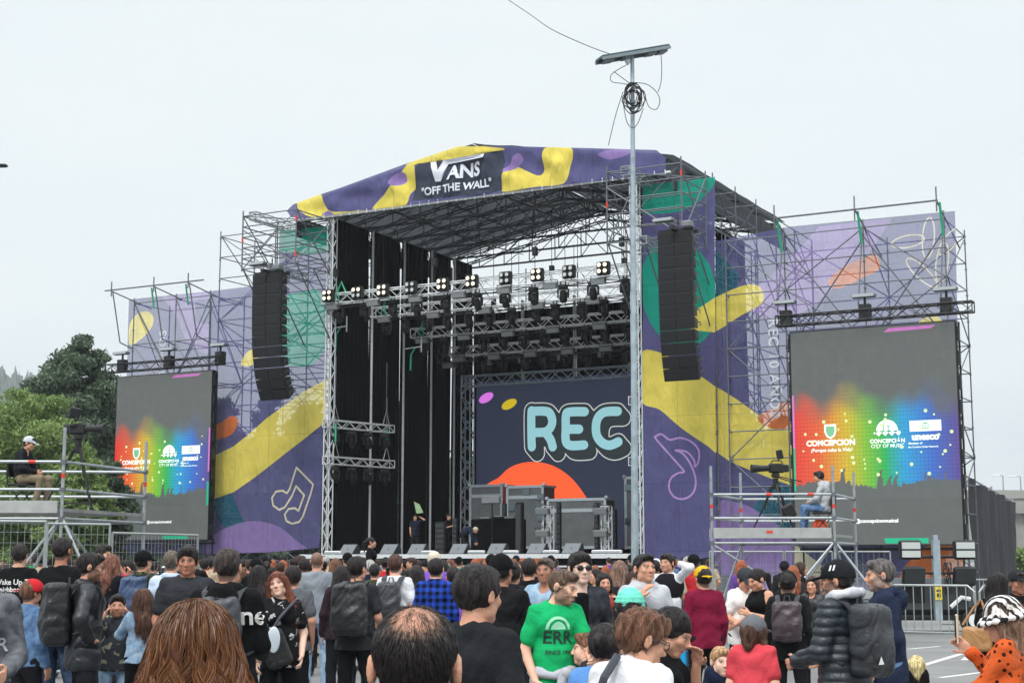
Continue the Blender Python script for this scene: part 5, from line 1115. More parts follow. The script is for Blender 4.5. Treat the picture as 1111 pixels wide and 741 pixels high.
def barrier(label, a, b, h=1.15):
    a = V(a); b = V(b); e = empty('crowd_barrier', a, 0, label, 'barrier', 'steel crowd barriers'); o = tuple(a); d = (b - a).normalized(); L = (b - a).length; up = V((0, 0, 1)); m = MB()
    m.path([a + up * .12, a + up * (h - .12), a + up * h + d * .14, b + up * h - d * .14, b + up * (h - .12), b + up * .12], .024, 8); m.tube(a + up * .2, b + up * .2, .02, 6); m.build('frame', FW, e, o)
    k = int(L / .17); m = MB()
    for i in range(1, k): p = a + d * L * i / k; m.tube(p + up * .2, p + up * h, .011, 6, caps=False)
    m.build('upright_bars', FW, e, o)
    for f in (.12, .88): p = a + d * L * f; s_ = d.cross(up); m = MB(); m.tube(p + s_ * .35 + up * .02, p - s_ * .35 + up * .02, .02, 6); m.tube(p + up * .02, p + up * .2, .02, 6); m.build('foot', FW, e, o)
barrier('steel crowd barrier before the mobile light tower, right of the bearded man', g0(962, 32), g0(1056, 31)); barrier('steel crowd barrier at the right edge behind the woman with the tan bag', g0(1061, 31), g0(1150, 32.5))
barrier('steel crowd barrier in front of the black cloth fence', g0(1020, 40), g0(1110, 42))
# front-of-stage barricade
e = empty('stage_barricade', S(UM, -4.2), SA, 'low grey barricade wall before the stage behind the crowd', 'barrier'); m = MB()
for i in range(22): u = -10 + i * 1.03 - UM; m.bbox((u, -.03, .15), (u + 1, .03, 1.15)); m.bbox((u + .1, 0, 0), (u + .16, .9, .05)); m.tube((u + .13, .85, .05), (u + .13, .05, 1.0), .02, 5)
m.build('panel', STEELD, e)

# ================================================================ mobile light tower on a trailer
D = 35.5; b = at(1013, 640, D); b.z = 0; e = empty('mobile_light_tower', b, 0, 'towable generator with four flood lights on a short mast behind the barrier', 'light tower'); o = (0, 0, 0); zt = at(1013, 586, D).z
m = MB(); m.rbox((-.05, .5, .82), (1.9, 1.3, .85), .15); m.build('generator_hood', mat('dark grey hood', (62, 66, 70), .5, 0, .1), e, o); m = MB(); m.rbox((-.05, .5, .36), (2.1, 1.35, .12), .03); m.tube((.9, .4, .34), (1.9, .1, .34), .05, 6); m.build('chassis', BLACKM, e, o)
for x in (.85,):
    w_ = MB(); w_.tube((x, -.25, .3), (x, -.05, .3), .3, 20); W_ = w_.build('wheel', BLACKP, e, o, 40); m = MB(); m.tube((x, -.265, .3), (x, -.252, .3), .15, 14); m.build('rim', WHITEP, W_, o)
m = MB(); m.path([(.75, -.28, .78), (.55, -.28, .82), (.3, -.28, .6)], .05, 6); m.build('mudguard', WHITEP, e, o)
m = MB(); m.rbox((-.5, -.16, .9), (.5, .02, .4), .005); m.build('vent_panel', BLACKM, e, o)
m = MB(); m.bbox((-.08, -.38, .3), (.08, -.22, zt)); m.bbox((-.05, -.34, zt), (.05, -.26, zt + .12)); m.build('mast', mat('pale galvanised pole', (158, 172, 180), .45, .35), e, o)
m = MB(); m.tube((-.85, -.3, zt - .38), (.85, -.3, zt - .38), .035, 6); m.tube((-.6, -.3, zt - .75), (.6, -.3, zt - .75), .03, 6); m.build('crossbar', BLACKM, e, o)
for (x, z, lit) in ((-.62, zt - .22, 1), (.62, zt - .22, 1), (-.56, zt - .82, 0), (.6, zt - .82, 0)):
    m = MB(); m.rbox((x, -.42, z), (.50, .2, .44), .04, Matrix.Rotation(R(0 if lit else 18), 3, 'X')); f = m.build('flood_light', BLACKP, e, o); m = MB()
    if lit: m.bbox((x - .21, -.535, z + .02), (x + .21, -.522, z + .17)); m.bbox((x - .21, -.535, z - .17), (x + .21, -.522, z - .02))
    else: m.box((x, -.53, z + .02), (.46, .012, .34), Matrix.Rotation(R(18), 3, 'X'))
    m.build('lens', mat('pale flood glass', (190, 194, 192), .3, 0, .04) if lit else mat('dark flood glass', (50, 54, 56), .15, 0, .1), f, o)
m = MB(); m.rbox((0, -.4, zt - 1.2), (.16, .02, .3), .005); m.build('warning_plate', mat('yellow plate', (225, 200, 60), .5), e, o); m = MB(); m.bbox((-.04, -.42, zt - 1.28), (.04, -.412, zt - 1.2)); m.bbox((-.05, -.42, zt - 1.16), (.05, -.412, zt - 1.12)); m.build('plate_print', BLACKM, e, o)
m = MB(); r = random.Random(2)
for k in range(7): x = .2 + .08 * r.random(); m.path([(x + .06 * sin(i * .9 + k), -.36 + .02 * k, zt - .5 - i * .09) for i in range(9)], .012, 5)
m.build('coiled_cable', BLACKP, e, o)
# ================================================================ people: one smooth distance field per figure, polygonised once
import openvdb
f4 = np.float32
class Field:
    def __init__(s, lo, hi, h):
        s.lo = np.array(lo, f4); s.h = h; s.n = np.maximum(4, np.ceil((np.array(hi) - s.lo) / h).astype(int)); s.F = np.full(tuple(s.n), .2, f4)
    def win(s, lo, hi):
        a = np.clip(np.floor((np.array(lo) - s.lo) / s.h).astype(int), 0, s.n); b = np.clip(np.ceil((np.array(hi) - s.lo) / s.h).astype(int) + 1, 0, s.n)
        if (b <= a).any(): return None
        ax = [(s.lo[i] + s.h * np.arange(a[i], b[i])).astype(f4) for i in range(3)]
        return tuple(slice(a[i], b[i]) for i in range(3)), ax[0][:, None, None], ax[1][None, :, None], ax[2][None, None, :]
def d_cap(x, y, z, a, b, ra, rb, sy=1.):
    ay, by = a[1] / sy, b[1] / sy; y = y / sy
    dx, dy, dz = b[0] - a[0], by - ay, b[2] - a[2]; L2 = dx * dx + dy * dy + dz * dz + 1e-12
    X = x - a[0]; Y = y - ay; Z = z - a[2]; t = np.clip((X * dx + Y * dy + Z * dz) / L2, 0, 1)
    return (np.sqrt((X - t * dx) ** 2 + (Y - t * dy) ** 2 + (Z - t * dz) ** 2) - (ra + (rb - ra) * t)) * min(1, sy ** .5)
def loc3(x, y, z, c, Rm):
    X, Y, Z = x - c[0], y - c[1], z - c[2]
    if Rm is None: return X, Y, Z
    return (Rm[0][0] * X + Rm[1][0] * Y + Rm[2][0] * Z, Rm[0][1] * X + Rm[1][1] * Y + Rm[2][1] * Z, Rm[0][2] * X + Rm[1][2] * Y + Rm[2][2] * Z)
def d_ell(x, y, z, c, r, Rm=None):
    X, Y, Z = loc3(x, y, z, c, Rm); k0 = np.sqrt((X / r[0]) ** 2 + (Y / r[1]) ** 2 + (Z / r[2]) ** 2) + 1e-6; k1 = np.sqrt((X / r[0] ** 2) ** 2 + (Y / r[1] ** 2) ** 2 + (Z / r[2] ** 2) ** 2) + 1e-6
    return k0 * (k0 - 1) / k1
def d_box(x, y, z, c, hs, r, Rm=None):
    X, Y, Z = loc3(x, y, z, c, Rm); qx, qy, qz = np.abs(X) - (hs[0] - r), np.abs(Y) - (hs[1] - r), np.abs(Z) - (hs[2] - r)
    return np.sqrt(np.maximum(qx, 0) ** 2 + np.maximum(qy, 0) ** 2 + np.maximum(qz, 0) ** 2) + np.minimum(np.maximum(qx, np.maximum(qy, qz)), 0) - r
class Shape:
    """list of (op, bounds, function); evaluated on a grid or at points"""
    def __init__(s): s.ops = []
    def cap(s, a, b, ra, rb, k=.02, sy=1., op='u'):
        m = max(ra, rb) + .06; s.ops.append((op, [min(a[i], b[i]) - m for i in range(3)], [max(a[i], b[i]) + m for i in range(3)], lambda x, y, z: d_cap(x, y, z, a, b, ra, rb, sy), k)); return s
    def ell(s, c, r, k=.02, Rm=None, op='u'):
        m = max(r) + .05; s.ops.append((op, [c[i] - m for i in range(3)], [c[i] + m for i in range(3)], lambda x, y, z: d_ell(x, y, z, c, r, Rm), k)); return s
    def box(s, c, hs, r, k=.01, Rm=None, op='u'):
        m = sqrt(sum(t * t for t in hs)) + .04; s.ops.append((op, [c[i] - m for i in range(3)], [c[i] + m for i in range(3)], lambda x, y, z: d_box(x, y, z, c, hs, r, Rm), k)); return s
    def clip(s, fn): s.ops.append(('c', None, None, fn, 0)); return s          # keep where fn < 0
    def disp(s, fn): s.ops.append(('d', None, None, fn, 0)); return s
    def bounds(s):
        lo = np.min([o[1] for o in s.ops if o[0] == 'u'], 0); hi = np.max([o[2] for o in s.ops if o[0] == 'u'], 0); return lo, hi
    def grid(s, h):
        lo, hi = s.bounds(); G = Field(lo, hi, h)
        for op, a, b, fn, k in s.ops:
            if op in 'cd':
                w_ = G.win(G.lo, G.lo + G.n * h); d = fn(w_[1], w_[2], w_[3])
                if op == 'c': G.F[...] = np.maximum(G.F, d)
                else: near = np.abs(G.F) < .1; G.F[...] = G.F + np.where(near, d, 0)
                continue
            w_ = G.win(a, b)
            if w_ is None: continue
            sl, x, y, z = w_; d = fn(x, y, z).astype(f4); F = G.F[sl]
            if op == 'u': hh = np.maximum(k - np.abs(F - d), 0) / k; G.F[sl] = np.minimum(F, d) - hh * hh * k * .25
            else: d = -d; hh = np.maximum(k - np.abs(F - d), 0) / k; G.F[sl] = np.maximum(F, d) + hh * hh * k * .25
        return G
    def mesh(s, name, mat_, h=.012, parent=None, color=None, off=(0, 0, 0)):
        G = s.grid(h); g = openvdb.FloatGrid(.2); g.copyFromArray(np.clip(G.F, -.2, .2)); P, Qd = g.convertToQuads(0.)
        if len(Qd) == 0: print('EMPTY', name); return None
        P = P * h + G.lo - np.array(off, f4); return np_mesh(name, P.astype(f4), Qd[:, ::-1], mat_, parent, color)
def np_mesh(name, P, Qd, mat_, parent=None, color=None, smooth=True):
    me = bpy.data.meshes.new(name); n = len(Qd); k = Qd.shape[1]; me.vertices.add(len(P)); me.vertices.foreach_set('co', np.ascontiguousarray(P, f4).ravel()); me.loops.add(k * n); me.loops.foreach_set('vertex_index', np.ascontiguousarray(Qd, 'i4').ravel())
    me.polygons.add(n); me.polygons.foreach_set('loop_start', np.arange(0, k * n, k, dtype='i4')); me.update(calc_edges=True)
    if smooth: me.polygons.foreach_set('use_smooth', np.ones(n, bool))
    if color is not None:
        c = color(P) if callable(color) else color; at_ = me.color_attributes.new('tint', 'FLOAT_COLOR', 'POINT'); at_.data.foreach_set('color', np.concatenate([c, np.ones((len(c), 1))], 1).astype(f4).ravel())
    me.materials.append(mat_); o = bpy.data.objects.new(name, me); COL.objects.link(o)
    if parent is not None: o.parent = parent
    return o
# ---------------- materials for people
def tint_mat(name, rough=.5, bump=.0015, bs=220, sss=.0):
    if name in _mats: return _mats[name]
    m = bpy.data.materials.new(name); m.use_nodes = True; nt = m.node_tree; n = nt.nodes; l = nt.links; b = n['Principled BSDF']; b.inputs['Roughness'].default_value = rough
    a = n.new('ShaderNodeAttribute'); a.attribute_name = 'tint'; l.new(a.outputs['Color'], b.inputs['Base Color']); b.inputs['Subsurface Weight'].default_value = sss; b.inputs['Subsurface Radius'].default_value = (.02, .008, .005)
    tc = n.new('ShaderNodeTexCoord'); no = n.new('ShaderNodeTexNoise'); no.inputs['Scale'].default_value = bs; l.new(tc.outputs['Object'], no.inputs['Vector']); bp = n.new('ShaderNodeBump'); bp.inputs['Distance'].default_value = bump; l.new(no.outputs['Fac'], bp.inputs['Height']); l.new(bp.outputs[0], b.inputs['Normal'])
    _mats[name] = m; return m
SKINM = tint_mat('skin', .55, .002, 160)
def cloth(rgb, kind='plain', rgb2=None, rough=.88):
    key = 'cloth %s %s %s' % (kind, tuple(rgb), rgb2)
    if key in _mats: return _mats[key]
    m = bpy.data.materials.new(kind + ' cloth'); m.use_nodes = True; nt = m.node_tree; n = nt.nodes; l = nt.links; b = n['Principled BSDF']; b.inputs['Roughness'].default_value = rough; b.inputs['Specular IOR Level'].default_value = .25
    b.inputs['Specular IOR Level'].default_value = .12
    tc = n.new('ShaderNodeTexCoord'); P = tc.outputs['Object']
    def noise(sc, det=4, dist=0):
        x = n.new('ShaderNodeTexNoise'); x.inputs['Scale'].default_value = sc; x.inputs['Detail'].default_value = det; x.inputs['Distortion'].default_value = dist; l.new(P, x.inputs['Vector']); return x
    def mixc(fac, a, b2):
        x = n.new('ShaderNodeMixRGB')
        for i, v in ((0, fac), (1, a), (2, b2)):
            if isinstance(v, tuple): x.inputs[i].default_value = v
            elif isinstance(v, float): x.inputs[i].default_value = v
            else: l.new(v, x.inputs[i])
        return x.outputs[0]
    def step(src, lo, hi):
        x = n.new('ShaderNodeMapRange'); x.inputs['From Min'].default_value = lo; x.inputs['From Max'].default_value = hi; l.new(src, x.inputs['Value']); return x.outputs[0]
    rgb = tuple(v * (.80 if max(rgb) < 90 else 1) for v in rgb); c1 = lin(rgb); c2 = lin(rgb2) if rgb2 else tuple(min(1, t * 1.6 + .01) for t in c1[:3]) + (1,)
    fold = noise(6.5, 2.5, 1.0); fine = noise(70, 3)
    if kind == 'denim': base = mixc(step(noise(14, 6).outputs['Fac'], .35, .7), c1, c2)
    elif kind == 'washed': base = mixc(step(noise(11, 7, .5).outputs['Fac'], .35, .68), c1, c2)
    elif kind == 'camo':
        base = mixc(step(noise(12, 2, .5).outputs['Fac'], .5, .52), c1, c2); x = noise(17, 2, .3); base = mixc(step(x.outputs['Fac'], .56, .58), base, lin((40, 40, 30)))
    elif kind in ('leopard', 'spots'):
        v = n.new('ShaderNodeTexVoronoi'); v.inputs['Scale'].default_value = 26 if kind == 'leopard' else 14; l.new(P, v.inputs['Vector']); base = mixc(step(v.outputs['Distance'], .26, .34), c2, c1)
    elif kind == 'zebra':
        v = n.new('ShaderNodeTexWave'); v.inputs['Scale'].default_value = 9; v.inputs['Distortion'].default_value = 6; v.inputs['Detail'].default_value = 2; v.inputs['Detail Scale'].default_value = 1.4; l.new(P, v.inputs['Vector']); base = mixc(step(v.outputs['Fac'], .45, .55), c1, c2)
    elif kind == 'plaid':
        outs = []
        for d in ('X', 'Z'):
            v = n.new('ShaderNodeTexWave'); v.bands_direction = d; v.inputs['Scale'].default_value = 4.2; l.new(P, v.inputs['Vector']); outs.append(step(v.outputs['Fac'], .48, .52))
        a = n.new('ShaderNodeMath'); a.operation = 'ADD'; l.new(outs[0], a.inputs[0]); l.new(outs[1], a.inputs[1]); h = n.new('ShaderNodeMath'); h.operation = 'MULTIPLY'; h.inputs[1].default_value = .5; l.new(a.outputs[0], h.inputs[0]); base = mixc(h.outputs[0], c1, c2)
    elif kind == 'stripe':
        v = n.new('ShaderNodeTexWave'); v.bands_direction = 'Z'; v.inputs['Scale'].default_value = 6; l.new(P, v.inputs['Vector']); base = mixc(step(v.outputs['Fac'], .45, .55), c1, c2)
    elif kind == 'print': base = mixc(step(noise(16, 3, .4).outputs['Fac'], .60, .62), c1, c2)
    else: base = mixc(step(noise(6, 5).outputs['Fac'], .3, .75), tuple(t * .88 for t in c1[:3]) + (1,), tuple(min(1, t * 1.12) for t in c1[:3]) + (1,))
    l.new(base, b.inputs['Base Color'])
    b1 = n.new('ShaderNodeBump'); b1.inputs['Distance'].default_value = .026 if kind != 'puffer' else .02; b1.inputs['Strength'].default_value = .8; l.new(fold.outputs['Fac'], b1.inputs['Height'])
    b2 = n.new('ShaderNodeBump'); b2.inputs['Distance'].default_value = .003; l.new(fine.outputs['Fac'], b2.inputs['Height']); l.new(b1.outputs[0], b2.inputs['Normal']); l.new(b2.outputs[0], b.inputs['Normal'])
    if kind in ('puffer', 'shell'): b.inputs['Roughness'].default_value = .42; b.inputs['Specular IOR Level'].default_value = .5
    _mats[key] = m; return m
def hairmat(rgb, rgb2=None):
    key = 'hair %s %s' % (rgb, rgb2)
    if key in _mats: return _mats[key]
    m = bpy.data.materials.new('hair'); m.use_nodes = True; nt = m.node_tree; n = nt.nodes; l = nt.links; b = n['Principled BSDF']; b.inputs['Roughness'].default_value = .5; b.inputs['Specular IOR Level'].default_value = .22
    tc = n.new('ShaderNodeTexCoord'); mp = n.new('ShaderNodeMapping'); mp.inputs['Scale'].default_value = (34, 34, 6); l.new(tc.outputs['Object'], mp.inputs[0]); no = n.new('ShaderNodeTexNoise'); no.inputs['Scale'].default_value = 1.6; no.inputs['Detail'].default_value = 3; l.new(mp.outputs[0], no.inputs['Vector'])
    mx = n.new('ShaderNodeMixRGB'); mx.inputs[1].default_value = lin(rgb); mx.inputs[2].default_value = lin(rgb2 or tuple(min(255, int(c * 1.7 + 10)) for c in rgb)); mr = n.new('ShaderNodeMapRange'); mr.inputs['From Min'].default_value = .35; mr.inputs['From Max'].default_value = .7; l.new(no.outputs['Fac'], mr.inputs['Value']); l.new(mr.outputs[0], mx.inputs[0]); l.new(mx.outputs[0], b.inputs['Base Color'])
    bp = n.new('ShaderNodeBump'); bp.inputs['Distance'].default_value = .03; l.new(no.outputs['Fac'], bp.inputs['Height']); l.new(bp.outputs[0], b.inputs['Normal']); _mats[key] = m; return m
BLK = (26, 22, 22); DBR = (44, 32, 27); BRN = (78, 54, 40); AUB = (122, 66, 34); GRY = (120, 118, 116); BLD = (150, 118, 84)
SK1, SK2, SK3 = (226, 176, 150), (205, 150, 122), (172, 118, 92)
# ---------------- poses (figure 1.75 m tall facing -Y; side +1 is the figure's left, at +X)
ARMS = {'down': ((.245, .03, 1.14), (.245, -.05, .90)), 'loose': ((.26, .05, 1.15), (.22, -.10, .93)), 'pocket': ((.27, .08, 1.16), (.20, -.06, .96)), 'cross': ((.25, -.05, 1.16), (-.03, -.22, 1.17)), 'phone': ((.235, -.02, 1.13), (.06, -.30, 1.24)),
        'phonehigh': ((.25, -.17, 1.22), (.08, -.36, 1.44)), 'head': ((.36, -.10, 1.50), (.15, -.04, 1.68)), 'hip': ((.38, .08, 1.2), (.21, -.02, 1.03)), 'fore': ((.25, -.03, 1.13), (.18, -.28, 1.08)), 'chin': ((.24, -.12, 1.18), (.06, -.20, 1.46)), 'forward': ((.22, -.14, 1.15), (.10, -.40, 1.10)), 'back': ((.27, .12, 1.18), (.12, .16, .98)),
        'nape': ((.34, -.06, 1.52), (.13, .05, 1.62)), 'bag': ((.24, .04, 1.13), (.10, -.16, 1.10))}
def vv3(a): return np.array(a, float)
def rotz(a): return np.array([[cos(a), -sin(a), 0], [sin(a), cos(a), 0], [0, 0, 1]])
def rotx(a): return np.array([[1, 0, 0], [0, cos(a), -sin(a)], [0, sin(a), cos(a)]])
def roty(a): return np.array([[cos(a), 0, sin(a)], [0, 1, 0], [-sin(a), 0, cos(a)]])
def person(label, loc, yaw, H=1.72, sex='m', arms=('down', 'down'), head=(0, 0, 0), skin=SK2, hair='short', hc=BLK, hat=None, top='tee', tc=None, bottom=None, h=.009, fat=1., kid=1., group=None, glasses=None, beard=None, extra=None, legs=None, pose=None, slim_cut=0., shoes=(40, 40, 42), hoodup=False, hem=None, name='person', strands=True):
    """builds one figure: body (one surface) with clothing and hair as children. head=(yaw, pitch, roll) in degrees"""
    s = H / 1.75; e = empty(name, loc, yaw, label, 'person', group); fem = sex == 'f'
    sh = (.140 if fem else .156) * fat ** .5; hs = kid / s * (1 if kid != 1 else 1)        # head scale: a child's head is larger for its height
    if kid == 1: hs = (1.0 * (1.72 / H) ** .6)
    J = dict(pelvis=(0, .01, .95), waist=(0, 0, 1.12), chest=(0, 0, 1.335), neck=(0, .015, 1.478), head=(0, -.012, 1.75 - .115 * hs - .01))
    for sd in (1, -1):
        J['sh', sd] = (sd * sh, .01, 1.432); J['hip', sd] = (sd * .092, .01, .93); st = .10 if sd > 0 else .12
        J['knee', sd] = (sd * (st + .01), -.015 if sd > 0 else -.03, .50); J['ank', sd] = (sd * (st + .01), .03 if sd > 0 else .0, .085); J['toe', sd] = (sd * (st + .04), -.12, .035)
        a = arms[0] if sd > 0 else arms[1]
        if isinstance(a, str): a = ARMS[a]
        el, wr = a[0], a[1]; J['el', sd] = (sd * el[0] * .88, el[1], el[2]); J['wr', sd] = (sd * wr[0] * (.9 if wr[0] > .15 else 1), wr[1], wr[2])
    if pose: J.update(pose)
    # keep arm lengths human
    for sd in (1, -1):
        S_, E_, W_ = vv3(J['sh', sd]), vv3(J['el', sd]), vv3(J['wr', sd]); d = E_ - S_; E2 = S_ + d / np.linalg.norm(d) * .285; d = W_ - E2; 
        J['el', sd] = tuple(E2); J['wr', sd] = tuple(E2 + d / np.linalg.norm(d) * .25)
    J = {k: tuple(float(t) * s for t in v) for k, v in J.items()}
    Rh = rotz(R(head[0])) @ roty(R(head[2])) @ rotx(R(-head[1])); hc0 = vv3(J['head']); hk = s * hs; nb = vv3(J['neck']); lift = np.linalg.norm(hc0 - nb)
    hd = hc0 - nb; hc0 = nb + Rh @ hd if pose is None or not pose.get('_nohead') else hc0
    HP = lambda p: tuple(hc0 + Rh @ (np.array(p) * hk)); Rl_ = Rh.tolist()
    # ---- skin body
    B = Shape(); f = fat
    C = vv3(J['chest']); W = vv3(J['waist']); Pv = vv3(J['pelvis'])
    def torso(Sp, t, k, dz=0, loose=0.):
        Sp.cap(tuple(C + vv3((-.072, 0, .02)) * s), tuple(C + vv3((.072, 0, .02)) * s), (.102 * f) * s + t, (.102 * f) * s + t, k, .86)
        Sp.cap(tuple(C + vv3((0, 0, -.02)) * s), tuple(W), (.110 * f) * s + t + loose * .3, (.108 * f + (.01 if not fem else -.005)) * s + t + loose * .6, k, .84)
        Sp.cap(tuple(W + vv3((-.05, 0, 0)) * s), tuple(W + vv3((.05, 0, 0)) * s), .098 * f * s + t + loose, .098 * f * s + t + loose, k, .88)
        Sp.cap(tuple(Pv + vv3((-.065, 0, 0)) * s), tuple(Pv + vv3((.065, 0, 0)) * s), (.098 if not fem else .104) * f * s + t + loose, (.098 if not fem else .104) * f * s + t + loose, k, .92)
        Sp.cap(tuple(W), tuple(Pv), .115 * f * s + t + loose, .12 * f * s + t + loose, k, .86)
        for sd in (1, -1):
            Sh = vv3(J['sh', sd]); Sp.cap(tuple(Sh - vv3((sd * .02, 0, .01)) * s), tuple(vv3(J['neck']) + vv3((sd * .02, 0, -.012)) * s), .042 * s + t, .047 * s + t, k * .7)
            if fem: Sp.ell(tuple(C + vv3((sd * .068, -.085, -.01)) * s), (.062 * s + t, .05 * s + t, .06 * s + t), k)
    torso(B, 0, .05)
    B.cap(tuple(vv3(J['neck']) + vv3((0, 0, -.06)) * s), HP((0, .015, -.05)), .058 * s * (.88 if fem else 1), .054 * hk * (.85 if fem else 1), .025)
    for sd in (1, -1):
        S_, E_, W_ = J['sh', sd], J['el', sd], J['wr', sd]; fl = f ** .5
        B.cap(S_, E_, .050 * s * fl, .038 * s * fl, .04); B.cap(E_, W_, .040 * s * fl, .026 * s, .02)
        hip, kn, an, to = J['hip', sd], J['knee', sd], J['ank', sd], J['toe', sd]
        B.cap(hip, kn, .084 * s * f, .055 * s, .04); B.cap(kn, an, .056 * s, .037 * s, .03); B.cap(an, to, .038 * s, .026 * s, .02)
        # hand
        Wv, Ev = vv3(W_), vv3(E_); d = (Wv - Ev) / np.linalg.norm(Wv - Ev); inward = vv3((-sd, 0, 0)) - d * np.dot((-sd, 0, 0), d)
        if np.linalg.norm(inward) < .4: inward = vv3((0, -.3, -1)) - d * np.dot((0, -.3, -1), d)
        nn = inward / np.linalg.norm(inward); sx = np.cross(d, nn); thumbdir = sx if np.dot(sx, (0, -1, .6)) > 0 else -sx
        palm = Wv + d * .05 * s; B.ell(tuple(palm), (.047 * s, .040 * s, .015 * s), .012, np.stack([d, thumbdir, nn], 1).tolist())
        curl = extra.get('curl', .55) if extra else .55
        for k, (off, L) in enumerate(((.031, .068), (.011, .078), (-.010, .072), (-.030, .056))):
            b0 = Wv + (d * .085 + thumbdir * off) * s; b1 = b0 + (d * cos(curl * .6) + nn * sin(curl * .6)) * L * .5 * s; b2 = b1 + (d * cos(curl * 1.7) + nn * sin(curl * 1.7)) * L * .5 * s
            B.cap(tuple(b0), tuple(b1), .0095 * s, .0088 * s, .004); B.cap(tuple(b1), tuple(b2), .0088 * s, .0075 * s, .003)
        t0 = Wv + (d * .025 + thumbdir * .028) * s; t1 = t0 + (d * .03 + thumbdir * .028 + nn * .01) * s; t2 = t1 + (d * .032 + thumbdir * .006 + nn * .012) * s
        B.cap(tuple(t0), tuple(t1), .014 * s, .011 * s, .008); B.cap(tuple(t1), tuple(t2), .0105 * s, .0085 * s, .003)
    # head
    def E(c, r, k=.015, op='u'): B.ell(HP(c), tuple(q_ * hk for q_ in r), k, Rl_, op)
    def Cp(a, b, ra, rb, k=.01, op='u'): B.cap(HP(a), HP(b), ra * hk, rb * hk, k, 1., op)
    E((0, .016, .028), (.0755, .094, .087)); E((0, -.028, -.03), (.060 if not fem else .056, .066, .083), .03); E((0, -.072, -.092), (.026, .02, .02), .02)
    if kid != 1: E((.035, -.06, -.045), (.03, .025, .03), .02); E((-.035, -.06, -.045), (.03, .025, .03), .02)
    for sd in (1, -1):
        E((sd * .056, -.012, -.065), (.014, .03, .026), .02); E((sd * .040, -.066, -.022), (.021, .018, .015), .02)
        E((sd * .031, -.104, .004), (.017, .020, .011), .012, 's'); E((sd * .031, -.078, .003), (.0135, .0125, .0125), .002)
        Cp((sd * .014, -.092, .022), (sd * .047, -.080, .022), .0075, .006, .010)
        E((sd * .083, .014, -.004), (.011, .020, .032), .006); E((sd * .092, .008, -.004), (.007, .010, .018), .004, 's')
        E((sd * .011, -.098, -.033), (.009, .010, .007), .006)
    Cp((0, -.088, .012), (0, -.109, -.026), .007, .0105, .010); E((0, -.112, -.031), (.010, .009, .008), .006)
    E((0, -.090, -.058), (.023, .010, .006), .005); E((0, -.088, -.069), (.019, .010, .007), .005); E((0, -.0985, -.0635), (.020, .004, .0016), .002, 's')
    sk = np.array(lin(skin)[:3]); lipc = sk * np.array([.82, .50, .48]); hcol = np.array(lin(hc)[:3]); iris = np.array((.02, .012, .008))
    def color(P):
        q_ = ((P - hc0) @ Rh) / hk; c = np.tile(sk, (len(P), 1)); x, y, z = np.abs(q_[:, 0]), q_[:, 1], q_[:, 2]; rngv = np.random.default_rng(1).normal(size=len(P)) * .03; c *= (1 + rngv)[:, None]; bl = (np.sin(q_[:, 0] * 61 + 2 * np.sin(q_[:, 2] * 47)) * np.sin(q_[:, 2] * 53 + q_[:, 1] * 39))[:, None]; c = c * (1 + bl * np.array([.02, .07, .07]))
        def put(mask, col, a=1.): c[mask] = c[mask] * (1 - a) + np.array(col) * a
        infr = (y < -.045) & (np.abs(z) < .13)
        put(infr & (x < .055) & (x > .02) & (z < -.01) & (z > -.05), sk * np.array([1.0, .82, .78]), .35)
        put(infr & (np.hypot(x - .031, z - .003) < .0145) & (y < -.06), sk * .75, .6)
        put(infr & (((x - .031) / .0125) ** 2 + ((z - .003) / .0062) ** 2 < 1) & (y < -.06), (.36, .32, .30)); put(infr & (np.hypot(x - .031, z - .003) < .0058) & (y < -.06), iris); put(infr & (x > .018) & (x < .045) & (np.abs(z - .0105) < .0028) & (y < -.06), hcol * .6 + .005, .85)
        put(infr & (x > .013) & (x < .05) & (np.abs(z - .026 + (x - .03) ** 2 * 8) < .0046), hcol * .9 + .004, .8 if not fem else .65)
        put(infr & (((x) / .024) ** 2 + ((z + .063) / .0105) ** 2 < 1) & (y < -.075), lipc, .8 if fem else .55)
        put(infr & (x < .010) & (x > .003) & (np.abs(z + .039) < .003) & (y < -.09), sk * .25, .8)
        if beard is not None:
            bc = np.array(lin(beard)[:3]); m_ = (y < .01) & (z < -.045 + .0 * x) & (z > -.14) & ~(((x) / .024) ** 2 + ((z + .063) / .009) ** 2 < 1) & ((z < -.070) | (x > .03) | (z > -.055)); m_ |= (x > .058) & (y < .02) & (z < 0) & (z > -.1); put(m_, bc, .72)
        if hair in ('buzz', 'fade', 'bald', 'short'):
            m_ = (y + z > -.03) & (z > -.085) & ~((x > .07) & (np.abs(z) < .035)); put(m_ & (hair != 'bald'), hcol, .85 if hair == 'short' else .75)
            if hair == 'bald': dc = np.hypot(q_[:, 0], (y - .045) * .9); wgt = np.where(z > .05, np.clip((dc - .035) / .05, .12, .8), .8)[:, None]; mm_ = m_[:, None]; c = np.where(mm_, c * (1 - wgt) + hcol * wgt, c)
        return np.clip(c, .003, 1)
    body = B.mesh('body', SKINM, h, e, color)
    # ---- clothing
    tcc = tc or cloth((40, 41, 44)); ph = rnd.uniform(0, 6)
    def fold(a_): return lambda x, y, z: (a_ * (np.sin(x * 31 + z * 23 + np.sin(z * 17 + ph) * 1.6 + ph) * .5 + np.sin(y * 37 - z * 29 + np.sin(x * 13) * 1.4) * .5)).astype(f4)
    long_ = top in ('hoodie', 'jacket', 'puffer', 'shirt', 'sweat', 'denimj'); t = {'tee': .012, 'shirt': .013, 'hoodie': .018, 'jacket': .017, 'puffer': .030, 'sweat': .014, 'tank': .010, 'denimj': .014}[top]
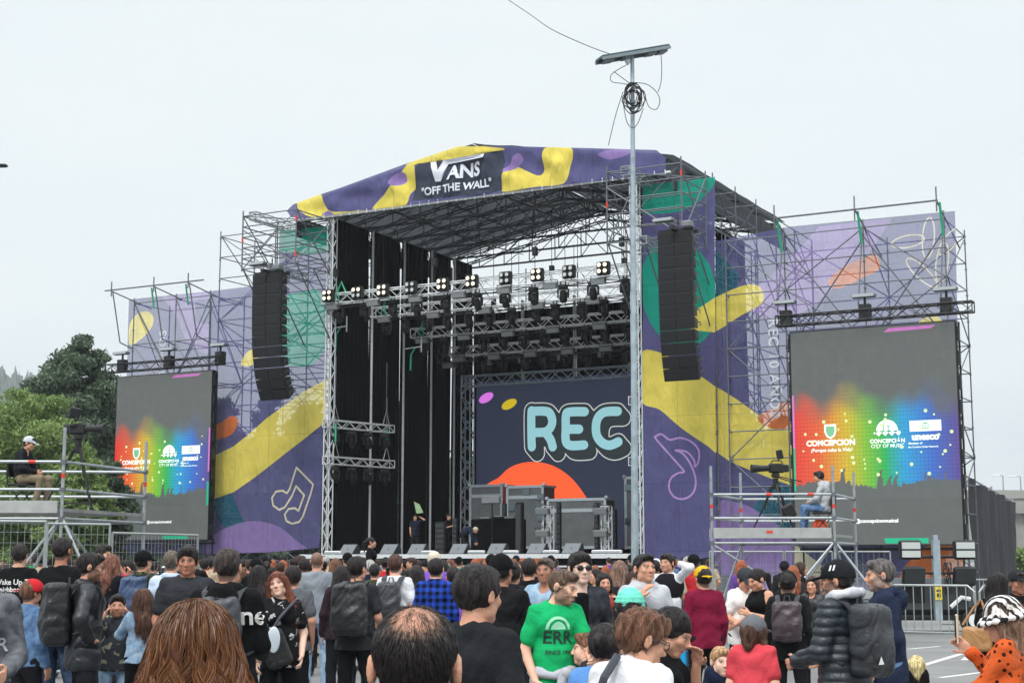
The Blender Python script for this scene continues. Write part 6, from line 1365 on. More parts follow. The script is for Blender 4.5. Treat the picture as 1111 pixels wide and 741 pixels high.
    T = Shape(); hemz = (hem if hem is not None else {'tee': .84, 'tank': .9, 'shirt': .84, 'hoodie': .83, 'jacket': .82, 'puffer': .80, 'sweat': .86, 'denimj': .92}[top]) * s
    torso(T, t * s, .05, loose=(.012 if top in ('tee', 'shirt') else .008) * s)
    if hem is not None or pose is None: T.cap(tuple(Pv + vv3((-.06, 0, -.10)) * s), tuple(Pv + vv3((.06, 0, -.10)) * s), (.115 * f + .01) * s + t * s, (.115 * f + .01) * s + t * s, .04, .95)
    if pose is None: T.clip(lambda x, y, z: hemz - z + 0 * x)
    for sd in (1, -1):
        if top == 'tank': continue
        S_, E_, W_ = vv3(J['sh', sd]), vv3(J['el', sd]), vv3(J['wr', sd]); fl = f ** .5
        if long_:
            T.cap(tuple(S_), tuple(E_), (.043 * fl) * s + t * s, (.040 * fl) * s + t * s, .025); T.cap(tuple(E_), tuple(E_ + (W_ - E_) * (.93)), (.040 * fl) * s + t * s, (.032) * s + t * s * .8, .02)
            if top in ('hoodie', 'sweat', 'puffer'): cf = E_ + (W_ - E_) * .96; T.cap(tuple(cf), tuple(cf + (W_ - E_) * .04), .034 * s + t * .6 * s, .032 * s + t * .6 * s, .004)
        else:
            fr = .68 if top == 'tee' else .3; T.cap(tuple(S_), tuple(S_ + (E_ - S_) * fr), (.043 * fl) * s + t * s, (.048 * fl) * s + t * s * 1.2, .025)
    if top == 'hoodie' or top == 'puffer':
        N_ = vv3(J['neck'])
        for i in range(7):
            a0, a1 = -2.2 + i * 4.4 / 7, -2.2 + (i + 1) * 4.4 / 7; rr_ = .082 * s; pa = N_ + vv3((sin(a0) * rr_, cos(a0) * rr_ * .95, (.025 - .03 * (1 - cos(a0)) * .5) * s)); pb = N_ + vv3((sin(a1) * rr_, cos(a1) * rr_ * .95, (.025 - .03 * (1 - cos(a1)) * .5) * s)); T.cap(tuple(pa), tuple(pb), .034 * s, .034 * s, .02)
        if top == 'hoodie': T.ell(tuple(N_ + vv3((0, .115, -.035)) * s), (.10 * s, .05 * s, .085 * s), .03); T.ell(tuple(N_ + vv3((0, .09, .045)) * s), (.05 * s, .035 * s, .03 * s), .02, None, 's')
    if top in ('jacket', 'shirt', 'denimj'):
        N_ = vv3(J['neck']); T.cap(tuple(N_ + vv3((-.045, .045, .015)) * s), tuple(N_ + vv3((.045, .045, .015)) * s), .026 * s, .026 * s, .015)
        for sd in (1, -1): T.cap(tuple(N_ + vv3((sd * .062, .03, .012)) * s), tuple(N_ + vv3((sd * .05, -.055, -.03)) * s), .02 * s, .018 * s, .015)
    if top in ('tee', 'sweat', 'tank'): T.ell(tuple(vv3(J['neck']) + vv3((0, -.02, .04)) * s), (.070 * s, .074 * s, .042 * s), .012, None, 's')
    elif top in ('jacket', 'denimj'): T.ell(tuple(vv3(J['neck']) + vv3((0, -.07, -.0)) * s), (.05 * s, .06 * s, .09 * s), .012, None, 's')
    T.disp(fold(.0042 if top != 'puffer' else .002))
    if top != 'puffer': T.disp(lambda x, y, z: (.0075 * (.3 - np.abs(np.sin(z * 27 + x * 19 + 2.2 * np.sin(x * 15 + y * 11 + ph) + ph)) ** .6) * (.35 + .65 * np.abs(np.sin(z * 5.3 + x * 3 + ph)))).astype(f4))
    if top == 'puffer': T.disp(lambda x, y, z: (-.012 * np.abs(np.sin((z + .012 * np.sin(x * 22 + y * 17)) * pi / .056)) ** .7 + .008 + 0 * y).astype(f4))
    to = T.mesh('top' if not long_ else ('jacket' if top in ('jacket', 'puffer', 'denimj') else 'top'), tcc, h * 1.15, e)
    Bt = Shape(); bcm = bottom or cloth((36, 37, 42))
    Bt.cap(tuple(Pv + vv3((-.065, 0, .0)) * s), tuple(Pv + vv3((.065, 0, .0)) * s), .117 * f * s + .006 * s, .117 * f * s + .006 * s, .03, .92); Bt.cap(tuple(Pv), tuple(Pv + vv3((0, 0, .07)) * s), .11 * f * s, .105 * f * s, .03, .95)
    lw = (.062, .058) if not slim_cut else (.05, .042)
    for sd in (1, -1):
        hip, kn, an = J['hip', sd], J['knee', sd], vv3(J['ank', sd]); kv = vv3(kn); Bt.cap(hip, kn, .094 * s * f, .066 * s, .04); Bt.cap(kn, tuple(kv + (an - kv) * .98), .066 * s, lw[1] * s, .02)
    Bt.disp(fold(.005))
    if pose is None: tz = 1.04 * s; Bt.clip(lambda x, y, z: z - tz + 0 * x)
    Bt.mesh('trousers', bcm, h * 1.6, e)
    Sh_ = Shape()
    for sd in (1, -1):
        an, to_ = vv3(J['ank', sd]), vv3(J['toe', sd]); Sh_.cap(tuple(an + vv3((0, .02, -.03)) * s), tuple(to_ + vv3((0, -.02, .012)) * s), .05 * s, .042 * s, .02); 
    if pose is None: Sh_.clip(lambda x, y, z: .004 - z + 0 * x)
    Sh_.mesh('shoes', mat('shoe %s' % (shoes,), shoes, .6), h * 1.5, e)
    # ---- hair
    hm = hairmat(hc) if not isinstance(hc, bpy.types.Material) else hc; Hh = Shape()
    def HE(c, r, k=.015, op='u'): Hh.ell(HP(c), tuple(q_ * hk for q_ in r), k, Rl_, op)
    def HC(a, b, ra, rb, k=.02): Hh.cap(HP(a), HP(b), ra * hk, rb * hk, k)
    Rn = Rh; c0 = hc0
    def plane(nx, ny, nz, dd):
        n_ = Rn @ np.array((nx, ny, nz)) ; n_ = n_ / np.linalg.norm(n_); o_ = c0 @ n_ - dd * hk
        return lambda x, y, z: (-(n_[0] * x + n_[1] * y + n_[2] * z) + o_).astype(f4)          # keep n.p > ...
    th = {'short': .014, 'fade': .010, 'buzz': .004, 'curly': .018, 'long': .014, 'bun': .009, 'pony': .009, 'bob': .016, 'thick': .016, 'bald': .005}.get(hair, .012)
    if hair not in ('none', 'bald', 'buzz'):
        HE((0, .018, .030), (.0755 + th, .094 + th, .087 + th))
        if hair in ('short', 'fade', 'thick', 'curly'): HE((0, -.055, .085), (.055, .045, .03 + th * .4), .02)
        dd = {'short': .014, 'fade': .006, 'thick': .022, 'curly': .022}.get(hair, .034)
        Hh.clip(plane(0, 1, 1, dd) if hair in ('short', 'fade', 'thick', 'curly', 'bun', 'pony') else plane(0, 1, .62, .032))
        n2 = plane(0, 0, 1, .085 if hair in ('short', 'thick', 'curly', 'bun', 'pony') else .05)
        if hair in ('short', 'fade', 'thick', 'curly', 'bun', 'pony'): Hh.clip(n2)
        if hair == 'long':
            for sd in (1, -1): HC((sd * .066, .0, .02), (sd * .092, .02, -.16), .036, .040, .03); HC((sd * .092, .02, -.16), (sd * .088, .03, -.30), .040, .026, .03)
            HC((0, .075, .0), (0, .105, -.18), .060, .062, .04); HC((0, .105, -.18), (0, .11, -.34), .062, .035, .04); HC((.05, .075, -.04), (.065, .09, -.30), .045, .03, .03); HC((-.05, .075, -.04), (-.065, .09, -.30), .045, .03, .03)
        if hair == 'bob':
            for sd in (1, -1): HC((sd * .068, .0, .02), (sd * .078, -.005, -.09), .034, .030, .03)
            HC((0, .07, .0), (0, .08, -.08), .06, .045, .04)
        if hair == 'bun': HE((0, .125, .02), (.04, .036, .04), .01)
        if hair == 'pony': HC((0, .11, .05), (0, .16, .0), .022, .034, .01); HC((0, .16, .0), (.01, .15, -.20), .034, .016, .02)
        if hair in ('short', 'fade', 'thick', 'curly', 'bun', 'pony'):
            for sd in (1, -1): HE((sd * .092, .006, -.012), (.022, .022, .036), .01, 's')
        amp = {'curly': .008, 'long': .0035, 'thick': .004}.get(hair, .0035); fq = {'curly': 1.6}.get(hair, 1.)
        Hh.disp(lambda x, y, z: (amp * (np.sin(x * 95 * fq + z * 15 + 3 * np.sin(z * 22 + y * 20)) * .6 + np.sin(y * 80 * fq + x * 40 + z * 30 * fq) * .5)).astype(f4))
        ho = Hh.mesh('hair', hm, h * .9, e)
        if strands and ho is not None and h < .012: hair_tufts(ho, hair, hm, e, hc0, Rh, hk)
    hatz = hat
    if hat:
        K = Shape(); kind, kmat, ky = hat[0], hat[1], (hat[2] if len(hat) > 2 else 0); Rk = Rh @ rotz(R(ky)); tt = .020
        def kp(p): return tuple(hc0 + Rk @ (np.array(p) * hk))
        Rkl = Rk.tolist(); n_ = Rk @ np.array((0, .10, 1)); n_ /= np.linalg.norm(n_)
        if kind in ('cap', 'beanie'):
            K.ell(kp((0, .014, .036)), tuple(q_ * hk for q_ in (.0755 + tt, .096 + tt, .088 + tt)), .01, Rkl); o_ = hc0 @ n_ + (.022 if kind == 'cap' else .0) * hk; K.clip(lambda x, y, z: (o_ - (n_[0] * x + n_[1] * y + n_[2] * z)).astype(f4))
            if kind == 'cap': K.ell(kp((0, -.125, .032)), tuple(q_ * hk for q_ in (.068, .075, .0075)), .012, (Rk @ rotx(R(10))).tolist()); K.ell(kp((0, .014, .145)), (.008, .008, .005), .004)
            else: K.disp(lambda x, y, z: (.003 * np.sin(z * 260) + 0 * x + 0 * y).astype(f4))
        else:
            K.ell(kp((0, .014, .036)), tuple(q_ * hk for q_ in (.0755 + tt, .096 + tt, .088 + tt)), .01, Rkl)
            for i in range(18):
                a0, a1 = 2 * pi * i / 18, 2 * pi * (i + 1) / 18; K.cap(kp((sin(a0) * .125, .01 + cos(a0) * .145, -.0)), kp((sin(a1) * .125, .01 + cos(a1) * .145, -.0)), .010 * hk, .010 * hk, .02); K.cap(kp((sin(a0) * .105, .01 + cos(a0) * .125, .03)), kp((sin(a0) * .125, .01 + cos(a0) * .145, -.0)), .013 * hk, .009 * hk, .02)
            K.ell(kp((0, .01, -.05)), tuple(q_ * hk for q_ in (.095, .115, .075)), .01, Rkl, 's')
        ko = K.mesh({'cap': 'cap', 'beanie': 'beanie'}.get(kind, 'bucket_hat'), kmat, h, e)
    if glasses:
        g = MB()
        for sd in (1, -1):
            c = (sd * .033, -.098, .004)
            if glasses == 'dark': g.ball(HP(c), tuple(q_ * hk for q_ in (.027, .006, .019)), 14, 8, rot=Matrix(Rl_)); g.path([HP((sd * .055, -.092, .01)), HP((sd * .076, -.06, .008)), HP((sd * .08, 0, .004))], .0026 * hk, 6)
            else: g.path([HP((c[0] + .025 * cos(t_), c[1], c[2] + .018 * sin(t_))) for t_ in [2 * pi * i / 16 for i in range(17)]], .0024 * hk, 5); g.path([HP((sd * .056, -.095, .008)), HP((sd * .076, -.06, .008)), HP((sd * .082, .0, .006))], .0024 * hk, 5)
        g.path([HP((-.01, -.100, .008)), HP((0, -.104, .010)), HP((.01, -.100, .008))], .0024 * hk, 5)
        g.build('sunglasses' if glasses == 'dark' else 'glasses', mat('dark glass frame', (18, 18, 20), .2, 0, 0) if glasses != 'brown' else mat('amber glass frame', (150, 80, 50), .3, 0, 0), e, (0, 0, 0), 60)
    e['_s'] = s
    return e, J, HP, to, s
def hair_tufts(ho, style, hm, e, hc0, Rh, hk, n=420):
    """thin locks that break up the outline of the hair"""
    n = 420 if hk > 1.2 else 2600; me = ho.data; N = len(me.vertices); co = np.empty(N * 3, f4); me.vertices.foreach_get('co', co); co = co.reshape(-1, 3); no = np.empty(N * 3, f4); me.vertices.foreach_get('normal', no); no = no.reshape(-1, 3)
    r = np.random.default_rng(N); idx = r.integers(0, N, n if style != 'long' else n * 2); P = co[idx]; Nn = no[idx]; down = -Rh[:, 2]; K = 4
    L = ({'short': .018, 'thick': .02, 'curly': .024, 'fade': .012}.get(style, .04 if style in ('bun', 'pony', 'bob') else .10) * r.uniform(.6, 1.4, len(P)) * hk)[:, None]
    flow = down[None, :] - Nn * (Nn @ down)[:, None]; flow /= np.linalg.norm(flow, axis=1)[:, None] + 1e-6; flow += r.normal(size=P.shape) * (.45 if style in ('curly', 'thick', 'short') else .16); side = np.cross(flow, Nn); side /= np.linalg.norm(side, axis=1)[:, None] + 1e-6; w = .0013 * hk
    rings = []
    for j in range(K):
        t = j / (K - 1); c = P + flow * L * t + Nn * (.002 + .016 * t * (1.15 - .5 * t) * r.uniform(.2, 1, (len(P), 1))); rings.append(np.stack([c - side * w * (1 - .8 * t), c + side * w * (1 - .8 * t)], 1))
    Vv = np.stack(rings, 1).reshape(-1, 3); base = np.arange(len(P))[:, None] * (2 * K); q_ = []
    for j in range(K - 1): q_.append(np.stack([base[:, 0] + 2 * j, base[:, 0] + 2 * j + 1, base[:, 0] + 2 * j + 3, base[:, 0] + 2 * j + 2], 1))
    Qd = np.concatenate(q_); o2 = np_mesh('loose_locks', Vv, Qd, hm, ho, None, False); return o2
from mathutils.bvhtree import BVHTree
def print_on(garment, e, J, txts, mat_, facing=-1, centre=(0, 1.28), s=1., name='print'):
    """lettering laid on the cloth: txts = [(text, size, dx, dz)] seen from the front (facing -1) or the back (+1)"""
    bv = BVHTree.FromPolygons([v.co for v in garment.data.vertices], [tuple(p.vertices) for p in garment.data.polygons]); m = MB()
    for (t, sz, dx, dz) in txts:
        if isinstance(t, str): vs, fs = text_mesh(t, sz, .02)
        else: vs, fs = t
        P = []; ok = True
        for x, y in vs:
            X = (centre[0] + dx + x) * (1 if facing < 0 else -1); Z = centre[1] * s + dz + y; hit = bv.ray_cast(V((X, facing * 1.0, Z)), V((0, -facing, 0)))
            P.append((hit[0] + V((0, facing * .006, 0))) if hit[0] is not None else V((X, facing * .15, Z)))
        m.add(P, fs)
    return m.build(name, mat_, garment)
def straps_and_pack(label, e, J, s, mt, mt2, size=(.30, .15, .46), strap=True, fill=1., mark=None):
    """backpack worn on the back: its own thing"""
    b = empty('backpack', e.location, e.rotation_euler.z, label, 'backpack', None); C = vv3(J['chest']); z0 = C[2] - .10 * s; y0 = (.12 + size[1] / 2) * s + .02; hx, hy, hz = size[0] / 2 * s, size[1] / 2 * s, size[2] / 2 * s
    K = Shape(); K.box((C[0], C[1] + y0, z0), (hx, hy, hz), .045 * s); K.ell((C[0], C[1] + y0 + hy * .3, z0 - hz * .2), (hx * .96, hy * 1.05, hz * .75), .04)
    K.disp(lambda x, y, z: (.005 * (np.sin(x * 41 + z * 33 + np.sin(z * 21)) + np.sin(z * 47 + y * 20) * .5)).astype(f4)); K.disp(lambda x, y, z: (.012 * (.5 - np.abs(np.sin(z * 19 + x * 23 + 2 * np.sin(x * 17 + z * 9))) ** .5)).astype(f4) + 0 * y); K.mesh('pack_body', mt, .010, b)
    K = Shape(); K.box((C[0], C[1] + y0 + hy * .85, z0 - hz * .42), (hx * .82, .035 * s, hz * .42), .03 * s); K.disp(lambda x, y, z: (.003 * np.sin(x * 51 + z * 33)).astype(f4) + 0 * y); K.mesh('front_pocket', mt2, .01, b)
    m = MB(); m.path([(C[0] - hx * .86, C[1] + y0 + hy * .2, z0 - hz * .2), (C[0] - hx * .8, C[1] + y0 + hy * .5, z0 + hz * .7), (C[0], C[1] + y0 + hy * .6, z0 + hz * 1.0), (C[0] + hx * .8, C[1] + y0 + hy * .5, z0 + hz * .7), (C[0] + hx * .86, C[1] + y0 + hy * .2, z0 - hz * .2)], .006, 5)
    m.path([(C[0] - .03, C[1] + y0 - hy, z0 + hz * .95), (C[0] - .02, C[1] + y0 - hy, z0 + hz + .05), (C[0] + .02, C[1] + y0 - hy, z0 + hz + .05), (C[0] + .03, C[1] + y0 - hy, z0 + hz * .95)], .008, 5); m.build('zip_and_loop', mat('worn strap webbing', (52, 54, 58), .7), b, (0, 0, 0), 50)
    for sd in (1, -1):
        x = sd * .105 * s; m = MB(); pts = [(x * .8, y0 - hy * .9, z0 + hz * .8), (x, .075 * s + .03, C[2] + .14 * s), (x, 0, C[2] + .168 * s), (x, -.08 * s - .02, C[2] + .11 * s), (x * 1.1, -.125 * s - .02, C[2]), (x * 1.3, -.09 * s - .02, C[2] - .14 * s), (x * 1.55, .03, C[2] - .22 * s), (x * 1.3, y0 - hy, z0 - hz * .7)]
        pp = []
        for i in range(len(pts) - 1):
            for k in range(4): pp.append(tuple(pts[i][a] + (pts[i + 1][a] - pts[i][a]) * k / 4 + C[a] * (1 if a < 2 else 0) for a in range(3)))
        P = []
        for p in pp: P += [(p[0] - .026 * s, p[1], p[2]), (p[0] + .026 * s, p[1], p[2])]
        m.add(P, [(2 * i, 2 * i + 1, 2 * i + 3, 2 * i + 2) for i in range(len(pp) - 1)])
        o_ = m.build('strap', mat('worn strap webbing', (52, 54, 58), .7), b); sm = o_.modifiers.new('s', 'SOLIDIFY'); sm.thickness = .012; sm.offset = 0
    if mark: m = MB(); c = (C[0] + hx * .45, C[1] + y0 + hy * 1.06 + .028, z0 - hz * .55); m.add([(c[0] - .03, c[1], c[2] - .02), (c[0] + .03, c[1], c[2] - .02), (c[0], c[1], c[2] + .03)], [(0, 1, 2)]); m.build('triangle_mark', WHITEP, b)
    return b
def strand_mesh(paths, width, mt, parent, cols):
    """paths (N, K, 3) -> ribbons with a colour per strand"""
    N, K, _ = paths.shape; r = np.random.default_rng(5); d = np.gradient(paths, axis=1); sd = np.cross(d, r.normal(size=(N, 1, 3)).repeat(K, 1)); sd /= np.linalg.norm(sd, axis=2)[:, :, None] + 1e-9; tp = np.linspace(1, .35, K)[None, :, None]
    Vv = np.stack([paths - sd * width * tp, paths + sd * width * tp], 2).reshape(-1, 3); b = np.arange(N)[:, None] * 2 * K + 2 * np.arange(K - 1)[None, :]; Qd = np.stack([b, b + 1, b + 3, b + 2], 2).reshape(-1, 4)
    return np_mesh('hair_strands', Vv, Qd, mt, parent, np.repeat(cols, 2 * K, 0) if cols.ndim == 2 else np.repeat(cols.reshape(-1, 3), 2, 0), False)
def seated(knee_y=-.40, an_y=-.40, an_z=.10):
    P = dict(pelvis=(0, .02, .56), waist=(0, .05, .72), chest=(0, .03, .92), neck=(0, -.01, 1.06), head=(0, -.05, 1.21))
    for sd in (1, -1): P['sh', sd] = (sd * .165, .0, 1.0); P['hip', sd] = (sd * .09, .0, .55); P['knee', sd] = (sd * .12, knee_y - (.03 if sd > 0 else 0), .56); P['ank', sd] = (sd * .12, an_y, an_z); P['toe', sd] = (sd * .13, an_y - .15, an_z - .05)
    for sd, w_ in ((1, (.06, -.30, .66)), (-1, (-.08, -.28, .67))): P['el', sd] = (sd * .24, -.08, .76); P['wr', sd] = w_
    return P
# ================================================================ the cast
c_ = cloth
BK, DG, CH, NV, WH, GR, MR = (24, 25, 28), (52, 54, 58), (66, 68, 72), (40, 48, 74), (222, 224, 228), (150, 152, 156), (112, 30, 52)
DEN, LDEN, DDEN = c_((70, 98, 135), 'denim', (110, 140, 175)), c_((120, 150, 178), 'denim', (168, 190, 208)), c_((44, 58, 84), 'denim', (66, 84, 112))
taken = []
def who(label, x, ytop, D, yaw, ztop=None, **k):
    if 4.5 < D < 13: D *= 1.11
    p = at(x, 608, D); H = at(x, ytop, D).z - .012; taken.append((p.x, D)); k.setdefault('h', .0085 if D < 13 else .011); k.setdefault('strands', D < 16)
    return person(label, (p.x, D, 0), R(yaw), H, **k)
def pack(r, label, rgb, **k):
    e, J, HP, to, s = r; return straps_and_pack(label, e, J, s, c_(rgb, 'shell'), c_(tuple(int(v * .9) for v in rgb), 'shell', None, .5), **k)
def held(r, name, label, cat, sd, mb, mt, off=(0, 0, 0)):
    """a thing in a hand: built round the palm"""
    e, J, HP, to, s = r; w_ = vv3(J['wr', sd]); d = w_ - vv3(J['el', sd]); d /= np.linalg.norm(d); p = w_ + d * .09 * s + np.array(off); Rz = rotz(e.rotation_euler.z); q_ = Rz @ p; o = empty(name, V(e.location) + V(tuple(q_)), e.rotation_euler.z, label, cat)
    for nm, m, mm in mb: m.build(nm, mm, o)
    return o
PRW = mat('white cloth print', (226, 226, 224), .8, 0, .03); PRG = mat('grey cloth print', (150, 152, 156), .8, 0, .03)
# ---- two heads right in front of the lens
r = who('balding man with thin dark crown seen from behind, closest to the camera', 451, 646, 2.85, 180, hair='bald', hc=BLK, skin=SK2, h=.0062, top='tee', tc=c_(DG)); e, J, HP, to, s = r
g = np.random.default_rng(3); n_ = 42000; a_ = g.uniform(0, 2 * pi, n_); z_ = g.uniform(-.75, 1, n_); rr_ = np.sqrt(1 - z_ ** 2); pt = np.stack([np.cos(a_) * rr_ * .0765, .016 + np.sin(a_) * rr_ * .095, .028 + z_ * .088], 1)
crown = np.hypot(pt[:, 0], (pt[:, 1] - .045) * .9) ; ok = (pt[:, 1] + pt[:, 2] > -.028) & (pt[:, 2] > -.078) & ~((np.abs(pt[:, 0]) > .066) & (np.abs(pt[:, 2] + .004) < .034) & (pt[:, 1] < .04)) & ~((pt[:, 2] > .06) & (g.uniform(0, 1, n_) < np.clip(1.15 - (crown / .082) ** 2, 0, .9))); pt = pt[ok]
hk = s * 1.0 * (1.72 / (s * 1.75)) ** .6; nn = pt - np.array((0, .016, .028)); nn /= np.linalg.norm(nn, axis=1)[:, None]; fl = np.tile(np.array((0, .25, -1.)), (len(pt), 1)) + np.stack([pt[:, 0] * 6, -pt[:, 1] * 2 + .1, np.zeros(len(pt))], 1) + g.normal(size=pt.shape) * .22; fl -= nn * (fl * nn).sum(1)[:, None]; fl /= np.linalg.norm(fl, axis=1)[:, None]
t_ = np.linspace(0, 1, 5)[None, :, None]; L_ = g.uniform(.014, .03, (len(pt), 1, 1)); loc_ = pt[:, None, :] + fl[:, None, :] * L_ * t_ + nn[:, None, :] * (.0005 + .004 * np.sin(t_ * 2.6) * g.uniform(.2, 1, (len(pt), 1, 1)))
hc0 = np.array(HP((0, 0, 0))); W_ = hc0 + loc_ * hk; cc = np.array(lin((30, 25, 24))[:3])[None, :] * g.uniform(.6, 2.2, (len(pt), 1)); strand_mesh(W_, .00045, tint_mat('strands', .38, .0, 10), e, cc)
r = who('woman with wavy auburn shoulder length hair from behind at the lower left', 215, 650, 3.3, 178, sex='f', hair='bob', hc=(62, 36, 24), skin=SK1, h=.0075, top='jacket', tc=c_(DG), strands=False); e, J, HP, to, s = r
g = np.random.default_rng(4); n_ = 24000; K_ = 26; az = g.uniform(-2.35, 2.35, n_); st = g.uniform(0, .35, n_) ** 1.0; ln = g.uniform(.34, .50, n_); rho = g.uniform(.80, 1.04, n_) ; t_ = np.linspace(0, 1, K_)[None, :]; sdist = st[:, None] * .3 + t_ * ln[:, None]     # arc length from the crown
ang = np.minimum(sdist / .105, 1.38); zc = np.cos(ang); rad = np.sin(ang); drop = np.maximum(sdist - 1.38 * .105, 0); ph = (np.round(az * 8) * 1.9)[:, None] + g.normal(0, .45, (n_, 1)); wv = .30 * np.sin(drop * 34 + ph + az[:, None] * 2) * np.minimum(drop * 8, 1)
x_ = np.sin(az[:, None] + wv) * (rad * .098 + drop * .26) * rho[:, None]; y_ = .02 + np.cos(az[:, None] + wv) * (rad * .115 + drop * .03) * rho[:, None]; zz = .03 + zc * .103 * rho[:, None] - drop * .96 + .004 * np.sin(ph * 3 + sdist * 60)
x_ += .016 * np.sin(az[:, None] * 7 + drop * 18) * np.minimum(drop * 6, 1)
hk = s * 1.0 * (1.72 / (s * 1.75)) ** .6; W_ = np.array(HP((0, 0, 0))) + np.stack([x_, y_, zz], 2) * hk; base = np.array(lin((122, 70, 42))[:3]); tip = np.array(lin((186, 128, 82))[:3]); mixf = np.clip(g.normal(.45, .35, (n_, 1)), 0, 1); cc = (base * (1 - mixf) + tip * mixf) * g.uniform(.45, 1.35, (n_, 1)); gr = np.clip(t_ * 1.5 - .25 + g.normal(0, .12, (n_, 1)), 0, 1)[:, :, None]; cv = cc[:, None, :] * (.42 + .75 * gr); strand_mesh(W_, .0007, tint_mat('strands', .38, .0, 10), e, cv)
# ---- near figures
r = who('youth with thick black hair and black tee turned to the right, beside the balding man', 515, 609, 5.5, 150, hair='thick', hc=BLK, skin=SK2, top='tee', tc=c_((44, 46, 50)), head=(-12, -4, 0), h=.0075)
r = who('woman with short curly brown hair and glasses in a white jacket with dark strap', 684, 655, 5.4, 140, sex='f', hair='curly', hc=(74, 50, 38), skin=SK2, top='jacket', tc=c_((228, 230, 234)), glasses='thin', head=(-30, -18, 0), fat=1.15, h=.0075); e, J, HP, to, s = r
m = MB(); C = J['chest']; m.path([(C[0] + .10, C[1] + .165, C[2] - .25), (C[0] + .06, C[1] + .172, C[2] - .05), (C[0] + .02, C[1] + .15, C[2] + .09), (C[0] + .0, C[1] + .09, C[2] + .17)], .016, 6); m.build('bag_strap', mat('dark strap', (60, 64, 74), .6), e)
r = who('woman with black hair in a bun looking down, black top, beside the curly woman', 715, 650, 6.6, 62, sex='f', hair='bun', hc=BLK, skin=SK2, top='tee', tc=c_(BK), head=(8, -28, 0), arms=('chin', 'phone'), h=.0075)
r = who('person in a mint green knitted hat just behind the black haired woman', 683, 638, 8.0, 175, sex='f', hair='bob', hc=BLK, top='sweat', tc=c_((132, 150, 158)), hat=('beanie', c_((110, 205, 182))))
r = who('person in a bright blue top leaning behind the white jacket woman', 655, 672, 6.2, 160, sex='f', hair='bun', hc=BLK, skin=SK2, top='sweat', tc=c_((92, 140, 200)), head=(0, -10, 0), fat=1.1)
r = who('boy with short brown hair in profile to the left, by the green shirt man', 637, 684, 9.2, -92, hair='fade', hc=BRN, skin=SK1, kid=.88, top='tee', tc=c_((60, 62, 70)), h=.0075, arms=('down', 'forward'))
r = who('man in a bright green tee with printed letters, looking down to the right', 603, 614, 9.3, 22, hair='fade', hc=(62, 48, 40), skin=SK1, top='tee', tc=c_((24, 165, 98)), head=(42, -14, 4), arms=('forward', 'loose'), beard=(96, 74, 62), h=.0065, bottom=c_(GR, 'washed', (185, 187, 190))); e, J, HP, to, s = r
print_on(to, e, J, [('ERR', .115, -.03, -.06), ('SINCE 1995', .036, -.03, -.13)], mat('dark green print', (24, 50, 44), .8, 0, 0), s=s)
hoop = [(cos(t_) * .085, sin(t_) * .085) for t_ in [pi * i / 12 for i in range(13)]] + [(cos(t_) * .066, sin(t_) * .066) for t_ in [pi * i / 12 for i in range(12, -1, -1)]]
print_on(to, e, J, [((hoop, [(i, i + 1, 24 - i, 25 - i) for i in range(12)]), 1, -.03, .03), (([(cos(t_) * .05, sin(t_) * .05) for t_ in [pi * i / 8 for i in range(9)]], [tuple(range(9))]), 1, -.03, .03)], mat('pale green print', (150, 215, 180), .8, 0, 0), s=s, name='emblem_print')
m = MB(); W = vv3(J['pelvis']); ring = [(W[0] + sin(t_) * .155, W[1] - cos(t_) * .145, W[2] + .05 + .015 * sin(3 * t_)) for t_ in [2 * pi * i / 24 for i in range(25)]]; m.path(ring, lambda f: .032 + .008 * sin(f * 40), 8); m.path([(W[0] - .02, W[1] - .17, W[2] + .05), (W[0] - .06, W[1] - .19, W[2] - .12), (W[0] - .12, W[1] - .17, W[2] - .32)], .035, 8); m.path([(W[0] + .02, W[1] - .17, W[2] + .05), (W[0] + .05, W[1] - .19, W[2] - .15), (W[0] + .07, W[1] - .17, W[2] - .34)], .035, 8); m.ball((W[0], W[1] - .18, W[2] + .05), (.05, .04, .045)); m.build('hoodie_round_waist', c_((176, 178, 186)), e, smooth=60)
r = who('young man in sunglasses and black denim jacket over a black tee', 629, 597, 10.1, 6, hair='thick', hc=BLK, skin=(228, 190, 172), top='denimj', tc=c_((46, 48, 54), 'denim', (64, 67, 74)), glasses='dark', head=(10, 2, 0), h=.0068, arms=('pocket', 'pocket')); e, J, HP, to, s = r
m = Shape(); C = vv3(J['chest']); m.box(tuple(C + vv3((0, -.085, -.10)) * s), (.05 * s, .045 * s, .22 * s), .03 * s); m.mesh('undershirt', c_(BK), .01, e)
r = who('man in black cap and black tee with sweater tied at the waist, back turned', 543, 601, 10.6, 172, hair='fade', hc=BLK, skin=SK3, top='tee', tc=c_((34, 35, 38)), hat=('cap', c_(BK), 0), head=(-18, 0, 0), fat=1.12, arms=('cross', 'cross'))
r = who('man in a pale grey hoodie with short dark hair looking out to the right', 699, 599, 11.2, 12, hair='fade', hc=BLK, skin=SK2, top='hoodie', tc=c_((172, 175, 180), 'washed', (188, 191, 195)), head=(14, 6, 0), h=.0068, arms=('fore', 'chin'), bottom=DDEN)
r = who('man in dark grey tee facing the camera with black fringe, left of the hooded man', 204, 590, 11.4, 14, hair='thick', hc=BLK, skin=SK3, top='tee', tc=c_((62, 64, 70)), head=(-8, -4, 0), h=.0065, fat=1.15, arms=('fore', 'loose'))
r = who('bearded man in black jacket with glasses and large black backpack, facing right', 95, 597, 11.5, 112, hair='short', hc=BLK, skin=SK2, top='jacket', tc=c_((38, 41, 48), 'shell'), glasses='thin', beard=(50, 36, 30), head=(-6, -8, 0), h=.008, arms=('down', 'hip'), fat=1.08, hem=.78); pack(r, 'large soft black backpack on the bearded man in the black jacket', (34, 35, 38), size=(.34, .20, .50))
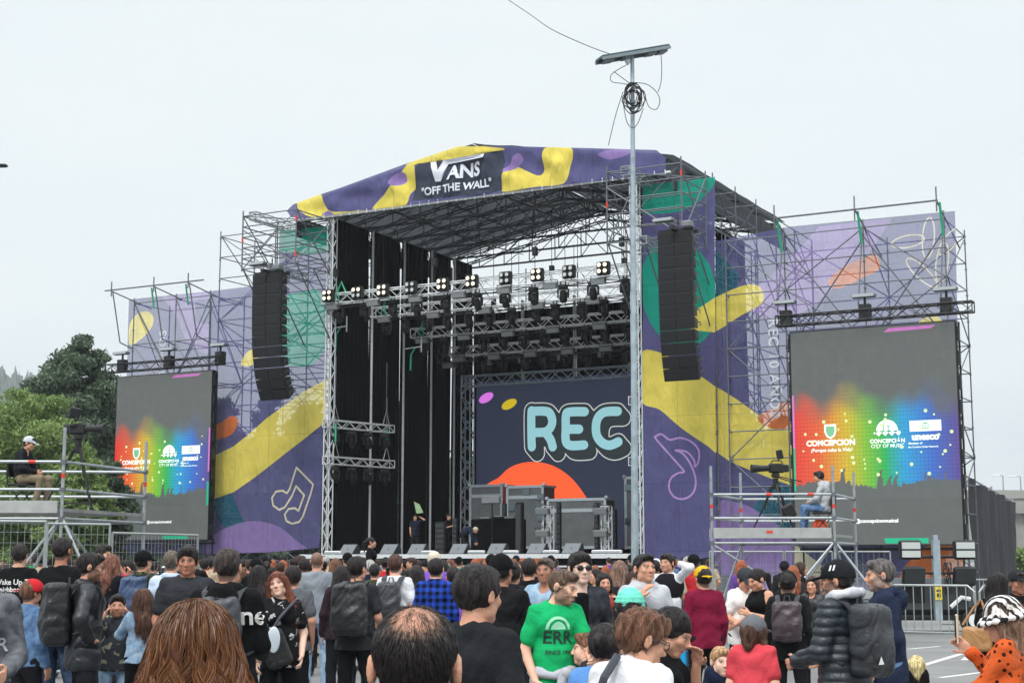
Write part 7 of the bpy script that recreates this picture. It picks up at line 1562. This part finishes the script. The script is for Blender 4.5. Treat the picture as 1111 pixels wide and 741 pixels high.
r = who('tall man in black tee with short dark hair turned away, behind the bearded man', 67, 581, 14, 160, hair='fade', hc=BLK, skin=SK3, top='tee', tc=c_(BK), beard=BLK, fat=1.05, bottom=DDEN)
r = who('man in black tee with white lettering across the back, at the left', 21, 589, 17.5, 178, hair='short', hc=BLK, top='tee', tc=c_(BK)); e, J, HP, to, s = r; print_on(to, e, J, [('Wake Up The', .085, 0, .04), ('Neighborhood.', .08, 0, -.04)], PRW, 1, s=s)
r = who('man in a washed grey hoodie half cut off at the left edge of the photo', -22, 592, 7.6, 18, hair='short', hc=BLK, top='hoodie', tc=c_((74, 76, 82), 'washed', (112, 114, 120)), arms=('fore', 'down'), fat=1.1); e, J, HP, to, s = r; print_on(to, e, J, [('RIVER', .10, .04, -.09), ('ELS', .07, .07, -.17)], PRG, s=s)
r = who('child in a red cap and denim jacket low at the left behind the grey hoodie', 34, 628, 13, 150, hair='short', hc=BRN, kid=.86, top='denimj', tc=DEN, hat=('cap', c_((190, 40, 48)), 120))
r = who('boy in grey printed tee and light jeans with both hands on his head', 129, 643, 14.4, 14, hair='short', hc=BLK, skin=SK2, kid=.88, top='tee', tc=c_((70, 73, 80), 'print', (140, 140, 120)), bottom=LDEN, arms=(((.28, -.16, 1.36), (.08, -.17, 1.60)),) * 2, h=.0085, strands=True)
r = who('girl with long brown hair in a light denim jacket beside the boy', 157, 637, 14.1, 205, sex='f', hair='long', hc=(62, 42, 34), kid=.9, top='denimj', tc=LDEN, arms=('phonehigh', 'fore'), bottom=c_(BK), h=.0085, strands=True)
r = who('man in black jacket and sand cargo trousers with dark curly hair', 112, 590, 19.6, 60, hair='curly', hc=BLK, top='jacket', tc=c_(BK), bottom=c_((150, 124, 84)), arms=('phonehigh', 'fore'))
r = who('woman with long brown hair and black top holding up a pink cap', 122, 600, 18.6, 150, sex='f', hair='long', hc=(84, 54, 44), top='sweat', tc=c_((30, 32, 40)), arms=('fore', 'chin')); m = MB(); m.ball((0, 0, 0), (.09, .06, .04), 12, 6); m.ball((.08, 0, -.02), (.07, .06, .012), 10, 5); held(r, 'pink_cap', 'pink cap in the hand of the long haired woman', 'cap', -1, [('crown', m, c_((225, 80, 110)))], None)
r = who('man in black cap and camouflage jacket with a navy backpack', 155, 597, 17.6, 168, hair='fade', hc=BLK, top='jacket', tc=c_((88, 92, 62), 'camo', (60, 64, 46)), hat=('cap', c_(BK)), head=(-14, 0, 0)); pack(r, 'navy blue backpack over a camouflage jacket', (52, 72, 104))
r = who('man in a pale blue shirt with short grey-brown hair, back turned, left of centre', 186, 596, 16.2, 170, hair='short', hc=(70, 62, 56), top='shirt', tc=c_((190, 204, 226)), fat=1.1)
r = who('man in a black hooded jacket with white letters on the sleeve, seen from behind', 247, 592, 8.6, 176, hair='fade', hc=(40, 34, 32), skin=SK2, top='hoodie', tc=c_((26, 27, 30)), fat=1.12, h=.0078, arms=('down', 'fore')); e, J, HP, to, s = r; print_on(to, e, J, [('ne', .16, .19, .0)], PRW, 1, s=s, name='sleeve_print'); pack(r, 'grey backpack worn over the black hooded jacket', (74, 78, 86), size=(.28, .12, .42))
r = who('woman with long straight auburn hair tilting her head in a black printed tee', 306, 618, 12, 12, sex='f', hair='long', hc=(86, 46, 34), skin=(232, 188, 166), top='tee', tc=c_((30, 31, 34), 'print', (185, 186, 188)), head=(-14, 10, -14), arms=('loose', 'down'), h=.0066, bottom=c_(BK)); e, J, HP, to, s = r
b = empty('sling_bag', e.location, e.rotation_euler.z, 'black sling bag with silver oval on the auburn woman in the printed tee', 'bag'); C = vv3(J['chest']); K = Shape(); K.box(tuple(C + vv3((-.05, -.17, -.28))), (.11, .05, .16), .04, Rm=roty(R(-22)).tolist()); K.mesh('bag_body', c_(BK, 'shell'), .01, b); m = MB(); m.ball(tuple(C + vv3((-.07, -.225, -.20))), (.055, .012, .11), 18, 10); m.build('silver_oval', mat('silver oval', (205, 215, 222), .25, .3, 0), b, (0, 0, 0), 60); m = MB(); m.path([tuple(C + vv3(p)) for p in ((-.10, -.17, -.16), (-.02, -.165, -.02), (.07, -.14, .08), (.12, -.05, .125), (.12, .05, .12), (.05, .14, 0), (-.08, .16, -.15), (-.15, .05, -.26), (-.13, -.12, -.30))], .014, 6); m.build('strap', mat('dark strap', (60, 64, 74), .6), b)
r = who('man with thin hair in a grey long sleeved tee and pale jeans, back turned', 344, 597, 19.4, 176, hair='buzz', hc=(50, 40, 36), top='sweat', tc=c_((132, 138, 146)), bottom=LDEN)
r = who('child in black standing against the grey tee man', 369, 640, 20, 165, hair='short', hc=BLK, kid=.88, top='tee', tc=c_(BK), bottom=DDEN, arms=('fore', 'fore'))
r = who('man in dark grey tee carrying a black backpack, full back view left of centre', 387, 602, 14.8, 170, hair='short', hc=BLK, top='tee', tc=c_((62, 64, 68)), head=(-20, 0, 0), arms=('fore', 'fore'), fat=1.1, h=.0085, bottom=c_((34, 34, 37))); pack(r, 'black crinkled backpack on the man in the dark grey tee', (44, 47, 48), size=(.34, .18, .50))
r = who('youth in a white tee with a dark grey backpack, right of the grey tee man', 429, 600, 17.5, 165, hair='short', hc=(56, 38, 32), skin=SK1, top='tee', tc=c_(WH)); pack(r, 'dark grey patterned backpack on the youth in white', (72, 74, 80), size=(.26, .14, .4))
r = who('person with long black hair in a dark sweater behind the black backpack', 371, 612, 17.2, 190, sex='f', hair='long', hc=BLK, top='sweat', tc=c_((56, 40, 48)))
r = who('youth in a blue and black checked shirt, back turned, centre of the crowd', 473, 604, 16.4, 172, hair='short', hc=BLK, skin=SK1, top='shirt', tc=c_((36, 70, 170), 'plaid', (16, 18, 30)), fat=1.05)
r = who('person in a cream knitted beanie in front of the checked shirt youth', 471, 598, 21, 178, hair='short', hc=BLK, top='tee', tc=c_((122, 84, 176)), hat=('beanie', c_((206, 196, 178))))
r = who('person in a violet tee beside the checked shirt youth', 492, 614, 18.2, 185, hair='short', hc=BLK, top='tee', tc=c_((124, 84, 180)), arms=('fore', 'fore'))
r = who('woman with long black hair and black top, back turned, left of the checked shirt', 452, 612, 18.8, 182, sex='f', hair='long', hc=BLK, top='sweat', tc=c_(BK))
r = who('woman with long black hair leaning left between the hooded man and auburn woman', 285, 611, 14.2, 170, sex='f', hair='long', hc=BLK, top='sweat', tc=c_((24, 25, 28)), head=(20, -14, 10))
r = who('man in a grey tee right behind the auburn woman', 318, 612, 15.4, 185, hair='short', hc=BLK, top='tee', tc=c_((96, 98, 104)), fat=1.1)
r = who('man with short hair and denim jacket looking left behind the green shirt man', 592, 603, 14.2, -20, hair='fade', hc=(60, 50, 44), top='denimj', tc=LDEN, skin=SK3)
r = who('man in black tee with yellow lettering, back turned, behind the green shirt man', 574, 604, 16.6, 176, hair='short', hc=BLK, top='tee', tc=c_(BK)); e, J, HP, to, s = r; print_on(to, e, J, [('CREW', .12, 0, .0)], mat('yellow cloth print', (200, 190, 40), .8, 0, 0), 1, s=s)
r = who('man in dark jacket and tan top of head seen between cap man and youth', 556, 609, 15.6, 168, hair='short', hc=BLK, top='jacket', tc=c_((40, 42, 48)))
r = who('woman holding up a phone behind the sunglasses man', 655, 620, 17, 10, sex='f', hair='bob', hc=BLK, top='sweat', tc=c_((140, 60, 56), 'print', (30, 30, 36)), arms=('phonehigh', 'phonehigh')); m = MB(); m.rbox((0, 0, .04), (.075, .012, .15), .004); held(r, 'phone', 'dark phone held up behind the sunglasses man', 'phone', 1, [('body', m, BLACKP)], None)
r = who('woman with long curly brown hair turned away, right of the sunglasses man', 672, 607, 17.8, 172, sex='f', hair='long', hc=(88, 68, 58), top='tee', tc=c_(DG))
r = who('smiling woman with long dark hair between the jacket man and grey hoodie man', 690, 617, 14.2, -15, sex='f', hair='long', hc=(50, 36, 32), skin=SK1, top='sweat', tc=c_((196, 190, 190)))
r = who('youth with hand on his neck in white sleeves, black vest and jeans', 724, 599, 19.5, -35, hair='short', hc=BLK, skin=SK2, top='shirt', tc=c_((214, 216, 220)), arms=('nape', 'down'), bottom=DEN, shoes=(190, 190, 190)); e, J, HP, to, s = r
K = Shape(); K.cap(tuple(vv3(J['chest']) + vv3((-.05, .03, .0))), tuple(vv3(J['chest']) + vv3((.05, .03, .0))), .158 * s, .158 * s, .03, .88); K.cap(J['chest'], tuple(vv3(J['waist']) + vv3((0, .02, -.06))), .165 * s, .16 * s, .05, .86); K.mesh('vest', c_((36, 34, 40)), .012, e)
r = who('person in white bucket hat behind the grey hoodie man', 712, 606, 25, 170, sex='f', hair='bob', hc=BLK, top='tee', tc=c_((60, 90, 60)), hat=('bucket', c_(WH)))
r = who('man in maroon sweatshirt with a yellow and white cap worn backwards', 763, 614, 15.6, 192, hair='fade', hc=BLK, top='sweat', tc=c_((120, 26, 54)), hat=('cap', c_((206, 164, 30)), 180), fat=1.1, arms=('down', 'down'), bottom=c_((34, 34, 38))); m = MB(); m.tube((0, 0, -.17), (0, 0, 0), .034, 12); m.tube((0, 0, 0), (0, 0, .03), .034, 12, .014); m2 = MB(); m2.tube((0, 0, .03), (0, 0, .055), .016, 10); held(r, 'drink_bottle', 'bottle of bright blue drink in the hand of the maroon sweatshirt man', 'bottle', 1, [('bottle', m, mat('blue drink', (30, 165, 225), .15, 0, 0)), ('cap', m2, WHITEP)], None)
r = who('young boy with light brown hair facing the camera in a navy tee', 780, 700, 10.6, 8, hair='short', hc=(132, 104, 76), skin=(232, 190, 168), kid=.9, top='tee', tc=c_(NV), h=.0068, head=(4, 0, 0))
r = who('child in red tee and grey cap from behind, in front of the puffer jacket man', 815, 667, 9.3, 150, hair='bob', hc=(58, 40, 32), skin=SK1, kid=.9, top='tee', tc=c_((214, 74, 84)), hat=('cap', c_((104, 106, 110))), head=(-10, -4, 0), fat=1.12, h=.0075)
r = who('woman in white tee and grey cap looking down at a phone', 806, 614, 16.6, 15, sex='f', hair='bun', hc=BLK, skin=SK2, top='tee', tc=c_((226, 222, 220)), hat=('cap', c_((70, 74, 80))), arms=('phone', 'fore'), head=(0, -24, 0)); m = MB(); m.rbox((0, 0, .03), (.075, .012, .15), .004); held(r, 'phone', 'pale phone in the hand of the woman in the grey cap', 'phone', 1, [('body', m, WHITEP)], None)
r = who('woman with black ponytail in a sleeveless black top, facing left', 824, 614, 16.2, -60, sex='f', hair='pony', hc=BLK, skin=SK2, top='tank', tc=c_(BK), head=(0, -16, 0), arms=('phone', 'fore'))
r = who('man in black cap and black jacket with a mauve backpack', 854, 619, 14.6, 165, hair='fade', hc=BLK, top='jacket', tc=c_((34, 35, 38)), hat=('cap', c_((40, 42, 46)), 180), fat=1.05); pack(r, 'dark mauve backpack on the man in the backwards black cap', (82, 66, 74), size=(.3, .16, .42))
r = who('woman with a dark bob in a black leather jacket, far right part of the crowd', 881, 624, 19.5, -30, sex='f', hair='bob', hc=(48, 32, 32), top='jacket', tc=c_((40, 41, 46), 'shell'))
r = who('man in grey-green cap and black quilted puffer jacket facing left', 912, 607, 8.8, -138, hair='fade', hc=BLK, skin=SK2, top='puffer', tc=c_((46, 56, 64), 'puffer'), hat=('cap', c_((38, 40, 44))), beard=(60, 54, 50), glasses='brown', head=(20, -6, 0), h=.0078, arms=('fore', 'fore'), fat=1.08); pack(r, 'smooth dark grey backpack with white triangle on the puffer jacket man', (54, 57, 62), size=(.30, .17, .46), mark=1); e, J, HP, to, s = r
N_ = vv3(J['neck']); m = MB(); m.path([tuple(N_ + vv3((sin(t_) * .10, cos(t_) * .095 + .01, .045 + .02 * cos(t_)))) for t_ in [2 * pi * i / 20 for i in range(21)]], lambda f: .032 + .006 * sin(f * 30), 8); m.build('scarf', c_((206, 206, 210), 'washed', (170, 172, 180)), e, smooth=60); m = MB()
for i in range(2): p = [HP((.088 + .006, -.02 + i * .025, .07)), HP((.094, -.008 + i * .025, .07)), HP((.086, .004 + i * .025, .105)), HP((.084, -.008 + i * .025, .105))]; m.add(p, [(0, 1, 2, 3)])
m.build('cap_stripes', WHITEP, e)
r = who('grey bearded man in a navy hooded jacket and jeans, in profile to the left', 957, 604, 10.1, -98, hair='fade', hc=(62, 58, 57), skin=SK2, top='hoodie', tc=c_((44, 54, 80)), beard=(128, 122, 118), head=(4, -4, 0), h=.0072, fat=1.15, arms=('loose', 'loose'), bottom=DEN)
r = who('small blond child in black right of the navy jacket man', 990, 710, 14.2, 170, hair='bob', hc=(168, 138, 100), skin=SK1, kid=.82, top='tee', tc=c_(BK))
r = who('woman in orange spotted blouse and zebra print bucket hat holding a phone', 1093, 645, 7.4, -128, sex='f', hair='long', hc=(96, 74, 60), skin=SK1, top='shirt', tc=c_((206, 92, 44), 'leopard', (60, 28, 20)), hat=('bucket', c_((226, 222, 220), 'zebra', (40, 38, 42))), arms=('forward', 'phonehigh'), fat=1.12, h=.0078, head=(10, -14, 0)); m = MB(); m.rbox((0, 0, .04), (.078, .012, .16), .004, Matrix.Rotation(R(25), 3, 'Z')); m2 = MB(); m2.rbox((.004, -.008, .04), (.066, .006, .145), .001, Matrix.Rotation(R(25), 3, 'Z')); held(r, 'phone', 'phone held out by the woman in the zebra hat', 'phone', -1, [('case', m, mat('cream phone case', (210, 190, 160), .4)), ('screen', m2, BLACKP)], None, (0, -.01, .03))
r = who('woman with very long black hair and jeans at the right, tan bag on her shoulder', 1081, 620, 14, 150, sex='f', hair='long', hc=BLK, skin=SK1, top='tee', tc=c_(BK), bottom=DEN, head=(-30, 0, 0)); e, J, HP, to, s = r
b = empty('handbag', e.location, e.rotation_euler.z, 'tan leather shoulder bag on the woman with long black hair', 'bag'); K = Shape(); C = vv3(J['chest']); K.box(tuple(C + vv3((.16, .18, -.22))), (.13, .055, .11), .04); K.mesh('bag_body', c_((172, 126, 80), 'shell'), .01, b); m = MB(); m.path([tuple(C + vv3(p)) for p in ((.04, .2, -.1), (.10, .16, .08), (.14, .03, .12), (.2, .1, .05), (.28, .2, -.1))], .012, 6); m.build('strap', mat('tan strap', (150, 104, 62), .6), b)
r = who('man in a black cap facing the camera at the right edge', 1103, 618, 15, 5, hair='fade', hc=BLK, skin=SK3, top='tee', tc=c_(BK), hat=('cap', c_((48, 50, 56))))
# ---- crew on the platforms
pO = at(24, 551, DL + 1.1); P = seated(); P['ank', -1] = (-.10, -.30, .12); taken.append((pO.x, pO.y))
r = person('seated camera operator in grey cap, black jacket and khaki trousers on the left platform', (pO.x, pO.y, zdL), R(80), 1.75, hair='short', hc=BLK, top='jacket', tc=c_((38, 40, 46)), bottom=c_((132, 118, 98)), pose=P, head=(0, -14, 0), hat=('cap', c_((186, 188, 192))), h=.011, strands=False)
chair('black folding chair under the seated operator of the left platform', V((pO.x, pO.y, 0)), zdL, R(80))
P = seated(-.36, -.42, .1); pO = pC; 
r = person('seated camera operator in light grey hoodie and jeans with headset on the right platform', (pO.x, pO.y, zdR), R(-112), 1.75, hair='short', hc=BLK, top='hoodie', tc=c_((160, 162, 166), 'washed', (180, 182, 186)), bottom=DEN, pose=P, head=(10, -10, 0), h=.011, strands=False); e, J, HP, to, s = r
m = MB(); m.path([HP((.088 * cos(t_), .01, .03 + .098 * sin(t_))) for t_ in [pi * i / 12 for i in range(13)]], .009, 6); m.ball(HP((.088, .01, -.0)), (.02, .035, .04)); m.ball(HP((-.088, .01, .0)), (.02, .035, .04)); m.build('headset', BLACKP, e)
chair('black folding chair under the seated operator of the right platform', V((pO.x, pO.y, 0)), zdR, R(-112))
# ---- crew on the stage
def on_stage(label, x, v, yaw, H, **k):
    p = S(qu(x, v), v, ZD); return person(label, p, R(yaw), H, h=.014, strands=False, **k)
on_stage('stagehand in black tee and shorts standing by the speaker stack on stage', 487, 1.9, 60, 1.74, hair='short', hc=BLK, top='tee', tc=c_((30, 31, 35)), arms=('phone', 'phone'))
on_stage('stagehand in dark clothes holding the pale green flag at the back left of the stage', 451, 1.6, 20, 1.72, hair='short', hc=BLK, top='tee', tc=c_((36, 46, 66)), arms=('head', 'down'))
P = dict(pelvis=(0, .10, .80), waist=(0, -.02, .92), chest=(0, -.20, .98), neck=(0, -.33, 1.0), head=(0, -.46, 1.02))
for sd in (1, -1): P['sh', sd] = (sd * .165, -.26, .98); P['hip', sd] = (sd * .09, .10, .80); P['knee', sd] = (sd * .13, -.06, .45); P['ank', sd] = (sd * .12, .05, .085); P['toe', sd] = (sd * .14, -.10, .035); P['el', sd] = (sd * .2, -.38, .72); P['wr', sd] = (sd * .12, -.45, .48)
on_stage('stagehand in navy sweater bending over at the stage edge', 505, -.3, 70, 1.75, hair='short', hc=BLD, top='sweat', tc=c_((42, 50, 72)), pose=P, head=(0, -20, 0), hat=('beanie', c_((190, 180, 160))))
# woman standing on a case above the crowd
p = at(402, 608, 33); e = empty('equipment_case', (p.x, p.y, 0), 0, 'black equipment case in the crowd under the ponytailed woman', 'case'); m = MB(); m.rbox((0, 0, .28), (.9, .6, .5), .04); m.build('body', BLACKP, e); m = MB(); m.bbox((-.46, -.31, .40), (.46, -.302, .43)); m.build('edge_profile', ALU, e)
person('woman with a dark ponytail standing above the crowd below the left stage wing', (p.x, p.y, .53), R(95), 1.62, 'f', hair='pony', hc=BLK, skin=SK2, top='tee', tc=c_(BK), h=.013, strands=False); taken.append((p.x, p.y))

# ================================================================ the rest of the crowd
TEMPL = []
def templ(desc, **k):
    k.setdefault('h', .016); r = person('x', (0, -30, 0), 0, k.pop('H', 1.7), strands=False, **k); TEMPL.append((desc, r[0])); return r
templ('short black hair', hair='short', hc=BLK, arms=('fore', 'down')); templ('short dark hair', hair='fade', hc=DBR, arms=('down', 'pocket'), fat=1.12); templ('long black hair', sex='f', hair='long', hc=BLK, arms=('fore', 'fore'), H=1.6)
templ('long brown hair', sex='f', hair='long', hc=BRN, arms=('down', 'fore'), H=1.62); templ('a black cap', hair='fade', hc=BLK, hat=('cap', c_(BK)), arms=('cross', 'cross')); templ('backwards black cap', hair='fade', hc=BLK, hat=('cap', c_(BK), 180), arms=('down', 'down'))
templ('curly dark hair', hair='curly', hc=DBR, top='hoodie'); templ('a high ponytail', sex='f', hair='pony', hc=BLK, H=1.6, arms=('down', 'phone')); templ('a dark bob', sex='f', hair='bob', hc=DBR, H=1.6, top='sweat'); templ('thick black hair', hair='thick', hc=BLK, top='jacket', arms=('pocket', 'pocket'))
templ('a raised phone', hair='short', hc=BLK, arms=('phonehigh', 'phonehigh')); templ('grey hair', hair='short', hc=GRY, top='jacket', fat=1.1); templ('a dark beanie', hair='fade', hc=BLK, hat=('beanie', c_((40, 42, 50))), top='hoodie'); templ('long auburn hair', sex='f', hair='long', hc=(110, 60, 40), top='jacket', H=1.62)
CLRS = [('black', BK), ('charcoal', (58, 60, 64)), ('black', (30, 30, 33)), ('grey', (120, 122, 128)), ('navy', (38, 46, 72)), ('maroon', (96, 34, 46)), ('red', (182, 44, 50)), ('white', WH), ('olive', (78, 84, 58)), ('denim blue', (84, 112, 150)), ('teal', (40, 130, 128)), ('purple', (98, 70, 140)), ('beige', (180, 164, 138)), ('green', (40, 140, 90)), ('black', (26, 27, 31)), ('dark grey', (46, 48, 52))]
def xreg(x):
    for lim, t in ((60, 'at the far left'), (125, 'before the left camera platform'), (225, 'below the left screen'), (290, 'below the yellow swoosh banner'), (350, 'below the double note outline'), (420, 'below the left stage wing'), (490, 'left of the stage middle'), (560, 'below the draped dj table'), (625, 'below the tall road cases'), (690, 'below the low road case'), (730, 'by the foot of the light pole'), (775, 'below the pink note banner'), (840, 'left under the right camera platform'), (905, 'beneath the seated right operator')):
        if x < lim: return t
    return 'near the mobile light tower'
seen = set(); rc = random.Random(11); first = {}; n_c = 0; CHI = {}
for o_ in list(COL.objects):
    if o_.parent: CHI.setdefault(o_.parent.name, []).append(o_)
def copy_person(src, loc, yaw, sc, mt, bt):
    c = src.copy(); COL.objects.link(c); c.location = loc; c.rotation_euler = (0, 0, yaw); c.scale = (sc, sc, sc)
    for k in CHI.get(src.name, []):
        d = k.copy(); COL.objects.link(d); d.parent = c; nm = k.name.split('.')[0]
        if nm in ('top', 'jacket', 'trousers'): d.material_slots[0].link = 'OBJECT'; d.material_slots[0].material = mt if nm != 'trousers' else bt
    return c
BOT = [c_((34, 36, 42)), DDEN, DEN, c_((30, 30, 33))]
D = 22.5; rows = []
while D < 57: rows.append(D); D *= 1.062
for ri, D in enumerate(rows):
    rown = ['near rows', 'middle rows', 'far rows', 'next to the stage'][0 if D < 27 else 1 if D < 34 else 2 if D < 44 else 3]
    xw = at(-15, 608, D).x + rc.uniform(0, .6); xe = at(960 if D < 27 else 770, 608, D).x
    while xw < xe:
        Dj = D + rc.uniform(-.5, .5); xp = 555.5 + xw / Dj * FPX; step = rc.uniform(.62, 1.05) * (1.0 + max(0, D - 34) * .02); 
        stage_d = (C0 - 5.2 - NH.x * xw) / NH.y
        dens = .88 if xp < 745 else .5; xw_ = xw; xw += step
        if rc.random() > dens or Dj > stage_d: continue
        if any((xw_ - a) ** 2 + (Dj - b) ** 2 < .45 for a, b in taken): continue
        if abs(xw_ - TOPX) < .45 and abs(Dj - 34) < .5: continue
        if Dj > 24.3 and xp < 200 and Dj < 30.5: continue     # left platform footprint
        if Dj > 29.5 and Dj < 36 and xp > 750: continue
        if n_c >= 232: break
        for _try in range(60):
            ti = rc.randrange(len(TEMPL)); cn, cv = CLRS[rc.randrange(len(CLRS))]; away = rc.random() < .8; desc, src = TEMPL[ti]
            view = 'back turned' if away else 'turned sideways'
            lab = 'person, %s, %s top, %s, %s, %s' % (desc, cn, view, rown, xreg(xp))
            if lab not in seen: break
        if len(lab.replace(',', ' ').split()) > 16: lab = lab.replace(', ' + view, '')
        if len(lab.split()) > 16: lab = lab.replace('person, ', '')
        seen.add(lab); yaw = R(rc.uniform(155, 205)) if away else R(rc.choice((-1, 1)) * rc.uniform(60, 120)); sc = rc.uniform(.94, 1.05); lx = len(lab.split())
        c = copy_person(src, (xw_, Dj, 0), yaw, sc, c_(cv), BOT[rc.randrange(4)]); c['label'] = lab; c['group'] = 'standing crowd before the stage'; n_c += 1
print('crowd', n_c, 'rows', len(rows))
for desc, src in TEMPL:
    for k in CHI.get(src.name, []): bpy.data.objects.remove(k)
    bpy.data.objects.remove(src)

for o_ in COL.objects:
    if o_.parent is None and 'label' in o_ and not 4 <= len(o_['label'].split()) <= 16: print('LABEL', len(o_['label'].split()), o_['label'])
